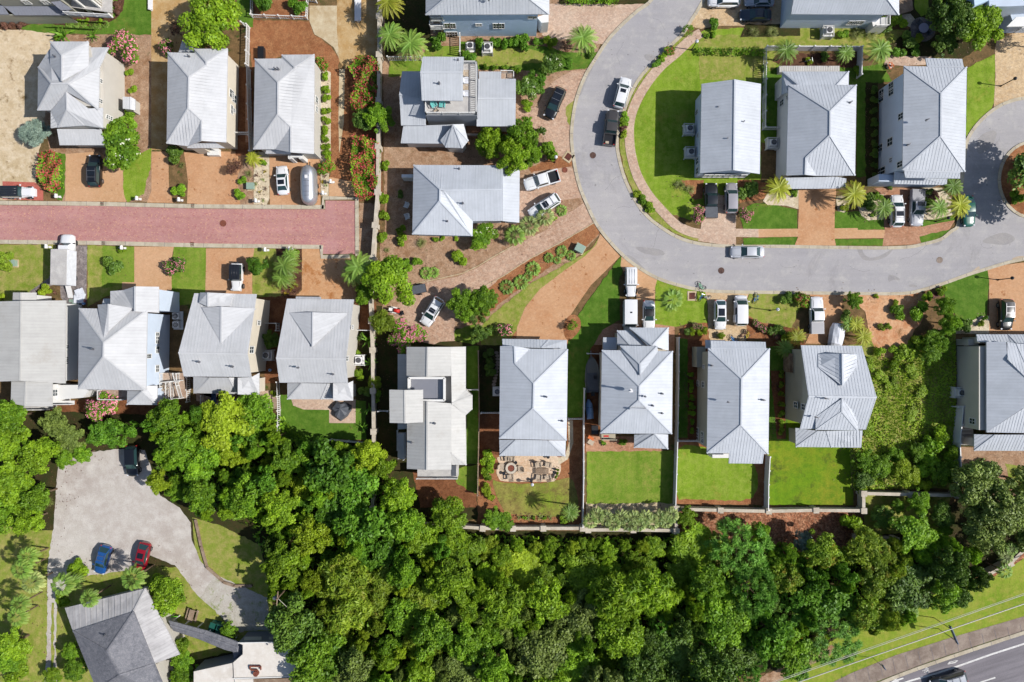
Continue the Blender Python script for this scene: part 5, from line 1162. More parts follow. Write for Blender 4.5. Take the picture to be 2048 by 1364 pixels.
    if sun:
        b = MB(); s0, s1, sw = sun; b.box((k*(s0+s1)/2, 0, zr+.1), (k*abs(s0-s1), 2*rwv*sw, .02)); b.build('sunroof', M['cglassb'], t, world=False)
    if rack:
        b = MB()
        for q in (-1, 1): b.bar((rf-.25, q*rwv*.9, zr+.12), (rr+.15, q*rwv*.9, zr+.12), .05, .05)
        b.build('roof_rail', M['steel'] if rack != 'black' else M['black'], t, world=False)
        for f in (.28, .7): b = MB(); xx = rf+(rr-rf)*f; b.bar((xx, -rwv*.95, zr+.15), (xx, rwv*.95, zr+.15), .07, .03); b.build('roof_rack_bar', M['steel'], t, world=False)
    wr = .34 if kind in ('sedan', 'hatch', 'conv') else .39; ax = (F*.62, -F*.60)
    for xx in ax:
        for q in (-1, 1):
            b = MB(); yy = q*(w-.12); b.tube((xx, yy-.11, wr), (xx, yy+.13*1, wr), wr, n=18); o = b.build('wheel', M['rubber'], t, world=False)
            b = MB(); b.tube((xx, yy+q*.10, wr), (xx, yy+q*.14, wr), wr*.62, n=12); b.build('rim', M['steel'], o, world=False)
    for q in (-1, 1):
        b = MB(); b.box((F-.24, q*w*.74, hz-.2), (.2, .28, .14), -q*.6); b.build('headlight', M['globe'], t, world=False)
        b = MB(); b.box((-F+.15, q*w*.76, dz-.2), (.12, .24, .16), q*.5); b.build('tail_light', M['redp'], t, world=False)
        b = MB(); b.box((cx-.22, q*(w+.1), dz+.02), (.14, .24, .16)); b.build('side_mirror', pm if col[0] < 100 or kind != 'x' else pm, t, world=False)
    for q in (1, -1):
        b = MB(); b.box((q*(F-.08), 0, .42), (.14, w*1.05, .16)); b.build('bumper', M['black'] if box else pm, t, world=False)
    if 'spare' in opt: b = MB(); b.tube((-F-.02, 0, .95), (-F-.26, 0, .95), .38, n=18); b.build('spare_wheel', M['rubber'], t, world=False)
    if 'hoodlines' in opt or True:
        b = MB()
        for q in (-1, 1): b.bar((F-.6, q*w*.55, hz+.035), (cx+.12, q*w*.62, hz+.05), .025, .012)
        b.build('hood_crease', M['black'] if col[0] > 150 else pm, t, world=False)
    return t
WH = (238, 238, 240); BK = (22, 23, 27); SV = (196, 200, 208); GY = (88, 90, 96)
car('jeep', 'A', 125, 1250, 0, 'white off-road car with a black soft top on the red brick pad, far left', 4.9, WH, (40, 42, 46), opt=('spare',))
car('suv', 'A', 618, 1110, 90, 'black suv with silver roof bars beside the white flowering tree', 5.0, BK, rack=True, sun=(.1, -.8, .8))
car('sedan', 'B', 535, 1170, 94, 'white car with a dark sunroof left of the silver rounded trailer', 4.5, WH, sun=(-.1, -.85, .75))
car('jeep', 'G', 211, 497, -91, 'white off-road car with a black hard top left of the feathery palms', 4.2, WH, (36, 37, 42), opt=('spare',))
car('suv', 'C', 1070, 670, -114, 'black suv on the curved rose paver drive left of the bend', 5.1, BK, rack='black', sun=(.1, -1.3, .8))
car('suv', 'D', 340, 603, 75, 'white suv parked at the kerb of the bend, ahead of the dark pickup', 4.8, WH, sun=(.25, -.3, .6))
car('pickup', 'D', 266, 830, 83, 'dark grey pickup with an open bed parked at the kerb of the bend', 5.5, (70, 66, 64), opt=('cargo',))
car('pickup', 'H', 1050, 198, 196.5, 'white pickup with a black bed liner on the paver drive left of the bend', 5.5, WH)
car('suv', 'H', 1068, 365, 213, 'white suv with roof rails and sunroof beside the fan palms', 5.3, WH, rack=True, sun=(.25, -.5, .65))
car('suv', 'H', 340, 1050, 238, 'white suv half in tree shade on the long paver drive', 4.8, WH, rack=True, sun=(.2, -.5, .65))
car('pickup', 'X', 1421.5, 401, 90, 'black pickup with a dark bed cover on the drive below the gable house', 5.4, (34, 36, 40), opt=('tonneau',))
car('suv', 'X', 1462.5, 396, 90, 'silver suv right of the black pickup below the gable house', 4.7, (176, 172, 178), metal=.2)
car('sedan', 'I', 1512, 442, 180, 'silver sedan parked alone on the grey road', 5.2, (206, 208, 214), metal=.15)
car('jeep', 'I', 518, 700, -90, 'white boxy off-road car in front of the white van', 4.5, WH, z0=.1)
car('van', 'I', 508, 985, -90, 'white van with a small roof hatch, nose under the jumbled gable roof', 5.0, WH, z0=.1, sun=(-.35, -.6, .18))
car('conv', 'I', 672, 985, -90, 'white convertible with a closed black soft top', 4.7, WH, z0=.1)
car('hatch', 'I', 1280, 978, -90, 'white car with a large panoramic roof, left of the open door minivan', 4.6, WH, sun=(.2, -.85, .75), z0=.09)
car('mini', 'I', 1455, 942, 90, 'white minivan with its left sliding door open', 4.7, WH, opt=('opendoor',), z0=.09)
car('pickup', 'J', 350, 1025, 91, 'white pickup with a grey bed cover beside the small red flowering bush', 5.7, WH, opt=('tonneau', 'greyton'), z0=.1)
car('suv', 'J', 958, 235, 90, 'white suv with roof rails between the garden palms', 5.0, WH, sun=(-.2, -.9, .75), rack=True, z0=.1)
car('pickup', 'J', 1110, 212, -92, 'silver pickup with a slatted bed cover right of the white suv', 5.6, (190, 190, 196), opt=('tonneau', 'greyton'), sun=(-.1, -.7, .7), z0=.1)
car('sedan', 'J', 1503, 235, -86, 'dark green sedan half under a palm at the turning circle', 4.8, (30, 96, 82), z0=.1)
car('suv', 'J', 1785, 1020, -90, 'black suv with three roof sections near the right edge', 4.8, BK, rack=True, z0=.1)
car('suv', 'L', 620, 330, -88, 'black suv parked against the trees at the gravel lot', 4.8, BK, z0=.07)
car('hatch', 'L', 480, 793, -106, 'blue car with roof rails on the gravel lot', 4.5, (32, 84, 150), rack=True, z0=.07)
car('hatch', 'L', 665, 780, -104, 'dark red car on the gravel lot beside the blue one', 4.5, (150, 16, 34), z0=.07, sun=(0, -.8, .7))
car('suv', 'D', 1000, 5, 180, 'white suv cut by the top edge of the picture', 4.9, WH)
car('sedan', 'D', 1230, 2, 180, 'grey car cut by the top edge, right of the white suv', 4.6, (170, 176, 186))
car('sedan', 'D', 1205, 97, 180, 'dark blue car in shade left of the top right house', 4.9, (28, 42, 62), sun=(0, -.8, .7))
car('suv', 'W', 1150, 830, 196.5, 'dark suv with a silver roof on the highway, cut by the bottom edge', 5.8, (34, 38, 48), roofcol=(176, 180, 188), grp='vehicles on the highway', rack=True)
# box truck
p = one('F', 383, 425, 1); t = thing('box_truck', (p.x, p.y, .06), 'white box truck with its rear ramp down on the grey stone drive', 'truck', None, R(89))
b = loft([(4.6, [(.6, .4), (.7, .6), (.7, .9), (.6, 1.05), (.3, 1.1), (.001, 1.1)]), (4.35, [(.9, .4), (.98, .6), (.98, 1.0), (.9, 1.15), (.5, 1.22), (.001, 1.24)]), (3.3, [(.96, .4), (1.02, .6), (1.02, 1.1), (.95, 1.25), (.5, 1.32), (.001, 1.34)]), (2.2, [(.96, .4), (1.02, .6), (1.02, 1.1), (.95, 1.25), (.5, 1.32), (.001, 1.34)])])
b.build('body', paint(WH), t, world=False, smooth_=True)
b = MB(); A = [(3.3, .9, 1.25), (3.3, -.9, 1.25), (2.25, -.9, 1.25), (2.25, .9, 1.25), (2.8, .72, 2.0), (2.8, -.72, 2.0), (2.25, -.74, 2.0), (2.25, .74, 2.0)]; b.add(A, [(0, 1, 2, 3), (4, 7, 6, 5), (0, 4, 5, 1), (1, 5, 6, 2), (2, 6, 7, 3), (3, 7, 4, 0)]); b.build('cab', paint(WH), t, world=False)
b = MB(); b.add([(3.27, .8, 1.33), (3.27, -.8, 1.33), (2.86, -.64, 1.97), (2.86, .64, 1.97)], [(0, 1, 2, 3)]); b.build('windshield', M['cglass'], t, world=False)
b = MB(); b.box((-.55, 0, 1.75), (5.3, 2.36, 2.3)); b.build('cargo_box', M['tarp'], t, world=False)
b = MB(); b.box((-.55, 0, 2.92), (5.34, 2.4, .05))
for k_ in range(7): b.box((-3+.8*k_, 0, 2.96), (.05, 2.4, .03))
b.build('box_roof', M['deckg'], t, world=False)
b = MB(); b.add([(-3.2, .35, .8), (-3.2, -.45, .8), (-5.0, -.45, .1), (-5.0, .35, .1), (-3.2, .35, .72), (-3.2, -.45, .72), (-5.0, -.45, .02), (-5.0, .35, .02)], [(0, 1, 2, 3), (7, 6, 5, 4), (0, 4, 5, 1), (1, 5, 6, 2), (2, 6, 7, 3), (3, 7, 4, 0)]); b.build('ramp', M['vinyl'], t, world=False)
for x in (3.4, -2): 
    for q in (-1, 1): b = MB(); b.tube((x, q*.75, .42), (x, q*1.0, .42), .42, n=16); b.build('wheel', M['rubber'], t, world=False)
for q in (-1, 1): b = MB(); b.box((3.2, q*1.22, 1.3), (.15, .3, .2)); b.build('side_mirror', M['black'], t, world=False)
# silver rounded trailer
p = one('B', 707, 1203, 1.3); t = thing('camper_trailer', (p.x, p.y, .07), 'rounded silver camper trailer on the tan drive right of the white car', 'trailer', None, R(91))
S = []; n = 14
for i in range(n+1):
    u = math.copysign(abs(-1+2*i/n)**.6, -1+2*i/n); e = max(.3, (1-abs(u)**6)**.45)
    S.append((u*2.95, [(1.12*e, .4), (1.2*e, .8), (1.18*e, 1.5*(.6+.4*e)), (1.0*e, 2.0*(.6+.4*e)), (.7*e, 2.35*(.6+.4*e)), (.35*e, 2.5*(.6+.4*e)), (.001, 2.54*(.6+.4*e))]))
SILV = plain('polished_aluminium', (214, 216, 222), .38, .75)
loft(S).build('body', SILV, t, world=False, smooth_=True)
b = MB()
for k_ in (-1.8, -1.2, -.4, .4, 1.2, 1.8): b.box((k_, 0, 2.53), (.04, .9, .03))
b.build('panel_seam', M['steel'], t, world=False); b = MB(); b.box((1.0, 0, 2.6), (.5, .4, .14)); b.build('roof_hatch', M['vinyl'], t, world=False)
b = MB(); b.box((3.3, 0, .5), (.9, .12, .1)); b.build('drawbar', M['black'], t, world=False)
for q in (-1, 1): b = MB(); b.tube((0, q*1.0, .33), (0, q*1.18, .33), .33, n=14); b.build('wheel', M['rubber'], t, world=False)
# tarp covered trailer
p = one('J', 505, 1172, .9); t = thing('covered_trailer', (p.x, p.y, .1), 'lumpy white tarpaulin cover over a small trailer right of the white pickup', 'trailer', None, R(80))
loft([(1.7, [(.7, .3), (.85, .7), (.7, 1.1), (.35, 1.3), (.001, 1.35)]), (.9, [(1.0, .3), (1.1, .9), (.85, 1.4), (.4, 1.62), (.001, 1.66)]), (-.2, [(1.0, .3), (1.15, .9), (.9, 1.45), (.45, 1.6), (.001, 1.75)]), (-1.4, [(.95, .3), (1.1, .8), (.8, 1.3), (.4, 1.5), (.001, 1.5)]), (-1.8, [(.8, .3), (.9, .6), (.6, .9), (.3, 1.0), (.001, 1.0)])]).build('tarpaulin', M['tarp'], t, world=False)
for q in (-1, 1): b = MB(); b.tube((-.3, q*.85, .28), (-.3, q*1.0, .28), .28, n=12); b.build('wheel', M['rubber'], t, world=False)
# boat
p = one('k', 118, 545, .9); t = thing('motor_boat', (p.x, p.y, .05), 'grey motor boat on its trailer between the fence and the jumbled gable house', 'boat', None, R(92))
S = [(3.0, .05, 1.2), (2.5, .55, 1.25), (1.6, .95, 1.22), (.2, 1.12, 1.15), (-1.5, 1.12, 1.1), (-2.5, 1.05, 1.1)]
loft([(x, [(w_*.3, .45), (w_*.8, .6), (w_, z), (w_*.9, z+.03), (w_*.82, z-.05), (.001, z-.05)]) for x, w_, z in S]).build('hull', plain('boat_grey', (112, 112, 108), .4), t, world=False)
b = MB(); b.box((-.9, 0, 1.16), (2.8, 1.55, .06)); b.build('cockpit_cover', M['tarpg'], t, world=False); b = MB(); b.box((-.2, -.4, 1.35), (.5, .5, .4)); b.build('console', M['black'], t, world=False); b = MB(); b.box((-2.75, 0, 1.0), (.5, .45, .8)); b.build('outboard_motor', M['black'], t, world=False)
b = MB(); b.box((-.2, 0, .35), (5.2, .3, .12)); b.box((3.1, 0, .35), (1.5, .1, .1)); b.build('boat_trailer_frame', M['steel'], t, world=False)
for q in (-1, 1): b = MB(); b.tube((-.8, q*.95, .28), (-.8, q*1.12, .28), .28, n=12); b.build('wheel', M['rubber'], t, world=False)
p = one('k', 92, 868, .6); t = thing('jet_ski', (p.x, p.y, .05), 'pale blue covered jet ski behind the grey motor boat', 'jet ski', None, R(96))
loft([(1.5, [(.1, .3), (.15, .5), (.08, .6), (.001, .62)]), (.8, [(.4, .3), (.5, .6), (.3, .85), (.001, .95)]), (-.3, [(.45, .3), (.55, .6), (.3, .9), (.001, 1.05)]), (-1.5, [(.4, .3), (.5, .5), (.3, .65), (.001, .7)])]).build('cover', plain('pale_blue_cover', (140, 172, 210), .6, var=.2), t, world=False, smooth_=True)
b = MB(); b.bar((.3, -.4, .95), (.3, .4, .95), .06, .06); b.build('handlebar', M['black'], t, world=False)
# small utility trailer
p = one('H', 255, 905, .5); t = thing('utility_trailer', (p.x, p.y, .07), 'small black trailer poking out from under the bright tree on the paver drive', 'trailer', None, R(12))
b = MB(); b.box((0, 0, .55), (2.2, 1.3, .1))
for q in (-1, 1): b.box((0, q*.62, .75), (2.2, .06, .4)); b.box((q*1.07, 0, .75), (.06, 1.18, .4))
b.build('tray', M['black'], t, world=False); b = MB(); b.box((0, 0, .98), (2.1, 1.25, .05)); b.build('tray_cover', M['tarpg'], t, world=False)
for q in (-1, 1): b = MB(); b.tube((0, q*.7, .3), (0, q*.86, .3), .3, n=12); b.build('wheel', M['rubber'], t, world=False)
# two wheelers
def bike(c, x, y, deg, label, col, lean=25, L=1.0, lab2=None):
    p = one(c, x, y, .4); t = thing('bicycle', (p.x, p.y, .1), label, 'bicycle', 'bicycles left around the paver drive', R(deg)); T = Matrix.Rotation(R(lean), 3, 'X')
    def pt(a, q, z): return T @ Vector((a*L, q, z*L))
    for a in (-.52, .52):
        b = MB(); n = 20
        for i in range(n): u, v = 2*math.pi*i/n, 2*math.pi*(i+1)/n; b.bar(pt(a+.33*math.cos(u), 0, .34+.33*math.sin(u)), pt(a+.33*math.cos(v), 0, .34+.33*math.sin(v)), .05, .05)
        for i in range(6): u = math.pi*i/6; b.bar(pt(a+.31*math.cos(u), 0, .34+.31*math.sin(u)), pt(a-.31*math.cos(u), 0, .34-.31*math.sin(u)), .01, .01)
        b.build('wheel', M['black'], t, world=False)
    b = MB()
    for q, s in (((-.52, .34), (-.05, .3)), ((-.05, .3), (.36, .72)), ((-.05, .3), (-.2, .78)), ((-.2, .72), (.36, .76)), ((-.52, .34), (-.2, .72)), ((.52, .34), (.36, .9))): b.bar(pt(q[0], 0, q[1]), pt(s[0], 0, s[1]), .06, .06)
    b.build('frame', col, t, world=False)
    b = MB(); b.bar(pt(.36, -.28, .95), pt(.36, .28, .95), .045, .045); b.build('handlebar', M['steel'], t, world=False)
    b = MB(); b.bar(pt(-.32, 0, .82), pt(-.06, 0, .84), .13, .06); b.build('saddle', M['black'], t, world=False); b = MB(); b.bar(pt(-.1, -.2, .3), pt(0, .2, .3), .04, .04); b.build('pedals', M['black'], t, world=False)
    return t
wp = M['white']
bike('T', 225, 235, -40, 'green and white bicycle left lying at the kerb on the grey road', plain('mint_frame', (150, 210, 170), .4), 65)
bike('T', 170, 450, 75, 'blue bicycle standing beside the framed drain grate', M['bluep'], 15)
bike('T', 290, 432, 5, 'small white bicycle behind the blue one at the drive corner', wp, 50, .8)
bike('T', 1080, 470, 78, 'bright blue bicycle lying on the lawn right of the minivan', M['bluep'], 60)
bike('T', 770, 1135, -30, 'blue bicycle lying on the pavers behind the minivan', M['bluep'], 65)
bike('T', 860, 1075, 60, 'brown bicycle lying between the blue and the yellow ones', plain('brown_frame', (120, 74, 60), .4), 70)
bike('T', 930, 1110, 100, 'yellow bicycle lying nearest the bromeliad bed', M['yellowp'], 70)
bike('e', 355, 380, 20, 'white bicycle standing in the dark bed behind the grey deck', wp, 20)
p = one('H', 92, 1040, .4); t = thing('riding_mower', (p.x, p.y, .07), 'small red and white riding mower at the edge of the paver drive', 'mower', None, R(-12))
loft([(.9, [(.2, .3), (.28, .5), (.2, .75), (.001, .8)]), (.1, [(.25, .3), (.32, .5), (.25, .85), (.001, .9)]), (-.1, [(.2, .3), (.25, .4), (.2, .5), (.001, .5)])]).build('hood', M['redp'], t, world=False, smooth_=True)
b = MB(); b.box((-.45, 0, .6), (.45, .45, .1)); b.box((-.68, 0, .8), (.08, .45, .35)); b.build('seat', M['white'], t, world=False); b = MB(); b.box((-.1, 0, .22), (1.0, 1.0, .12)); b.build('mower_deck', M['white'], t, world=False)
for x, r in ((.65, .2), (-.55, .28)):
    for q in (-1, 1): b = MB(); b.tube((x, q*.3, r), (x, q*.45, r), r, n=12); b.build('wheel', M['rubber'], t, world=False)
p = one('H', 143, 1060, .3); t = thing('push_mower', (p.x, p.y, .07), 'black push mower right of the red and white riding mower', 'mower', None, R(20))
b = MB(); b.box((0, 0, .22), (.55, .5, .15)); b.cyl((0, 0, .28), .14, .16, 12); b.build('deck', M['black'], t, world=False); b = MB(); b.bar((-.25, -.2, .25), (-1, -.2, .9), .03, .03); b.bar((-.25, .2, .25), (-1, .2, .9), .03, .03); b.bar((-1, -.2, .9), (-1, .2, .9), .03, .03); b.build('handle', M['steel'], t, world=False)
for x in (-.22, .22):
    for q in (-1, 1): b = MB(); b.tube((x, q*.25, .1), (x, q*.31, .1), .1, n=10); b.build('wheel', M['rubber'], t, world=False)
# ------------------------------------------------ fences, walls, lamps, boxes, furniture
def fence(c, s, label, h=1.7, kind='picket', cat='fence', mat='white', wd=.06, pstep=2.4, zb=0, gap=.3):
    V = [W(x, y, z_ and float(z_) or 0) for x, y, z_ in pts(c, s)]
    for v in V: v.z = zb
    c0 = sum(V, Vector())/len(V); t = thing({'block': 'garden_wall', 'picket': 'picket_fence', 'solid': 'board_fence', 'slat': 'slatted_fence'}.get(kind, 'fence'), (c0.x, c0.y, 0), label, cat); b = MB(); up = Vector((0, 0, 1)); P = []
    for i in range(len(V)-1):
        a, e = V[i], V[i+1]; L = (e-a).length; d = (e-a)/L; r = math.atan2(d.y, d.x)
        if kind == 'solid': b.bar(a+up*h*.5, e+up*h*.5, wd, h-.08); b.bar(a+up*(h-.04), e+up*(h-.04), wd*2, .08)
        elif kind == 'block':
            b.bar(a+up*h*.5, e+up*h*.5, .3, h-.12); b.bar(a+up*(h-.05), e+up*(h-.05), .48, .12)
        else:
            b.bar(a+up*h*.92, e+up*h*.92, .1, .06); b.bar(a+up*.2, e+up*.2, .06, .08); n = max(2, int(L/gap))
            for k in range(n+1): q = a+d*L*k/n; b.box(q+up*h*.5, (.12, .035, h*.94), r)
        n = max(1, round(L/pstep))
        for k in range(n+1): P.append((a+d*L*k/n, r))
    b.build('wall_panel' if kind == 'block' else 'fence_panel', M[mat], t)
    seen = []
    for q, r in P[:95]:
        if any((q-s_).length < .2 for s_ in seen): continue
        seen.append(q); b = MB(); w_ = .7 if kind == 'block' else .16
        b.box(q+up*(h+.1)/2, (w_, w_, h+.1), r); b.box(q+up*(h+.13), (w_*1.25, w_*1.25, .06), r); b.build('pillar' if kind == 'block' else 'post', M[mat], t)
    return t
fence('B', '330,460 335,700 348,1000', 'tall white slatted fence along the left side of the second hipped house', 1.8, 'slat', gap=.2)
fence('B', '235,877 340,877', 'short white picket gate fence between the two hipped houses', 1.5)
fence('B', '345,-20 345,115 700,128 705,10 760,20', 'white picket fence round the pine straw yard at the top', 1.1, gap=.35)
fence('B', '290,170 325,185 320,440', 'white railing of the side stair below the big round tree', 1.5, gap=.25)
fence('B', '1030,-20 1030,145', 'low white wall beside the stained concrete drive', .5, 'solid', 'wall', 'vinyl', .5, 40)
fence('X', '304,-10 304,22', 'short low white wall beside the upper concrete drive', .5, 'solid', 'wall', 'vinyl', .35, 40)
fence('X', '763,-30 763,120 760,390 750,520', 'long pale block wall behind the red oleander hedge', 2.0, 'block', 'wall', 'block', pstep=6)
fence('X', '745,585 750,700 752,860 750,1010', 'pale block wall beside the banana plants', 1.9, 'block', 'wall', 'block', pstep=5)
fence('C', '-5,395 205,395', 'white picket fence below the date palms', 1.6)
fence('C', '458,250 458,365', 'short white fence between the blue house and the roof terrace', 1.7)
fence('E', '85,330 695,332 690,510', 'white vinyl fence behind the two small garden palms', 1.7, 'solid', mat='vinyl')
fence('E', '85,335 78,845 188,845', 'white picket fence overgrown with creeper right of the gable house', 1.6)
fence('G', '370,758 452,760 452,800', 'white fence corner left of the dark feathery shrub', 1.6)
fence('G', '453,1090 458,1250 455,1420', 'white picket fence right of the shady lower patio', 1.4)
fence('G', '888,797 1000,800', 'short white fence above the banana plants', 1.5)
fence('M', '398,188 560,203', 'white picket fence along the dark lawn above the wood', 1.4)
fence('Y', '757,370 757,700', 'white picket fence beside the railed side decks', 1.3)
fence('N', '0,497 58,497', 'short white fence left of the roof terrace house', 1.6); fence('N', '540,367 612,367', 'short white fence right of the roof terrace house', 1.6)
fence('N', '612,130 618,520 608,1010', 'wooden board fence between the roof terrace house and the fire pit garden', 1.7, 'solid', mat='wood')
fence('N', '630,509 740,509', 'short white fence left of the fire pit house', 1.6); fence('N', '1165,546 1255,546', 'short white fence right of the fire pit house', 1.6)
fence('N', '1262,360 1256,600 1256,900 1250,1200', 'long white vinyl fence right of the fire pit garden', 1.9, 'solid', mat='vinyl', pstep=2.4)
fence('N', '210,1195 400,1195 640,1212 1010,1212 1250,1212', 'pale block wall along the foot of the fire pit garden', 1.6, 'block', 'wall', 'block', pstep=6)
fence('O', '70,198 152,200', 'short white fence above the grey motor boat', 1.6)
fence('O', '600,105 597,400 592,700 580,1100', 'long white fence between the two hipped houses on the right', 1.9, 'solid', mat='vinyl', pstep=2.4)
fence('O', '595,712 720,712', 'short white picket fence left of the cream sided house', 1.5)
fence('O', '1130,800 1122,960 1120,1110', 'white fence with leaning props right of the round bright lawn', 1.9, 'solid', mat='vinyl')
fence('o', '250,690 900,690 1500,700', 'pale block wall behind the row of silver palms', 1.5, 'block', 'wall', 'block', pstep=6)
fence('o', '1515,375 1515,700', 'pale block wall at the end of the silver palm row', 1.8, 'block', 'wall', 'block', pstep=40)
fence('X', '1345,1013 1434,1015 1529,1017 1622,1015 1716,1016 1716,982 1900,986', 'long pale block wall below the three right hand lawns', 1.7, 'block', 'wall', 'block', pstep=7)
fence('S', '900,238 1150,248', 'stub of pale block wall in the bark chips', 1.6, 'block', 'wall', 'block', pstep=30)
fence('S', '1750,480 1900,405 2048,262', 'pale block wall under the big dark oak by the highway', 1.7, 'block', 'wall', 'block', pstep=30)
fence('Q', '1160,505 1140,720 1150,960', 'white vinyl fence right of the overgrown lot', 1.9, 'solid', mat='vinyl')
fence('Q', '1130,510 1250,512', 'short white fence left of the house at the right edge', 1.6, 'solid', mat='vinyl')
# timber edging of the gravel drive
fence('L', '918,605 945,730 972,825 1050,895 1100,912 1180,912', 'low weathered timber rail round the dry lawn by the gravel', .35, 'solid', 'rail', 'wood', .22, 3)
# lamps
def lamp(c, x, y, label, h=3.1, globe=True):
    p = one(c, x, y, h); t = thing('street_lamp', (p.x, p.y, 0), label, 'street lamp', 'post lamps along the streets')
    b = MB(); b.cyl((p.x, p.y, 0), .07, h-.15, 10); b.cyl((p.x, p.y, 0), .16, .4, 12, r1=.09); b.build('pole', M['black'], t)
    b = MB(); bm = bmesh.new(); bmesh.ops.create_uvsphere(bm, u_segments=16, v_segments=10, radius=.26); b.add([v.co+Vector((p.x, p.y, h)) for v in bm.verts], [[v.index for v in f.verts] for f in bm.faces]); bm.free()
    b.build('lamp_globe', M['globe'] if globe else M['black'], t, smooth_=True); b = MB(); b.cyl((p.x, p.y, h+.2), .12, .08, 10, r1=.03); b.build('finial', M['black'], t)
lamp('D', 824, 268, 'white globe lamp beside the pavement above the bend'); lamp('T', 1495, 672, 'white globe lamp on the lawn right of the minivan')
lamp('H', 1143, 45, 'white globe lamp among the tree leaves above the white pickup'); lamp('E', 1722, 510, 'black lamp on the paver drive above the turning circle', 3.1, False)
lamp('J', 1835, 743, 'black lamp on the tan drive near the right edge', 3.1, False); lamp('J', 1352, 287, 'black lamp between the palms left of the green sedan', 3.1, False)
lamp('P', 640, 600, 'small white garden lamp on the grass below the cream patio', 2.0)
p = one('Z', 1500, 110, 8.5); t = thing('utility_pole', (p.x, p.y, 0), 'wooden utility pole with a round transformer among the trees', 'utility pole')
b = MB(); b.cyl((p.x, p.y, 0), .16, 8.8, 10, r1=.11); b.build('pole', M['bark'], t); b = MB(); b.bar((p.x+.1, p.y+1, 8.4), (p.x-.1, p.y-1, 8.4), .12, .12); b.build('crossarm', M['wood'], t); b = MB(); b.cyl((p.x-.5, p.y-.1, 7.2), .28, .9, 12); b.build('transformer', M['steel'], t)
b = MB(); b.tube((p.x, p.y, 8.3), (p.x+2.6, p.y-4.8, 5), .03, n=5); b.build('service_cable', M['wire'], t)
for x0, y0, x1, y1, z in ((1085, 520, 1060, 640, 3.6),): t = None
def mailbox(c, x, y, label):
    p = one(c, x, y, 1.0); t = thing('mailbox', (p.x, p.y, 0), label, 'mailbox', 'white mailboxes along the brick road')
    b = MB(); b.box((p.x, p.y, .55), (.16, .16, 1.1)); b.box((p.x-.25, p.y, .95), (.6, .1, .1)); b.build('post', M['white'], t)
    b = MB(); b.box((p.x, p.y, 1.2), (.34, .6, .26)); b.tube((p.x, p.y-.3, 1.3), (p.x, p.y+.3, 1.3), .17, n=12); b.build('box', M['white'], t)
    b = MB(); b.box((p.x+.35, p.y-.05, .85), (.35, .3, .1)); b.build('newspaper_slot', M['white'], t)
for c, x, y, l in (('A', 370, 1275, 'white mailbox at the foot of the red oleander bush'), ('A', 893, 1290, 'white mailbox on the lawn below the white flowering tree'), ('A', 1165, 1298, 'white mailbox beside the small round green bush'),
    ('B', 800, 1255, 'white mailbox at the corner of the pale gravel strip'), ('B', 365, 1305, 'white mailbox at the foot of the agave gravel bed'), ('F', 268, 322, 'white mailbox on the lawn left of the box truck'),
    ('F', 695, 328, 'white mailbox in the small bed above the dark round shrub'), ('G', 372, 340, 'white mailbox on the lawn right of the white off-road car'), ('G', 510, 335, 'white mailbox above the feathery palms'), ('B', 850, 1180, 'white mailbox beside the flowering bush by the red oleanders')): mailbox(c, x, y, l)
def condenser(c, x, y, label, z=.3, plat=False, rot=0, s=.95):
    p = one(c, x, y, z+.9); t = thing('condenser_unit', (p.x, p.y, 0), label, 'air conditioner', 'air conditioners beside the houses', rot)
    b = MB(); b.box((0, 0, z+.42), (s, s, .84)); b.build('casing', M['gbox'] if 0 else M['vinyl'], t, world=False)
    b = MB(); b.cyl((0, 0, z+.84), s*.42, .05, 20); b.build('fan_opening', M['black'], t, world=False)
    b = MB(); b.ring((0, 0, 0), s*.15, s*.2, z+.88, z+.92, 16); b.ring((0, 0, 0), s*.28, s*.32, z+.88, z+.92, 20)
    for k in range(4): b.box((0, 0, z+.90), (s*.84, .04, .03), k*math.pi/4)
    b.build('fan_guard', M['steel'], t, world=False)
    b = MB(); b.box((0, 0, z/2), (s+.5, s+.5, z)); 
    if plat:
        for q in (-1, 1):
            for r_ in (-1, 1): b.box((q*(s/2+.3), r_*(s/2+.3), (z+.5)/2), (.14, .14, z+.5))
            b.box((q*(s/2+.3), 0, z+.45), (.08, s+.6, .1)); b.box((0, q*(s/2+.3), z+.45), (s+.6, .08, .1))
    b.build('platform', M['white'], t, world=False)
for c, x, y, l, pl in (('D', 782, 830, 'upper air conditioner on a white platform left of the gable house', 1), ('D', 790, 982, 'lower air conditioner on a white platform left of the gable house', 1),
    ('E', 157, 922, 'air conditioner between the gable house and the hipped house with a rear deck', 1), ('C', 632, 300, 'air conditioner in the hedge below the big blue house', 1), ('C', 520, 292, 'low metal box beside the hedge, left of the condenser', 0),
    ('E', 520, 192, 'air conditioner on a white stand below the top right white house', 1), ('F', 996, 716, 'small tan air conditioner above the larger one, right of the two gable house', 0), ('F', 997, 766, 'larger air conditioner right of the two gable house', 0),
    ('G', 372, 940, 'air conditioner left of the dark feathery shrub', 1), ('G', 900, 968, 'air conditioner beside the banana plants', 1), ('N', 727, 383, 'air conditioner left of the fire pit house', 0), ('Q', 1200, 432, 'air conditioner on a white stand right of the overgrown lot', 1)):
    condenser(c, x, y, l, .9 if pl else .2, bool(pl), 0 if 'x' != c else 0)
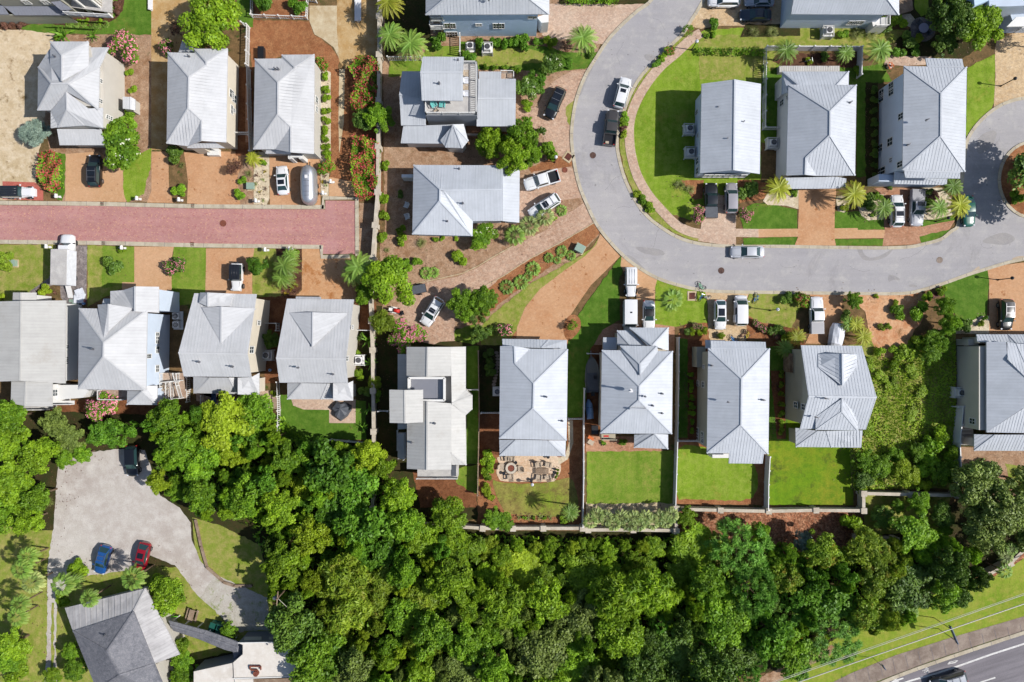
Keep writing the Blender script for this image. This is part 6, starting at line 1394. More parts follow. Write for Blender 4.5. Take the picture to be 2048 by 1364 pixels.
def ubox(c, x, y, label, rot=0, d=(1.0, .9, .75), mat='gbox'):
    p = one(c, x, y, d[2]); t = thing('utility_box', (p.x, p.y, 0), label, 'utility box', None, rot)
    b = MB(); b.box((0, 0, d[2]/2), d); b.build('cabinet', M[mat], t, world=False); b = MB(); b.box((0, 0, d[2]+.03), (d[0]+.1, d[1]+.1, .06)); b.build('lid', M[mat], t, world=False); b = MB(); b.box((0, 0, .06), (d[0]+.3, d[1]+.3, .12)); b.build('base_slab', M['conc'], t, world=False)
ubox('B', 325, 1207, 'pale green utility box left of the agave gravel bed'); ubox('F', 65, 415, 'pale green utility box in front of the grey green bush at far left'); ubox('H', 1300, 637, 'pale green utility box in the pine straw near the kerb', R(-28), (1.3, 1.1, .9))
t = None
def bin_(c, x, y, label, d=(.75, .8, 1.05), mat='black', rot=0):
    p = one(c, x, y, d[2]); t = thing('wheelie_bin', (p.x, p.y, 0), label, 'bin', None, rot); b = MB(); b.box((0, 0, d[2]/2), d); b.build('bin_body', M[mat], t, world=False)
    b = MB(); b.box((0, 0, d[2]+.04), (d[0]+.08, d[1]+.1, .08)); b.build('bin_lid', M[mat], t, world=False); b = MB(); b.tube((-d[0]/2, -d[1]/2, .12), (d[0]/2, -d[1]/2, .12), .12, n=10); b.build('bin_wheel', M['rubber'], t, world=False)
bin_('B', 395, 340, 'black storage bin on the pine straw yard', (.85, 1.7, .9)); bin_('k', 145, 1070, 'black barbecue beside the lower end of the jumbled gable house', (.9, 1.2, 1.0))
bin_('Z', 675, 480, 'dark green rubbish bin left of its twin by the covered walkway', (1.0, 1.3, 1.2), 'dgreen', R(-20)); bin_('Z', 745, 500, 'dark green rubbish bin right of its twin by the covered walkway', (1.0, 1.3, 1.2), 'dgreen', R(-20))
p = one('Z', 410, 320, .4); t = thing('picnic_table', (p.x, p.y, 0), 'brown wooden picnic table above the covered walkway', 'table', None, R(-15))
b = MB(); b.box((0, 0, .74), (.8, 1.9, .06)); b.build('tabletop', M['wood'], t, world=False)
for q in (-1, 1): b = MB(); b.box((q*.75, 0, .45), (.28, 1.9, .05)); b.build('bench', M['wood'], t, world=False); b = MB(); b.box((0, q*.7, .38), (1.5, .1, .08)); b.box((0, q*.7, .37), (.1, .1, .7)); b.build('leg_frame', M['wood'], t, world=False)
p = one('Z', 160, 335, .6); t = thing('beach_umbrella', (p.x, p.y, 0), 'folded lime green umbrella beside the old shingle house', 'umbrella', None, R(5)); b = MB(); b.tube((-1.0, 0, .8), (1.0, 0, .9), .28, .06, 10); b.build('canopy', M['lime'], t, world=False); b = MB(); b.tube((-1.3, 0, .75), (1.3, 0, .95), .03, n=6); b.build('pole', M['white'], t, world=False)
# patio furniture
def armchair(c, x, y, deg, label, mat='chairb', grp='garden armchairs', z=.07, s=1.0):
    p = one(c, x, y, z+.4); t = thing('garden_chair', (p.x, p.y, z), label, 'chair', grp, R(deg))
    b = MB()
    for k in range(5): b.box((.05*s, (k-2)*.12*s, .38*s), (.55*s, .1*s, .05))
    b.build('seat', M[mat], t, world=False); b = MB()
    for k in range(5): b.bar((-.2*s, (k-2)*.12*s, .36*s), (-.5*s, (k-2)*.13*s, (.95-.03*abs(k-2))*s), .1*s, .03)
    b.build('backrest', M[mat], t, world=False)
    for q in (-1, 1):
        b = MB(); b.box((.02, q*.37*s, .58*s), (.68*s, .13*s, .04)); b.build('armrest', M[mat], t, world=False)
        for xx in (.3, -.25): b = MB(); b.box((xx*s, q*.36*s, .28*s), (.07, .05, .56*s)); b.build('leg', M[mat], t, world=False)
for x, y, d, l in ((175, 335, 0, 'beige patio armchair left of the round fire pit'), (460, 365, 180, 'beige patio armchair right of the round fire pit'), (315, 485, 95, 'beige patio armchair below the round fire pit'), (275, 205, -80, 'beige patio armchair at the house wall above the fire pit'),
    (330, 205, -95, 'second beige patio armchair at the house wall'), (735, 300, -80, 'upper left armchair of the patio table set'), (885, 300, -100, 'upper right armchair of the patio table set'), (745, 490, 80, 'lower left armchair of the patio table set'), (880, 490, 105, 'lower right armchair of the patio table set')):
    armchair('P', x, y, d, l, z=.09, s=1.15)
p = one('P', 320, 350, .4); t = thing('fire_pit', (p.x, p.y, .08), 'round stone fire pit with dark red coals on the cream patio', 'fire pit')
b = MB(); b.ring((p.x, p.y, 0), .52, .86, .08, .55, 32); b.build('stone_ring', M['block'], t); b = MB(); b.cyl((p.x, p.y, .08), .54, .38, 28); b.build('coal_bed', M['ironb'], t)
b = MB(); b.ring((p.x, p.y, 0), .86, .96, .08, .45, 32); b.build('outer_course', M['wood'], t)
p = one('P', 790, 395, .4); t = thing('patio_table', (p.x, p.y, .08), 'long low wooden patio table between four beige armchairs', 'table'); b = MB()
for k in range(5): b.box((p.x, p.y+(k-2)*.18, .52), (2.0, .15, .05))
b.build('tabletop', M['wood'], t)
for q in (-1, 1):
    for r_ in (-1, 1): b = MB(); b.box((p.x+q*.85, p.y+r_*.35, .3), (.09, .09, .44)); b.build('leg', M['wood'], t)
for x, y, l in ((390, 265, 'small dark side table above the fire pit'), (210, 430, 'small dark side table lower left of the fire pit'), (625, 530, 'dark round planter at the lower edge of the cream patio'), (880, 180, 'dark kettle barbecue at the house wall of the cream patio')):
    p = one('P', x, y, .4); t = thing('side_table' if 'table' in l else 'planter_pot', (p.x, p.y, .08), l, 'table' if 'table' in l else 'pot'); b = MB(); b.cyl((p.x, p.y, .5), .26, .05, 16); b.build('top', M['black'], t); b = MB(); b.cyl((p.x, p.y, .08), .2, .42, 14, r1=.12); b.build('base', M['tarpg'], t)
armchair('C', 285, 680, -60, 'left teal armchair on the rooftop terrace', 'teal', z=7.66); armchair('C', 340, 682, -95, 'right teal armchair on the rooftop terrace', 'teal', z=7.66)
for y, l, mt in ((478, 'topmost chair of the column on the rooftop terrace', 'chairb'), (525, 'second chair of the column on the rooftop terrace', 'tarp'), (570, 'third chair of the column on the rooftop terrace', 'chairb'), (608, 'lowest chair of the column on the rooftop terrace', 'tarp')): armchair('C', 494, y, 0, l, mt, z=7.66)
armchair('C', 302, 718, 140, 'small beige chair below the teal armchairs on the rooftop terrace', z=7.66, s=.8)
armchair('H', 172, 358, 160, 'upper white garden chair left of the broad hipped house', 'white'); armchair('H', 175, 432, 200, 'lower white garden chair left of the broad hipped house', 'white')
armchair('Y', 275, 390, -70, 'white lounge chair on the upper side deck', 'white', z=2.0, s=1.2); armchair('Y', 415, 510, 50, 'wooden chair on the lower side deck', 'chairb', z=2.0)
for x, l in ((1085, 'left blue sun lounger on the shady lower patio'), (1245, 'right blue sun lounger on the shady lower patio')):
    p = one('Y', x, 640, .4); t = thing('sun_lounger', (p.x, p.y, .3), l, 'lounger', 'loungers on the lower patio'); b = MB(); b.box((0, 0, .3), (.7, 1.7, .12)); b.build('cushion', plain('navy_cushion', (60, 86, 130), .8), t, world=False); b = MB(); b.box((0, 0, .2), (.76, 1.8, .06)); b.build('frame', M['wood'], t, world=False)
# covered patio set
p = one('G', 800, 1253, .8); t = thing('covered_table_set', (p.x, p.y, .07), 'charcoal covered patio table set on the lower right patio', 'patio set')
b = MB(); n = 15; top = []; bot = []
for i in range(n):
    a = 2*math.pi*i/n; r_ = 1.45+.2*math.sin(3*a+.5)+.14*math.sin(7*a); bot.append((p.x+r_*math.cos(a), p.y+r_*math.sin(a), .12)); top.append((p.x+r_*.8*math.cos(a), p.y+r_*.8*math.sin(a), .85+.12*math.sin(5*a)))
b.add(bot+top+[(p.x, p.y+.3, 1.2)], [(i, (i+1) % n, n+(i+1) % n, n+i) for i in range(n)]+[(n+i, n+(i+1) % n, 2*n) for i in range(n)]); b.build('fabric_cover', M['tarpg'], t)
b = MB(); b.cyl((p.x, p.y+.3, 1.1), .06, .5, 8); b.build('umbrella_pole', M['steel'], t)
# stepping stones
for k, (x, y) in enumerate(((722, 140), (727, 160), (730, 180), (729, 200), (727, 218), (724, 238), (722, 258), (719, 278), (715, 298), (710, 318), (706, 338))):
    p = one('N', x, y); b = MB(); r = random.Random(k); b.prism([(p.x+.3*(1+.25*r.random())*math.cos(a*math.pi/3.5), p.y+.22*(1+.3*r.random())*math.sin(a*math.pi/3.5)) for a in range(7)], .02, .13)
    o = b.build('stepping_stone', M['walk']); tag(o, 'grey stepping stone in the curved line left of the fire pit house', 'stepping stone', 'stepping stones left of the fire pit house')
# highway signs and lights, cables
def mast(x0, y0, bx, by, label, w_, h1=7.0):
    top = one('W', x0, y0, h1); t = thing('sign_gantry' if w_ > 1 else 'street_light', (top.x, top.y, 0), label, 'sign' if w_ > 1 else 'street light')
    return t, top
pA = one('W', 1190, 195, 4.3); pB = one('W', 1278, 405, 4.3); t = thing('highway_sign', (pA.x, pA.y, 0), 'long narrow billboard seen edge on beside the highway', 'sign')
b = MB(); b.bar(pA-Vector((0, 0, .3)), pB-Vector((0, 0, .3)), .1, .65); b.build('sign_board', M['signb'], t)
for f in (.15, .8): q = pA.lerp(pB, f); b = MB(); b.tube((q.x-.12, q.y, 0), (q.x-.12, q.y, 3.9), .06, n=10); b.build('post', M['steel'], t)
pA = one('W', 395, 655, 3.4); pB = one('W', 425, 712, 3.4); t = thing('road_sign', ((pA.x+pB.x)/2, (pA.y+pB.y)/2, 0), 'small blue backed road sign on the pavement left of the billboard', 'sign')
b = MB(); b.bar(pA-Vector((0, 0, .4)), pB-Vector((0, 0, .4)), .06, .75); b.build('sign_board', M['signb'], t); q = pA.lerp(pB, .5); b = MB(); b.cyl((q.x-.06, q.y, 0), .04, 3.1, 8); b.build('post', M['steel'], t)
def cable(c, s, label, z=8.0, r=.035):
    P = [W(*q[:2], z) for q in pts(c, s)]; a, e = P[0], P[-1]; b = MB(); n = 16; pr = None
    for i in range(n+1):
        u = i/n; q = a.lerp(e, u); q.z = z-1.2*4*u*(1-u)*.1
        if pr is not None: b.tube(pr, q, r, n=6)
        pr = q
    tag(b.build('power_cable', M['wire']), label, 'cable', 'overhead cables along the highway')
cable('W', '-3800,1891 4200,-937', 'thin upper overhead cable crossing the grass verge', 8.6, .05); cable('W', '-3800,1964 4200,-817', 'thick lower overhead cable crossing the grass verge', 8.2, .085)
cable('W', '-3800,1868 4200,-950', 'faint third overhead cable above the thin one', 9.0, .03)
# loose things on the box truck drive
p = one('g', 800, 440, .3); t = thing('cloth_heap', (p.x, p.y, .07), 'heap of white and grey green cushions behind the box truck', 'heap'); b = MB(); r = random.Random(3)
for k in range(9): b.box((p.x+r.uniform(-.7, .7), p.y+r.uniform(-.7, .9), .2+.03*k), (.5+.5*r.random(), .9, .16), r.uniform(-.5, .5))
b.build('cushions', M['tarp'], t); b = MB()
for k in range(5): b.box((p.x-.9+r.uniform(-.6, .9), p.y-1.1+r.uniform(-.5, .4), .16+.03*k), (.9, .45, .12), r.uniform(-.7, .7))
b.build('folded_cloth', M['gbox'], t)
for c, x, y, l, mt in (('g', 915, 575, 'small red gas can by the box truck drive', 'redp'), ('g', 915, 640, 'small blue bucket below the red gas can', 'bluep'), ('Y', 1842, 275, 'small blue toy on the dark side path', 'bluep')):
    p = one(c, x, y, .3); t = thing('bucket' if 'can' not in l else 'gas_can', (p.x, p.y, .05), l, 'bucket' if 'can' not in l else 'gas can'); b = MB(); b.cyl((p.x, p.y, .05), .2, .32, 12, r1=.24); b.build('vessel', M[mt], t); b = MB(); b.ring((p.x, p.y, 0), .16, .2, .37, .41, 12); b.build('rim', M['white'], t)
p = one('k', 105, 1190, .4); t = thing('log_rack', (p.x, p.y, .05), 'orange garden cart with a basket near the lower end of the boat yard', 'cart', None, R(-30)); b = MB(); b.box((0, 0, .4), (.9, .7, .3)); b.build('basket', M['chairb'], t, world=False); b = MB(); b.box((-.3, .55, .3), (.9, .5, .2)); b.build('cart_tray', M['orange'], t, world=False)
p = one('e', 1415, 455, .6); t = thing('planter_pot', (p.x, p.y, .05), 'white pot of orange and pink flowers at the end of the rear patio', 'pot'); b = MB(); b.cyl((p.x, p.y, 0), .3, .5, 12, r1=.38); b.build('pot', M['white'], t)
b = MB(); r = random.Random(5)
for k in range(40): a = r.random()*6.28; q = r.random()*.5; b.box((p.x+q*math.cos(a), p.y+q*math.sin(a), .55+.35*r.random()*(1-q)), (.12, .12, .05), r.random()*3)
b.build('blossoms', M['orange'], t)
p = one('E', 1127, 182, .7); t = thing('garden_table', (p.x, p.y, .08), 'round lilac garden table on the shaded flagstones', 'table'); b = MB(); b.cyl((p.x, p.y, .72), .75, .05, 24); b.build('tabletop', plain('lilac_table', (176, 172, 196), .5), t); b = MB(); b.cyl((p.x, p.y, .05), .08, .68, 10); b.cyl((p.x, p.y, .05), .35, .04, 16); b.build('pedestal', M['steel'], t)
for k in range(4): a = .8+k*1.57; armchair('E', 1127+42*math.cos(a)*1.0, 182+42*math.sin(a), math.degrees(-a)+180, ['lower right', 'lower left', 'upper left', 'upper right'][k]+' dark chair of the round lilac garden table', 'tarpg')
# ------------------------------------------------ vegetation
def leaf_mesh(name, L, fold=0):
    """L: list of (centre, direction, normal, length, width, shade)"""
    v = []; f = []; at = []
    for p, t, n, l, w_, s in L:
        t = (t-n*t.dot(n))
        if t.length < 1e-4: t = n.orthogonal()
        t.normalize(); q = n.cross(t); o = len(v)
        v += [p-t*l*.5, p+q*w_*.5-t*l*.05, p+t*l*.5, p-q*w_*.5-t*l*.05]; f.append((o, o+1, o+2, o+3)); at.append(s)
    me = D.meshes.new(name); me.from_pydata(v, [], f); me.materials.append(LM['mid'])
    a = me.attributes.new('leaf', 'FLOAT', 'FACE'); a.data.foreach_set('value', at); me.update(); return me
def rdir(r, zmin=-.35):
    while 1:
        d = Vector((r.gauss(0, 1), r.gauss(0, 1), r.gauss(0, 1))).normalized()
        if d.z > zmin: return d
def lumps(r, n, rr=(.26, .42), flat=.72):
    out = []
    for i in range(n):
        a = r.random()*6.283; q = math.sqrt((i+.5)/n)*.80; z = math.sqrt(max(0, 1-(q/1.0)**2))*flat
        if r.random() < .25: z *= r.uniform(.2, .8)
        ir = .92+.55*noise.noise(Vector((math.cos(a)*1.1+r_seed[0], math.sin(a)*1.1, 3)))
        out.append((Vector((q*ir*math.cos(a), q*ir*math.sin(a), z+r.uniform(-.14, .1))), r.uniform(*rr)))
    return out
r_seed = [0]
def crown_mesh(seed, nl=26, per=300, ls=(.085, .05), rr=(.2, .36), jit=.75, flat=.72, hang=0, fl=None, zmin=-.35):
    r = random.Random(seed); r_seed[0] = seed*3.7; L = []; Fm = []; G = lumps(r, nl, rr, flat)
    for c, R_ in G:
        tone = r.random(); k = int(per*(R_/.31)**2)
        for i in range(k):
            d = rdir(r, zmin); q = R_*(r.uniform(.55, 1.0)+(.18*r.random() if r.random() < .12 else 0)); p = c+Vector((d.x, d.y, d.z*.85))*q
            n = (d+Vector((r.gauss(0, jit), r.gauss(0, jit), r.gauss(0, jit)+.25))).normalized()
            t = rdir(r, -1)+Vector((0, 0, -hang)); s = r.uniform(.7, 1.35)
            L.append((p, t, n, ls[0]*s, ls[1]*s, min(1, max(0, tone*.55+r.random()*.5))))
        if fl:
            for i in range(int(fl[0]*(R_/.31)**2)):
                d = rdir(r, .1); p = c+d*R_*r.uniform(1.0, 1.12)
                for j in range(3): L2 = (p+Vector((r.gauss(0, 1), r.gauss(0, 1), r.gauss(0, 1)))*fl[1]*.5, rdir(r, -1), (d+rdir(r, 0)*.4).normalized(), fl[1], fl[1]*.9, r.random()); Fm.append(L2)
    me = leaf_mesh('crown', L)
    return (me, leaf_mesh('blossoms', Fm)) if fl else me
PR = {}
PR['broad'] = [crown_mesh(11+i, 48, 400, (.088, .056), (.10, .30), jit=.85) for i in range(6)]
def arms(r, n, rr=(.12, .24), flat=.72):
    out = []; na = r.choice((6, 7, 8))
    for i in range(na):
        a = 6.283*i/na+r.uniform(-.35, .35); ln = r.uniform(.6, 1.0)
        for k in range(6):
            q = ln*(k+.6)/6; b_ = a+r.uniform(-.3, .3)*(.4+q); out.append((Vector((q*math.cos(b_), q*math.sin(b_), flat*math.sqrt(max(0, 1-q*q))*r.uniform(.75, 1.05))), r.uniform(*rr)*(1.15-.45*q)))
    return out
_l = lumps; lumps = arms; PR['broad'] += [crown_mesh(211+i, 40, 520, (.088, .056), (.15, .27), jit=.85) for i in range(4)]; lumps = _l
PR['small'] = [crown_mesh(31+i, 24, 190, (.14, .085), (.17, .38), jit=.85) for i in range(3)]
PR['bush'] = [crown_mesh(41+i, 8, 110, (.24, .15), (.34, .52), flat=.55) for i in range(3)]
PR['feath'] = [crown_mesh(51+i, 40, 210, (.19, .045), (.13, .31), jit=.85, hang=.4) for i in range(3)]
PR['loose'] = [crown_mesh(61+i, 22, 130, (.10, .06), (.16, .30), jit=.9) for i in range(3)]
PR['flowr'] = [crown_mesh(71+i, 18, 190, (.13, .07), (.24, .38), fl=(17, .075)) for i in range(3)]
PR['flowb'] = [crown_mesh(81+i, 9, 110, (.22, .12), (.32, .5), flat=.55, fl=(6, .10)) for i in range(2)]
PR['magn'] = [crown_mesh(91+i, 20, 190, (.14, .09), (.24, .36), fl=(1.3, .08)) for i in range(2)]
def pine_mesh(seed):
    r = random.Random(seed); L = []
    for i in range(70):
        a = r.random()*6.283; q = math.sqrt(r.random())*.9; z = (1-q**1.5)*.8+r.uniform(-.15, .1); c = Vector((q*math.cos(a), q*math.sin(a), z)); tone = r.random()
        for k in range(80):
            d = rdir(r, -.1); L.append((c+d*.085, d, rdir(r, -1), .17, .022, tone*.6+.4*r.random()))
    return leaf_mesh('crown', L)
PR['pine'] = [pine_mesh(5), pine_mesh(6)]
def palm_mesh(seed, nf=34, droop=.55, wide=.17, s0=0):
    r = random.Random(seed); L = []
    for i in range(nf):
        a = 2.399*i+r.uniform(-.15, .15); u = i/nf; up = .75-1.0*u; ln = r.uniform(.88, 1.06)*(.72+.28*min(1, u*2.2+.2)); h = Vector((math.cos(a), math.sin(a), 0)); tone = min(1, max(0, .1+.85*u+r.uniform(-.15, .15)))
        def P(s): return h*ln*s*(math.cos(up*.5))+Vector((0, 0, .42*up*s*ln-droop*(s*ln)**2*(.55+.6*u)+.1))
        n = 18; sd = Vector((-h.y, h.x, 0))
        for k in range(1, n+1):
            s = k/n; p = P(s); t = (P(s+.01)-P(s-.01)).normalized(); w_ = wide*math.sin(math.pi*min(1, .16+.80*s))**.7
            up_ = sd.cross(t)*-1 if sd.cross(t).z < 0 else sd.cross(t)
            for q in (-1, 1):
                if s < s0: break
                dd = (sd*q*.9+t*(.75 if not s0 else 1.3)+up_*.28).normalized(); nn = (up_-sd*q*.3).normalized(); L.append((p+dd*w_*.5, dd, nn, w_*1.05, .042, tone))
            L.append((p-t*.5/n, t, up_, 1.3/n*ln, .022, tone*.7))
    return leaf_mesh('crown', L)
PR['palm'] = [palm_mesh(i, 36, .5, .17) for i in range(3)]; PR['areca'] = [palm_mesh(9+i, 26, .75, .20) for i in range(2)]
PR['fan'] = [palm_mesh(20+i, 38, .5, .34, .42) for i in range(3)]
def blades(seed, n, ln=(.8, 1.0), wd=.05, up=(.2, 1.2), seg=3):
    r = random.Random(seed); L = []
    for i in range(n):
        a = r.random()*6.283; e = r.uniform(*up); l = r.uniform(*ln); p = Vector((0, 0, 0)); tone = r.random(); d = Vector((math.cos(a)*math.cos(e), math.sin(a)*math.cos(e), math.sin(e)))
        for k in range(seg):
            q = p+d*l/seg; sd = Vector((-math.sin(a), math.cos(a), 0)); nn = d.cross(sd); nn = nn if nn.z > 0 else -nn; L.append(((p+q)/2, d, nn, l/seg*1.5, wd*(1-.25*k), tone)); p = q; d = (d+Vector((0, 0, -.42))).normalized()
    return leaf_mesh('blades', L)
PR['grassy'] = [blades(1, 170, (.8, 1.15), .04), blades(2, 170, (.8, 1.15), .04)]
PR['agave'] = [blades(3, 22, (.8, 1.05), .16, (.15, 1.1), 2), blades(4, 22, (.8, 1.05), .16, (.15, 1.1), 2)]
PR['banana'] = [blades(5, 11, (.85, 1.1), .30, (.35, 1.2), 3), blades(6, 9, (.85, 1.1), .32, (.3, 1.1), 3)]
def trunk_mesh(nl, seed, sp=.6):
    r = random.Random(seed); b = MB(); top = Vector((.02, .01, .55)); b.tube((0, 0, 0), top, .075, .05, 8)
    for i in range(nl):
        a = 6.283*i/nl+r.uniform(-.3, .3); q = r.uniform(.3, sp); e = Vector((q*math.cos(a), q*math.sin(a), r.uniform(.72, .92))); m = top.lerp(e, .5)+Vector((0, 0, -.03)); b.tube(top-Vector((0, 0, .1*r.random())), m, .032, .022, 6); b.tube(m, e, .022, .008, 5)
        f = e+Vector((r.uniform(-.2, .2), r.uniform(-.2, .2), .02)); b.tube(m, f, .014, .005, 4)
    me = D.meshes.new('trunk'); me.from_pydata(b.v, [], b.f); me.materials.append(M['bark']); return me
TRK = [trunk_mesh(6, 1), trunk_mesh(5, 2), trunk_mesh(7, 3)]
b = MB(); b.tube((0, 0, 0), (0, 0, 1), .11, .09, 10); 
for k in range(9): b.tube((0, 0, .1*k+.05), (0, 0, .1*k+.09), .125, .10, 10)
PTR = D.meshes.new('trunk'); PTR.from_pydata(b.v, [], b.f); PTR.materials.append(M['bark'])
rv = random.Random(99)
def put(me, name, par, loc, sc, mat, rz=0, tilt=0):
    o = D.objects.new(name, me); CO.objects.link(o); o.parent = par; o.location = loc; o.scale = sc; o.rotation_euler = (tilt, 0, rz)
    if mat is not None and me.materials[0] is not mat: o.material_slots[0].link = 'OBJECT'; o.material_slots[0].material = mat
    return o
KIND = { # proto, height/R, leaf material, blossom material, description, category
 'bright': ('broad', 1.5, 'bright', None, 'bright green broadleaf tree', 'tree'), 'mid': ('broad', 1.5, 'mid', None, 'mid green broadleaf tree', 'tree'),
 'emer': ('small', 1.5, 'emer', None, 'deep emerald glossy tree', 'tree'), 'dark': ('broad', 1.4, 'dark', None, 'dark green tree', 'tree'), 'oak': ('broad', 1.3, 'oak', None, 'wide grey green oak', 'tree'),
 'yel': ('broad', 1.5, 'yellow', None, 'yellow green leafy tree', 'tree'), 'olive': ('feath', 1.5, 'olive', None, 'olive brown wispy tree', 'tree'), 'willow': ('feath', 1.5, 'bright', None, 'light green feathery tree', 'tree'),
 'rust': ('broad', 1.5, 'rust', None, 'rust flecked tree', 'tree'), 'gold': ('small', 1.3, 'gold', None, 'golden yellow tree', 'tree'), 'pine': ('pine', 1.9, 'pine', None, 'tufted green pine', 'pine tree'), 'juni': ('feath', 1.1, 'blue', None, 'silvery blue juniper', 'juniper'),
 'loose': ('loose', 1.5, 'mid', None, 'thin crowned open tree', 'tree'), 'loosep': ('loose', 1.3, 'red', None, 'thin reddish small tree', 'tree'),
 'pink': ('flowr', 1.2, 'mid', 'pinkf', 'crape myrtle covered in pink blossom', 'crape myrtle'), 'pinkd': ('flowb', 1.1, 'dark', 'pinkf', 'small dark bush with pink blossom', 'bush'), 'redb': ('flowb', 1.1, 'mid', 'redf', 'green bush with red blossom', 'bush'),
 'whitet': ('magn', 1.3, 'mid', 'whitef', 'green tree dotted with white flowers', 'tree'), 'whitem': ('magn', 1.3, 'dark', 'whitef', 'dark magnolia with white flowers', 'magnolia'), 'bush': ('bush', 1.0, 'mid', None, 'round green bush', 'bush'), 'bushb': ('bush', 1.0, 'bright', None, 'bright green bush', 'bush'),
 'bushd': ('bush', 1.0, 'dark', None, 'dark green bush', 'bush'), 'bushe': ('bush', 1.0, 'emer', None, 'glossy emerald bush', 'bush'), 'bushr': ('bush', 1.0, 'red', None, 'red brown bush', 'bush'), 'bushy': ('bush', 1.0, 'yellow', None, 'yellow green bush', 'bush'),
 'palm': ('palm', 1.5, 'palm', None, 'green feather palm', 'palm'), 'palmy': ('palm', 1.4, 'palmy', None, 'yellow feather palm', 'palm'), 'areca': ('areca', 1.2, 'palm', None, 'feathery drooping palm', 'palm'), 'fan': ('fan', 1.5, 'palm', None, 'fan palm', 'palm'),
 'fans': ('fan', 1.4, 'palms', None, 'silvery fan palm', 'palm'), 'palmetto': ('fan', .6, 'palm', None, 'low bright palmetto clump', 'palmetto'), 'tuft': ('grassy', .6, 'grassy', None, 'tuft of ornamental grass', 'grass'), 'agave': ('agave', .5, 'palms', None, 'pale spiky agave', 'agave'),
 'brom': ('agave', .5, 'red', None, 'red leaved bromeliad', 'bromeliad'), 'bromy': ('agave', .5, 'gold', None, 'yellow leaved bromeliad', 'bromeliad'), 'banana': ('banana', 1.0, 'emer', None, 'broad leaved banana plant', 'banana plant'), 'shrubw': ('bush', 1.0, 'weed', None, 'weedy wild shrub', 'shrub')}
NAMES = {'tree': 'leafy_tree', 'pine tree': 'pine_tree', 'palm': 'palm_tree', 'crape myrtle': 'crape_myrtle', 'banana plant': 'banana_plant', 'grass': 'grass_tuft'}
def plant(k, c, x, y, rp, h=None, group=None, desc=None, label=None, zb=.05):
    pr, hr, lm, fm, ds, cat = KIND[k]; X, Y = px(c, x, y); R0 = rp/13.0; h = h or max(.35, hr*R0)
    big = pr in ('broad', 'small', 'feath', 'loose', 'flowr', 'magn', 'pine') and h > 1.8; pal = pr in ('palm', 'areca', 'fan') and k != 'palmetto'
    if pal: zc = h
    elif pr in ('grassy', 'agave', 'banana', 'fan'): zc = .15 if pr != 'banana' else h*.35
    else: zc = h*.45 if big else h*.25
    R_ = R0*(HC-zc)/HC; p = W(X, Y, zc); t = thing(NAMES.get(cat, cat.replace(' ', '_')), (p.x, p.y, zb)); rz = rv.random()*6.28
    later(t, desc or ds, cat, (X, Y), group) if not label else tag(t, label, cat, group)
    me = PR[pr]; me = me[rv.randrange(len(me))]; bl = None
    if isinstance(me, tuple): me, bl = me
    hz = (h-zc)/.95 if not pal and pr not in ('grassy', 'agave', 'banana', 'fan') else R_
    cn = 'crown' if big or pal else 'foliage'
    put(me, cn, t, (0, 0, zc), (R_, R_*rv.uniform(.92, 1.08), hz), LM[lm], rz)
    if bl: put(bl, 'blossoms', t, (0, 0, zc), (R_, R_, hz), LM[fm], rz)
    if big: put(TRK[rv.randrange(3)], 'trunk', t, (0, 0, -.05), (R_*.8 if R_ > 1 else R_, R_*.8 if R_ > 1 else R_, zc+hz*.45), None, rv.random()*6)
    elif pal: put(PTR, 'trunk', t, (0, 0, -.05), (min(1.6, .6+.3*R_), min(1.6, .6+.3*R_), h), None)
    return t
def row(k, c, s, rp, h=None, group=None, desc=None):
    for x, y, _ in pts(c, s): plant(k, 'X', x, y, rp*rv.uniform(.88, 1.12), h, group, desc)
def inpoly(x, y, P):
    c = False; j = len(P)-1
    for i in range(len(P)):
        if (P[i][1] > y) != (P[j][1] > y) and x < (P[j][0]-P[i][0])*(y-P[i][1])/(P[j][1]-P[i][1])+P[i][0]: c = not c
        j = i
    return c
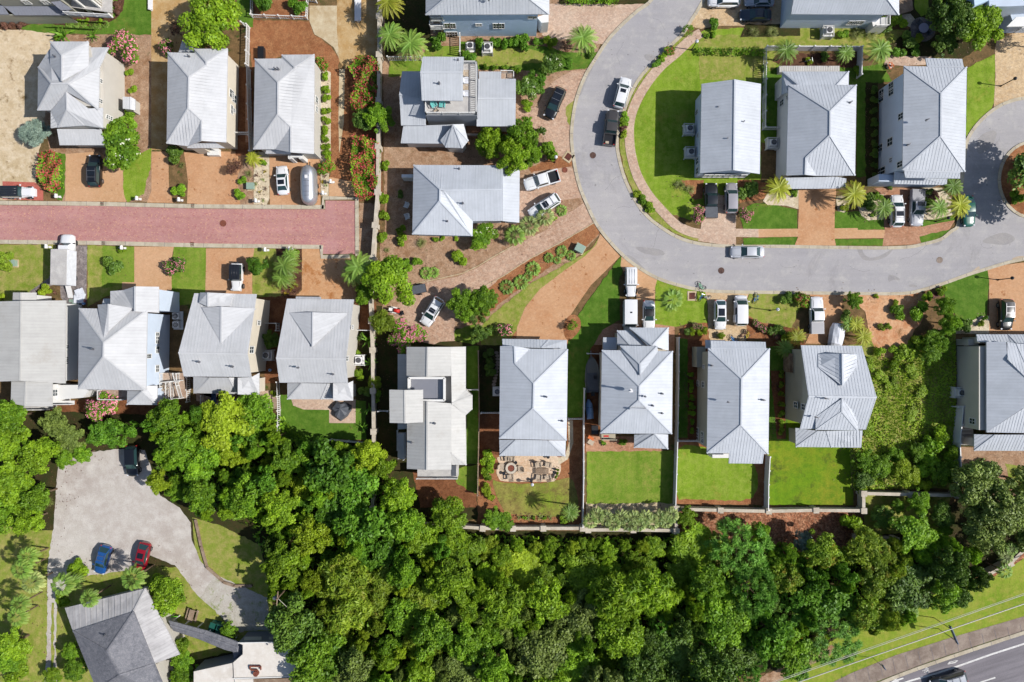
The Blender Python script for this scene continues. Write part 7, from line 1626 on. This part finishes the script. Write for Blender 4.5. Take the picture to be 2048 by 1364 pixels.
def hedge(name, label, cat, c, s, h, lm, ls=(.34, .2), dens=26, fm=None, fd=1.0, seed=1, kind=None, lump=.7, thick=.9):
    P = [q[:2] for q in pts(c, s)]; r = random.Random(seed); x0, x1 = min(p[0] for p in P), max(p[0] for p in P); y0, y1 = min(p[1] for p in P), max(p[1] for p in P)
    c0 = W((x0+x1)/2, (y0+y1)/2); t = None if kind else thing(name, (c0.x, c0.y, 0), label, cat); L = []; Fm = []; area = (x1-x0)*(y1-y0)/169
    for i in range(int(area*dens)):
        x, y = r.uniform(x0, x1), r.uniform(y0, y1)
        if not inpoly(x, y, P): continue
        g = W(x, y, h*.8); n1 = noise.noise(Vector((g.x*lump, g.y*lump, seed*9.1))); hh = h*(.72+.42*n1)*r.uniform(thick if r.random() < .7 else .3, 1.03)
        n_ = (Vector((r.gauss(0, .6), r.gauss(0, .6), .9))+Vector((noise.noise(Vector((g.x*lump+.4, g.y*lump, seed*9.1)))-n1, noise.noise(Vector((g.x*lump, g.y*lump+.4, seed*9.1)))-n1, 0))*-3).normalized()
        q = Vector((g.x, g.y, hh)); s_ = r.uniform(.7, 1.3); L.append((q, rdir(r, -1), n_, ls[0]*s_, ls[1]*s_, min(1, max(0, .5+.5*n1+r.uniform(-.4, .4)))))
        if fm and r.random() < .035*fd and hh > h*.55:
            for j in range(3): Fm.append((q+Vector((r.gauss(0, .09), r.gauss(0, .09), .12)), rdir(r, -1), rdir(r, .3), .2, .18, r.random()))
    off = c0 if t else Vector((0, 0, 0))
    me = leaf_mesh('foliage', [(a-off, b_, c_, d, e, f) for a, b_, c_, d, e, f in L]); o = put(me, 'foliage' if t else name, t, (0, 0, 0), (1, 1, 1), LM[lm])
    if fm: put(leaf_mesh('blossoms', [(a-off, b_, c_, d, e, f) for a, b_, c_, d, e, f in Fm]), 'blossoms', t, (0, 0, 0), (1, 1, 1), LM[fm])
    if t:
        b = MB(); 
        for i in range(10):
            x, y = r.uniform(x0, x1), r.uniform(y0, y1)
            if inpoly(x, y, P): g = W(x, y); b.tube((g.x, g.y, 0), (g.x+.2, g.y, h*.6), .05, .02, 6)
        if b.v: b.build('stems', M['bark'], t)
    if kind: o['kind'] = kind; o.name = name
    return t or o
# -- upper left
plant('bright', 'X', 432, 55, 64, 7.0); plant('pink', 'A', 815, 312, 33, 3.4); plant('pinkd', 'A', 1090, 315, 18, 1.8); plant('loosep', 'A', 1155, 205, 16, 2.4)
plant('banana', 'A', 420, 235, 24, 2.0); plant('bushb', 'A', 385, 250, 10); plant('banana', 'A', 612, 238, 14, 1.4)
plant('bushb', 'A', 848, 478, 9); plant('bushb', 'A', 870, 590, 9); plant('bush', 'A', 855, 755, 15, 1.5); plant('bush', 'A', 860, 810, 13, 1.5); plant('whitet', 'A', 815, 975, 48, 4.6); plant('juni', 'A', 248, 880, 34, 2.6)
hedge('oleander_bush', 'red flowering oleander bush left of the black suv with silver roof bars', 'bush', 'A', '250,985 330,975 385,1000 395,1060 380,1130 390,1215 350,1250 290,1230 245,1180 240,1080', 2.0, 'mid', fm='redf', fd=7, dens=75)
plant('bushd', 'A', 1145, 1010, 18, 1.8); plant('tuft', 'A', 1185, 1075, 8); plant('bush', 'A', 1170, 1240, 14, 1.2)
plant('loosep', 'B', 240, 1085, 20, 2.0); plant('palmy', 'B', 345, 1030, 18, 1.6); plant('bush', 'B', 410, 1060, 9); plant('tuft', 'B', 320, 1130, 9); plant('bush', 'B', 280, 1175, 9); plant('bush', 'B', 268, 1265, 13)
for k, x, y in (('bromy', 425, 1118), ('brom', 368, 1142), ('agave', 412, 1167), ('agave', 365, 1197), ('brom', 427, 1226), ('bromy', 390, 1248), ('agave', 365, 1300), ('agave', 415, 1303), ('bromy', 797, 1183), ('brom', 815, 1145), ('agave', 820, 1205)): plant(k, 'B', x, y, 5)
hedge('oleander_hedge', 'upper half of the tall red flowering oleander hedge along the pale block wall', 'hedge', 'B', '1000,365 1090,350 1165,400 1168,520 1140,600 1130,680 1060,720 975,700 985,600 1010,520 960,440', 2.8, 'mid', fm='redf', fd=7, dens=75, seed=2)
hedge('oleander_hedge', 'lower half of the tall red flowering oleander hedge along the pale block wall', 'hedge', 'B', '990,880 1080,880 1165,930 1160,1080 1150,1250 1080,1300 1010,1270 985,1200 975,1000', 2.8, 'mid', fm='redf', fd=7, dens=75, seed=3)
plant('mid', 'B', 1175, 775, 36, 4.6); plant('dark', 'B', 1060, 790, 26, 3.2)
row('bushb', 'B', '822,505 822,585 826,640 822,720 822,790 822,850 820,905 822,960 830,1010', 9, 1.0); plant('redb', 'B', 790, 425, 15, 1.4); plant('redb', 'B', 820, 1090, 17, 1.6); plant('tuft', 'B', 795, 600, 6); plant('tuft', 'B', 795, 860, 6)
row('bushb', 'B', '1210,1085 1185,1295 G:1045,150 G:1040,275 G:1150,285 G:1145,232', 12, 1.2); plant('emer', 'B', 430, 20, 24, 3); plant('bushe', 'B', 640, 50, 16, 1.8); plant('bushe', 'B', 420, -10, 18, 2)
row('palmetto', 'U', '1090,385 1200,380 1310,370 1460,390 1540,395 1660,380', 8); row('bushb', 'U', '510,315 750,310 880,320 1260,340 1380,340 1600,350', 6); row('bushr', 'U', '100,410 200,400 350,390 1850,200 1860,90', 9)
# -- palms at the top
plant('palmy', 'X', 777, 6, 30, 5.5); plant('palm', 'X', 781, 71, 31, 4.0); plant('palm', 'X', 823, 88, 35, 3.4); plant('palm', 'X', 1166, 76, 31, 4.2)
row('bushe', 'C', '580,290 690,280 760,290 825,280 870,285', 13, 1.6); plant('bushe', 'C', 965, 270, 11); plant('bushb', 'C', 1040, 280, 13, 1.5); plant('bushe', 'C', 315, 275, 17, 1.8); plant('bushe', 'C', 600, 330, 9); plant('bushe', 'C', 515, 372, 13); plant('loosep', 'C', 1150, 300, 14, 1.5); plant('bushd', 'C', 1310, 345, 11)
hedge('hedge', 'clipped green hedge along the top edge above the pale paver drive', 'hedge', 'C', '1130,-40 1500,-40 1480,25 1130,15', 1.4, 'mid', dens=50)
plant('whitem', 'C', 1050, 440, 25, 3.4); plant('whitem', 'C', 892, 590, 26, 3.2); plant('emer', 'C', 965, 500, 20, 2.6); plant('bushe', 'C', 1148, 415, 12); plant('bushb', 'C', 890, 690, 12); plant('bushe', 'C', 975, 570, 12); row('bush', 'C', '620,440 680,445 745,440 800,450 825,460', 7, .8)
for x, y, r_, h_ in ((650, 935, 36, 5.6), (850, 885, 38, 6.4), (800, 1040, 40, 6.8), (920, 1000, 28, 5.0), (890, 800, 16, 2.6)): plant('bright' if x < 850 else 'mid', 'C', x, y, r_, h_)
plant('bush', 'C', 1045, 985, 20, 2.2); plant('whitem', 'C', 985, 860, 10, 1.6)
# -- inside the bend
for k, x, y, r_ in (('redb', 640, 340, 12), ('bushe', 560, 415, 11), ('bushb', 600, 375, 9), ('loose', 765, 208, 14), ('bushe', 925, 160, 14), ('bush', 935, 230, 7), ('bush', 885, 235, 6), ('bush', 350, 765, 11), ('bushb', 345, 800, 9), ('bushr', 345, 835, 8), ('bushy', 345, 872, 9), ('bushy', 432, 1258, 9), ('bush', 470, 1300, 10), ('bushb', 515, 1350, 11), ('tuft', 710, 1205, 13), ('tuft', 775, 1232, 12), ('bush', 798, 1303, 4), ('bushd', 1150, 1255, 22), ('tuft', 1190, 215, 12), ('tuft', 1310, 215, 14)): plant(k, 'D', x, y, r_)
plant('loose', 'C', 1420, 1300, 1) if 0 else None
plant('pink', 'I', 1077, 122, 18, 2.2); plant('pink', 'I', 1500, 135, 16, 2.0); plant('bushy', 'I', 680, 80, 9)
hedge('hedge', 'long low green hedge on the lawn above the gable house', 'hedge', 'D', '830,305 1270,310 1290,360 835,350', 1.1, 'mid', dens=50)
for k, c, x, y, r_, h_ in (('palm', 'E', 235, 330, 26, 3.6), ('palm', 'E', 620, 345, 21, 3.0), ('palm', 'E', 843, 325, 28, 3.6), ('palmy', 'E', 187, 1222, 29, 3.4), ('palmy', 'E', 672, 1262, 30, 3.6), ('palm', 'J', 860, 212, 22, 2.8), ('palm', 'J', 1280, 208, 24, 3.2), ('palmy', 'J', 1437, 190, 26, 3.6), ('palm', 'J', 1385, 50, 25, 3.4)): plant(k, c, x, y, r_, h_)
for k, x, y, r_ in (('bush', 600, 225, 13), ('tuft', 690, 225, 15), ('tuft', 780, 225, 15), ('bushb', 960, 145, 16), ('bush', 870, 150, 12), ('bushd', 880, 200, 12), ('bushy', 1080, 255, 13), ('bushd', 1010, 270, 18), ('bushe', 960, 340, 14), ('bushe', 1060, 330, 13), ('bushb', 690, 465, 13), ('bushy', 380, 400, 8), ('bushd', 480, 375, 10), ('bushd', 280, 1255, 8), ('bush', 90, 540, 7), ('bush', 95, 600, 6), ('bush', 95, 700, 7), ('bush', 95, 790, 6), ('bush', 90, 450, 8)): plant(k, 'E', x, y, r_)
row('bushd', 'E', '800,590 800,650 795,730 800,800 800,870 800,940 800,1000 795,1080 800,1150', 9, 1.1)
plant('bright', 'E', 1440, 220, 60, 6.0); plant('dark', 'E', 1280, 120, 48, 6.5); plant('dark', 'E', 1240, 290, 30, 3.2); plant('dark', 'E', 1560, 60, 26, 4)
for k, x, y, r_ in (('bushy', 560, 210, 10), ('bushd', 740, 170, 17), ('bush', 175, 105, 8), ('bush', 810, 130, 10), ('bushd', 790, 260, 5), ('bushr', 1230, 130, 12), ('bush', 1180, 170, 12), ('bushd', 1200, 90, 10), ('bush', 765, 270, 5), ('bushd', 900, 60, 6)): plant(k, 'J', x, y, r_)
plant('dark', 'X', 2080, 345, 84, 8.0, label='big dark tree on the round island, casting shadow over the road'); plant('bush', 'X', 2030, 395, 14, 1.2); plant('bushd', 'X', 2042, 330, 16, 1.4); plant('loosep', 'V', 2000, 700, 24, 5)
# -- brick road, lower side
for k, c, x, y, r_ in (('bushd', 'F', 650, 430, 19), ('bushb', 'F', 700, 338, 9), ('shrubw', 'F', 40, 405, 20), ('bushy', 'F', 262, 572, 13), ('bushb', 'F', 997, 580, 7), ('brom', 'F', 320, 585, 6), ('bushy', 'F', 12, 610, 8)): plant(k, c, x, y, r_)
plant('pinkd', 'F', 1012, 440, 20, 1.8); plant('emer', 'G', 335, 437, 21, 2.8); plant('areca', 'G', 480, 430, 30, 2.4); plant('areca', 'G', 470, 500, 26, 2.0); plant('areca', 'G', 510, 370, 20, 1.8); plant('bushe', 'G', 368, 650, 10, 1.3); plant('dark', 'G', 410, 850, 19, 3.0)
for k, x, y in (('bromy', 490, 590), ('brom', 475, 578), ('bromy', 520, 560), ('brom', 540, 575), ('bromy', 545, 540), ('brom', 505, 550), ('bush', 545, 350), ('bush', 535, 420)): plant(k, 'G', x, y, 6 if k != 'bush' else 8)
plant('bright', 'G', 1070, 515, 56, 6.2); plant('areca', 'G', 900, 440, 36, 4.2); plant('areca', 'G', 860, 480, 26, 3.6); plant('mid', 'G', 950, 590, 24, 3.2); plant('olive', 'G', 1045, 745, 30, 3.6); plant('bush', 'G', 1170, 430, 14)
plant('pink', 'H', 190, 1215, 38, 3.0, desc='spreading pale pink crape myrtle')
for x, y, r_ in ((960, 855, 20), (975, 990, 17), (965, 1240, 14), (930, 1350, 12)): plant('banana', 'G', x, y, r_, 1.6)
for k, x, y, r_ in (('bushb', 905, 930, 9), ('bushb', 905, 1050, 12), ('olive', 1000, 1090, 18), ('bush', 1010, 1170, 14), ('bushd', 920, 830, 10), ('bushd', 940, 1150, 14), ('bushy', 425, 1155, 7)): plant(k, 'G', x, y, r_)
# -- middle gardens
plant('mid', 'H', 540, 1010, 34, 4.4); plant('mid', 'H', 680, 975, 34, 4.4); plant('dark', 'H', 610, 1070, 24, 3.2)
for k, x, y, r_ in (('bushb', 525, 697, 17), ('palmetto', 300, 800, 14), ('palmetto', 350, 795, 12), ('tuft', 270, 605, 12), ('bushb', 365, 580, 7), ('bushb', 408, 578, 6), ('bushb', 492, 575, 6), ('bushb', 140, 580, 8), ('bush', 548, 745, 4), ('tuft', 45, 650, 7), ('bush', 240, 730, 12), ('bushd', 130, 290, 9), ('bushe', 20, 575, 10)): plant(k, 'H', x, y, r_)
plant('whitet', 'H', 680, 560, 29, 2.8); row('fan', 'H', '875,552', 22, 1.8); row('fans', 'H', '968,490 1072,432', 20, 1.5); plant('palmetto', 'H', 1180, 392, 13); plant('bushb', 'H', 1135, 445, 5)
for x, y, r_ in ((825, 890, 17), (915, 860, 17), (995, 770, 17), (960, 825, 11), (1095, 700, 11), (1180, 658, 13), (1240, 685, 12), (1150, 715, 9)): plant('palmetto', 'H', x, y, r_, 1.0)
plant('pinkd', 'H', 805, 1175, 18, 1.6); plant('bushd', 'H', 715, 1170, 10); plant('loose', 'H', 1252, 1135, 14, 1.8); plant('bushb', 'X', 768, 396, 10)
plant('dark', 'H', 640, 1190, 22, 3)
plant('fan', 'I', 872, 850, 23, 4.2); plant('bushd', 'I', 1010, 1110, 11)
for x, y in ((1040, 1120), (1100, 1130), (1140, 1110), (1090, 1080), (1050, 1080)): plant('pinkd' if x % 20 else 'bushy', 'I', x, y, 8, .9)
for x, y in ((1600, 1075), (1640, 1110), (1570, 1050)): plant('pinkd', 'I', x, y, 9, .9)
plant('bushd', 'I', 1740, 1120, 15); plant('bushd', 'T', 1450, 1020, 12); plant('olive', 'T', 520, 1120, 9, .9)
for k, x, y, r_, h_ in (('redb', 235, 905, 17, 1.8), ('bushd', 120, 900, 14, 1.2), ('mid', 620, 915, 20, 2.4), ('bushd', 555, 1030, 13, 1.4), ('palmy', 650, 1095, 20, 2.2), ('palmy', 705, 1185, 22, 2.4), ('palm', 600, 1090, 18, 2.0), ('palmy', 205, 1190, 20, 2.2), ('palm', 115, 1275, 20, 2.2), ('bushd', 50, 1140, 14, 1.2), ('bushy', 120, 1190, 11, 1.2), ('bushr', 30, 1180, 10, 1), ('shrubw', 840, 1112, 8, .7), ('shrubw', 890, 1110, 7, .6), ('bush', 960, 1000, 16, 1.2), ('bush', 1100, 985, 20, 2.0), ('bushb', 1180, 885, 11, 1.2), ('bushb', 1290, 840, 10, 1), ('mid', 1290, 960, 24, 4.0), ('mid', 1330, 1080, 24, 4.2), ('bushe', 1620, 1050, 6, .8), ('bushy', 1590, 1090, 7, .7), ('bushd', 1480, 1110, 15, 1.2), ('bushd', 1420, 1110, 12, 1.2), ('bushy', 940, 930, 8, .7), ('bushy', 800, 880, 5, .5)): plant(k, 'J', x, y, r_, h_)
hedge('overgrown_weeds', None, None, 'Q', '680,140 760,230 870,150 900,100 1000,80 1160,60 1170,400 1160,950 1000,1000 560,1010 530,760 600,740 640,500', .5, 'weed', (.34, .2), 30, seed=8, kind='stuff', lump=.3, thick=.5)
for k, x, y, r_, h_ in (('mid', 1090, 60, 20, 2.6), ('mid', 1060, 150, 22, 2.8), ('mid', 1000, 200, 24, 2.6), ('shrubw', 850, 200, 20, 1.6), ('bushb', 780, 270, 13, 1.2), ('bushb', 700, 190, 12, 1.2), ('shrubw', 900, 300, 16, .9), ('shrubw', 720, 330, 14, .8), ('shrubw', 950, 420, 15, .8), ('shrubw', 900, 560, 15, .7), ('bushb', 1060, 670, 20, 2.2), ('bush', 1000, 740, 20, 2.0), ('mid', 700, 850, 30, 3.0), ('yel', 850, 910, 32, 3.4), ('mid', 610, 830, 26, 2.6), ('bush', 980, 860, 26, 2.6), ('bushy', 970, 970, 15, 1.5), ('mid', 1060, 900, 28, 3.2), ('dark', 600, 940, 24, 2.2), ('bushb', 590, 990, 15, 1.3)): plant(k, 'Q', x, y, r_, h_)
for k, x, y, r_, h_ in (('shrubw', 640, 260, 14, .9), ('shrubw', 780, 380, 15, .8), ('shrubw', 630, 640, 15, .9), ('mid', 930, 780, 22, 2.0), ('mid', 790, 800, 20, 1.8), ('bushb', 1120, 780, 18, 2.0), ('mid', 1110, 860, 22, 2.4), ('mid', 1000, 120, 22, 2.2), ('bushb', 920, 130, 16, 1.5), ('shrubw', 780, 180, 12, 1.0)): plant(k, 'Q', x, y, r_, h_)
# beds beside the right hand houses
row('bush', 'O', '685,320 690,410 685,370 690,460 690,510 688,555 690,600 688,655', 7, .7); row('brom', 'O', '674,335 676,402 668,508', 5, .5)
row('shrubw', 'Q', '120,320 120,380 120,440 120,500 125,560 125,610 125,660', 8, .7); row('brom', 'Q', '100,388 103,412 105,650', 5, .5)
row('bushb', 'N', '665,770 668,815 668,860 668,900', 13, 1.2, desc='leafy screening shrub'); row('bushy', 'N', '655,975 670,1010 690,1030', 9, .8); row('mid', 'N', '705,1165 775,1190', 22, 2.2); row('agave', 'N', '860,1162 925,1165 992,1160 1055,1163', 7, .5); row('bush', 'N', '895,1165 955,1165 1020,1162', 5, .5); plant('bushb', 'N', 1135, 1175, 9)
plant('bushd', 'N', 1110, 1100, 1.0) if 0 else None
plant('palm', 'N', 1180, 1130, 20, 5.0); row('bushb', 'P', '1020,375 1025,430 1000,480', 4, .8)
row('bushd', 'N', '680,250 690,200 675,150', 12, 1.0); row('bush', 'k', '230,1195 400,1190 440,1190', 6, .5); row('tuft', 'L', '235,520', 10)
for i, (x, y) in enumerate(((300, 600), (400, 520), (530, 560), (640, 640), (750, 555), (860, 640), (930, 560), (1010, 640), (1100, 560), (1200, 610), (1320, 560), (1400, 600), (1480, 520))): plant('fans', 'o', x, y, 17, 3.0)
plant('bright', 'o', 1680, 520, 24, 3.0); plant('bushb', 'o', 1560, 560, 12); plant('bushb', 'S', 860, 150, 20, 2.0); plant('bushy', 'S', 930, 180, 13, 1.4); plant('dark', 'S', 1080, 110, 26, 2.8)
for k, x, y in (('fan', 1960, 330), ('fan', 1920, 480), ('fans', 1930, 380), ('fan', 1290, 760), ('fan', 1200, 730)): plant(k, 'S', x, y, 16, 4.2)
# -- lower left
for x, y, r_, k in ((40, 830, 44, 'mid'), (30, 880, 50, 'bright'), (85, 905, 44, 'bright'), (40, 960, 58, 'bright'), (90, 985, 38, 'mid'), (15, 1020, 44, 'mid'), (70, 1035, 34, 'bright')): plant(k, 'X', x, y, r_, 6.0)
for x, y, r_, k in ((118, 845, 32, 'oak'), (150, 875, 38, 'oak'), (140, 915, 26, 'mid'), (235, 865, 32, 'emer'), (205, 870, 26, 'emer'), (268, 858, 20, 'emer'), (175, 905, 24, 'mid')): plant(k, 'X', x, y, r_, 4.0)
plant('pink', 'F', 600, 1235, 34, 3.2)
for k, x, y, r_, h_ in (('fan', 130, 780, 22, 4.5), ('fan', 100, 840, 22, 5), ('fans', 150, 900, 24, 4.5), ('fan', 90, 1000, 20, 5), ('fan', 80, 1060, 22, 4.5), ('fan', 290, 910, 24, 5), ('areca', 345, 900, 22, 3.2), ('fan', 620, 880, 26, 6.0), ('fan', 415, 975, 20, 5.5), ('bushb', 375, 830, 20, 1.8), ('bright', 815, 935, 46, 5.0), ('bright', 760, 900, 24, 3.4), ('mid', 1075, 1118, 21, 2.4), ('bright', 90, 1170, 46, 4.5), ('mid', 60, 1230, 40, 4.2), ('bushb', 100, 1320, 26, 2), ('mid', 370, 1290, 30, 3.4), ('mid', 350, 1210, 22, 3), ('bright', 250, 1320, 22, 2.4), ('mid', 870, 1260, 28, 3), ('bright', 855, 1180, 22, 3), ('mid', 860, 1330, 30, 3.2), ('bushb', 780, 1310, 16, 1.6), ('bushb', 310, 970, 18, 1.8)): plant(k, 'L', x, y, r_, h_)
# -- single trees along the wood edge
for k, x, y, r_, h_ in (('bright', 899, 1030, 48, 5.5), ('bright', 802, 985, 44, 6.5), ('mid', 810, 1040, 44, 7), ('bright', 770, 930, 34, 6), ('yel', 735, 905, 40, 6.5), ('bright', 680, 905, 32, 5), ('oak', 1935, 960, 60, 6.5), ('oak', 1990, 1010, 66, 7.5), ('oak', 1960, 1060, 58, 7), ('oak', 2035, 960, 40, 6), ('oak', 2040, 1060, 40, 6), ('dark', 1900, 1180, 34, 5.2), ('rust', 1745, 1100, 40, 5.5), ('gold', 1570, 1285, 32, 3.6), ('emer', 1590, 1330, 26, 2.8), ('olive', 1635, 1280, 22, 2.2), ('tuft', 1625, 1318, 10, .8), ('mid', 1515, 1062, 24, 4.2), ('mid', 1830, 1000, 26, 3.4), ('dark', 1875, 1030, 28, 3.8), ('mid', 1790, 1010, 18, 2.4), ('bright', 1440, 1100, 26, 4.0), ('juni', 1600, 1078, 26, 4.0)):
    plant(k, 'X', x, y, r_, h_)
# -- the wood: every tree stands where its crown can be told apart
WOOD = [q[:2] for q in pts('X', '318,822 370,812 440,825 520,812 575,822 600,870 660,905 700,900 740,960 790,1060 850,1075 960,1072 1100,1078 1250,1074 1370,1072 1400,1100 1450,1096 1500,1084 1560,1100 1600,1085 1680,1096 1740,1085 1790,1045 1850,1035 1900,1060 1950,1130 1930,1170 1850,1190 1800,1240 1740,1255 1660,1275 1560,1300 1510,1345 1450,1420 630,1420 630,1290 575,1260 555,1180 545,1120 500,1060 420,1030 350,985 310,960 290,910')]
rw = random.Random(21); placed = []
def zone(x, y):
    u = rw.random()
    if x < 620 and y < 1010: return ('mid', 'bright', 'emer', 'yel', 'mid')[int(u*5)]
    if x < 620: return ('mid', 'bright', 'dark')[int(u*3)]
    if 640 < x < 880 and 1120 < y < 1300: return ('olive', 'olive', 'mid', 'yel')[int(u*4)]
    if x < 900 and y < 1120: return ('emer', 'mid', 'yel', 'bright', 'emer')[int(u*5)]
    if 860 < x < 1060 and y > 1200: return ('oak', 'mid', 'oak', 'mid')[int(u*4)]
    if x < 1400 and y < 1220: return ('willow', 'willow', 'yel', 'bright')[int(u*4)]
    if x < 1250: return ('willow', 'mid', 'bright', 'oak')[int(u*4)]
    if x < 1560: return ('pine', 'pine', 'mid', 'emer', 'dark')[int(u*5)]
    if x < 1700: return ('emer', 'mid', 'rust', 'pine')[int(u*4)]
    if x > 1800: return ('mid', 'dark', 'emer', 'mid')[int(u*4)]
    return ('rust', 'rust', 'olive', 'mid')[int(u*4)]
tries = 0
while tries < 30000 and len(placed) < 292:
    tries += 1; x, y = rw.uniform(285, 1960), rw.uniform(800, 1400)
    if not inpoly(x, y, WOOD): continue
    rp = rw.choice((62, 54, 46)) if tries < 900 else rw.choice((18, 23, 28, 34, 40)); rp *= rw.uniform(.9, 1.1)
    if (850 < y < 1000 and x-rp < 300) or (y > 1030 and x < 660 and x-rp < 528) or (560 < x < 745 and y-rp < 868) or (955 < x < 1380 and y-rp < 1064): continue
    if any((x-a)**2+(y-b_)**2 < (.57*(rp+c_))**2 for a, b_, c_ in placed): continue
    placed.append((x, y, rp)); h_ = rw.uniform(4.0, 8.0)*(.7+.3*rp/40)*(.55 if y < 1150 and 900 < x < 1400 else 1); k = zone(x, y)
    d = KIND[k][4]; sz = 'small' if rp < 29 else 'big' if rp > 42 else 'medium'
    plant(k, 'X', x, y, rp, h_, 'trees of the wood', '%s %s' % (sz, d.replace(' tree with rusty patches in its leaves', ' rust flecked tree')))
rl = random.Random(31); LL = []
for o_, d_, (x_, y_) in list(PEND):
    if o_.get('group') == 'trees of the wood': continue
    R_ = max(.6, max((c.scale.x for c in o_.children), default=1))
    for k in range(int(6+7*R_)):
        a = rl.random()*6.283; q = R_*rl.uniform(.3, 1.9); LL.append((Vector((o_.location.x+q*math.cos(a)-.5, o_.location.y+q*math.sin(a), .135)), rdir(rl, -1), Vector((rl.uniform(-.3, .3), rl.uniform(-.3, .3), 1)).normalized(), rl.uniform(.12, .26), rl.uniform(.07, .15), rl.random()))
put(leaf_mesh('leaf_litter', LL), 'leaf_litter', None, (0, 0, 0), (1, 1, 1), LM['red'])['kind'] = 'stuff'
o = hedge('undergrowth', None, None, 'X', '318,835 560,830 620,890 740,890 850,1070 1370,1080 1760,1095 1900,1080 1930,1165 1740,1250 1510,1340 1450,1400 640,1400 630,1290 555,1180 500,1060 350,985 310,960', 1.8, 'mid', (.6, .35), 11, seed=12, kind='stuff', lump=.3, thick=.3)
# ------------------------------------------------ wording: each plant is told apart by what it stands beside
LAND = [('A', 500, 600, 'the house with stacked dormers'), ('A', 1300, 620, 'the house left of the slatted fence'), ('B', 560, 680, 'the house right of the slatted fence'), ('B', 535, 1170, 'the white car by the silver trailer'), ('B', 707, 1203, 'the silver camper trailer'),
 ('A', 618, 1110, 'the black suv with silver bars'), ('A', 125, 1250, 'the off-road car on red bricks'), ('B', 1080, 1090, 'the lower oleander hedge'), ('B', 1080, 520, 'the upper oleander hedge'), ('C', 640, 60, 'the big blue house at the top'), ('C', 400, 560, 'the roof terrace house'), ('C', 1070, 670, 'the black suv by the bend'),
 ('H', 500, 320, 'the broad hipped house'), ('H', 1050, 198, 'the white pickup by the bend'), ('H', 1068, 365, 'the white suv by the fan palms'), ('H', 340, 1050, 'the suv in tree shade'), ('H', 1300, 637, 'the kerbside utility box'), ('D', 340, 603, 'the white suv at the kerb'), ('D', 268, 830, 'the dark grey pickup at the kerb'), ('D', 1040, 830, 'the plain gable roofed house'),
 ('X', 1421, 401, 'the black pickup'), ('X', 1462, 396, 'the silver suv'), ('E', 460, 800, 'the hipped house with rear deck'), ('E', 1200, 780, 'the house at the turning circle'), ('E', 620, 20, 'the top right white house'), ('J', 955, 235, 'the white suv among palms'), ('J', 1110, 215, 'the silver pickup'), ('J', 1500, 235, 'the green sedan'), ('I', 1512, 442, 'the silver sedan'),
 ('I', 515, 700, 'the boxy white off-road car'), ('I', 672, 970, 'the black topped convertible'), ('I', 1280, 975, 'the panoramic roof car'), ('I', 1455, 942, 'the open door minivan'), ('J', 350, 1025, 'the white pickup with grey bed'), ('J', 505, 1172, 'the white tarpaulin trailer'), ('J', 1790, 1020, 'the black suv at far right'), ('F', 380, 425, 'the box truck'),
 ('G', 211, 497, 'the off-road car with black roof'), ('F', 60, 900, 'the white gable house at far left'), ('F', 640, 900, 'the two gable house'), ('G', 130, 850, 'the one ridge house'), ('G', 640, 880, 'the bright dormer house'), ('G', 800, 1253, 'the covered patio set'), ('N', 350, 600, 'the sunken terrace house'), ('N', 950, 400, 'the fire pit house'), ('P', 320, 350, 'the fire pit'), ('P', 800, 395, 'the patio table'),
 ('O', 370, 430, 'the jumbled gable house'), ('O', 970, 490, 'the cream sided house'), ('Q', 470, 450, 'the kite shaped roof'), ('Q', 1450, 450, 'the house at the right edge'), ('L', 620, 330, 'the black suv by the wood'), ('L', 483, 793, 'the blue car'), ('L', 667, 780, 'the red car'), ('L', 550, 1150, 'the old shingle house'), ('Z', 1400, 870, 'the flat white building'), ('L', 1090, 740, 'the dry lawn by the gravel'),
 ('W', 1235, 300, 'the long billboard'), ('W', 410, 680, 'the small road sign'), ('X', 1620, 1050, 'the bark chip strip'), ('X', 2060, 360, 'the round island'), ('X', 1620, 950, 'the patchy lawn'), ('X', 1430, 960, 'the round bright lawn'), ('X', 1258, 945, 'the rectangular lawn'), ('N', 950, 1080, 'the worn garden lawn'), ('G', 700, 1340, 'the dark lawn above the wood'), ('U', 700, 100, 'the top left corner house'), ('Z', 1500, 110, 'the utility pole')]
LP = [(px(c, x, y), n) for c, x, y, n in LAND]
ORD = ['', 'second ', 'third ', 'fourth ', 'fifth ', 'sixth ', 'seventh ', 'eighth ', 'ninth ', 'tenth ', 'eleventh ', 'twelfth ', 'thirteenth ', 'fourteenth ', 'fifteenth ', 'sixteenth ', 'seventeenth ', 'eighteenth ', 'nineteenth ', 'twentieth ']
bk = {}
for o, desc, (x, y) in PEND:
    (lx, ly), n = min(LP, key=lambda q: (q[0][0]-x)**2+(q[0][1]-y)**2); dx, dy = x-lx, y-ly
    if abs(dx) > 2.2*abs(dy): w_ = 'right of' if dx > 0 else 'left of'
    elif abs(dy) > 2.2*abs(dx): w_ = 'below' if dy > 0 else 'above'
    else: w_ = ('lower ' if dy > 0 else 'upper ')+('right of' if dx > 0 else 'left of')
    bk.setdefault((desc, w_, n), []).append((dx*dx+dy*dy, o.name, o))
for (desc, w_, n), L in bk.items():
    L.sort(key=lambda q: q[:2])
    for i, (_, _, o) in enumerate(L):
        o['label'] = ('%s %s %s' % (desc, w_, n)) if len(L) == 1 else ('%s %s %s, %snearest' % (desc, w_, n, ORD[min(i, 19)]))

for o in D.objects:
    if 'label' in o and len(str(o['label']).split()) > 16: print('LONG', len(o['label'].split()), o.name, o['label'])
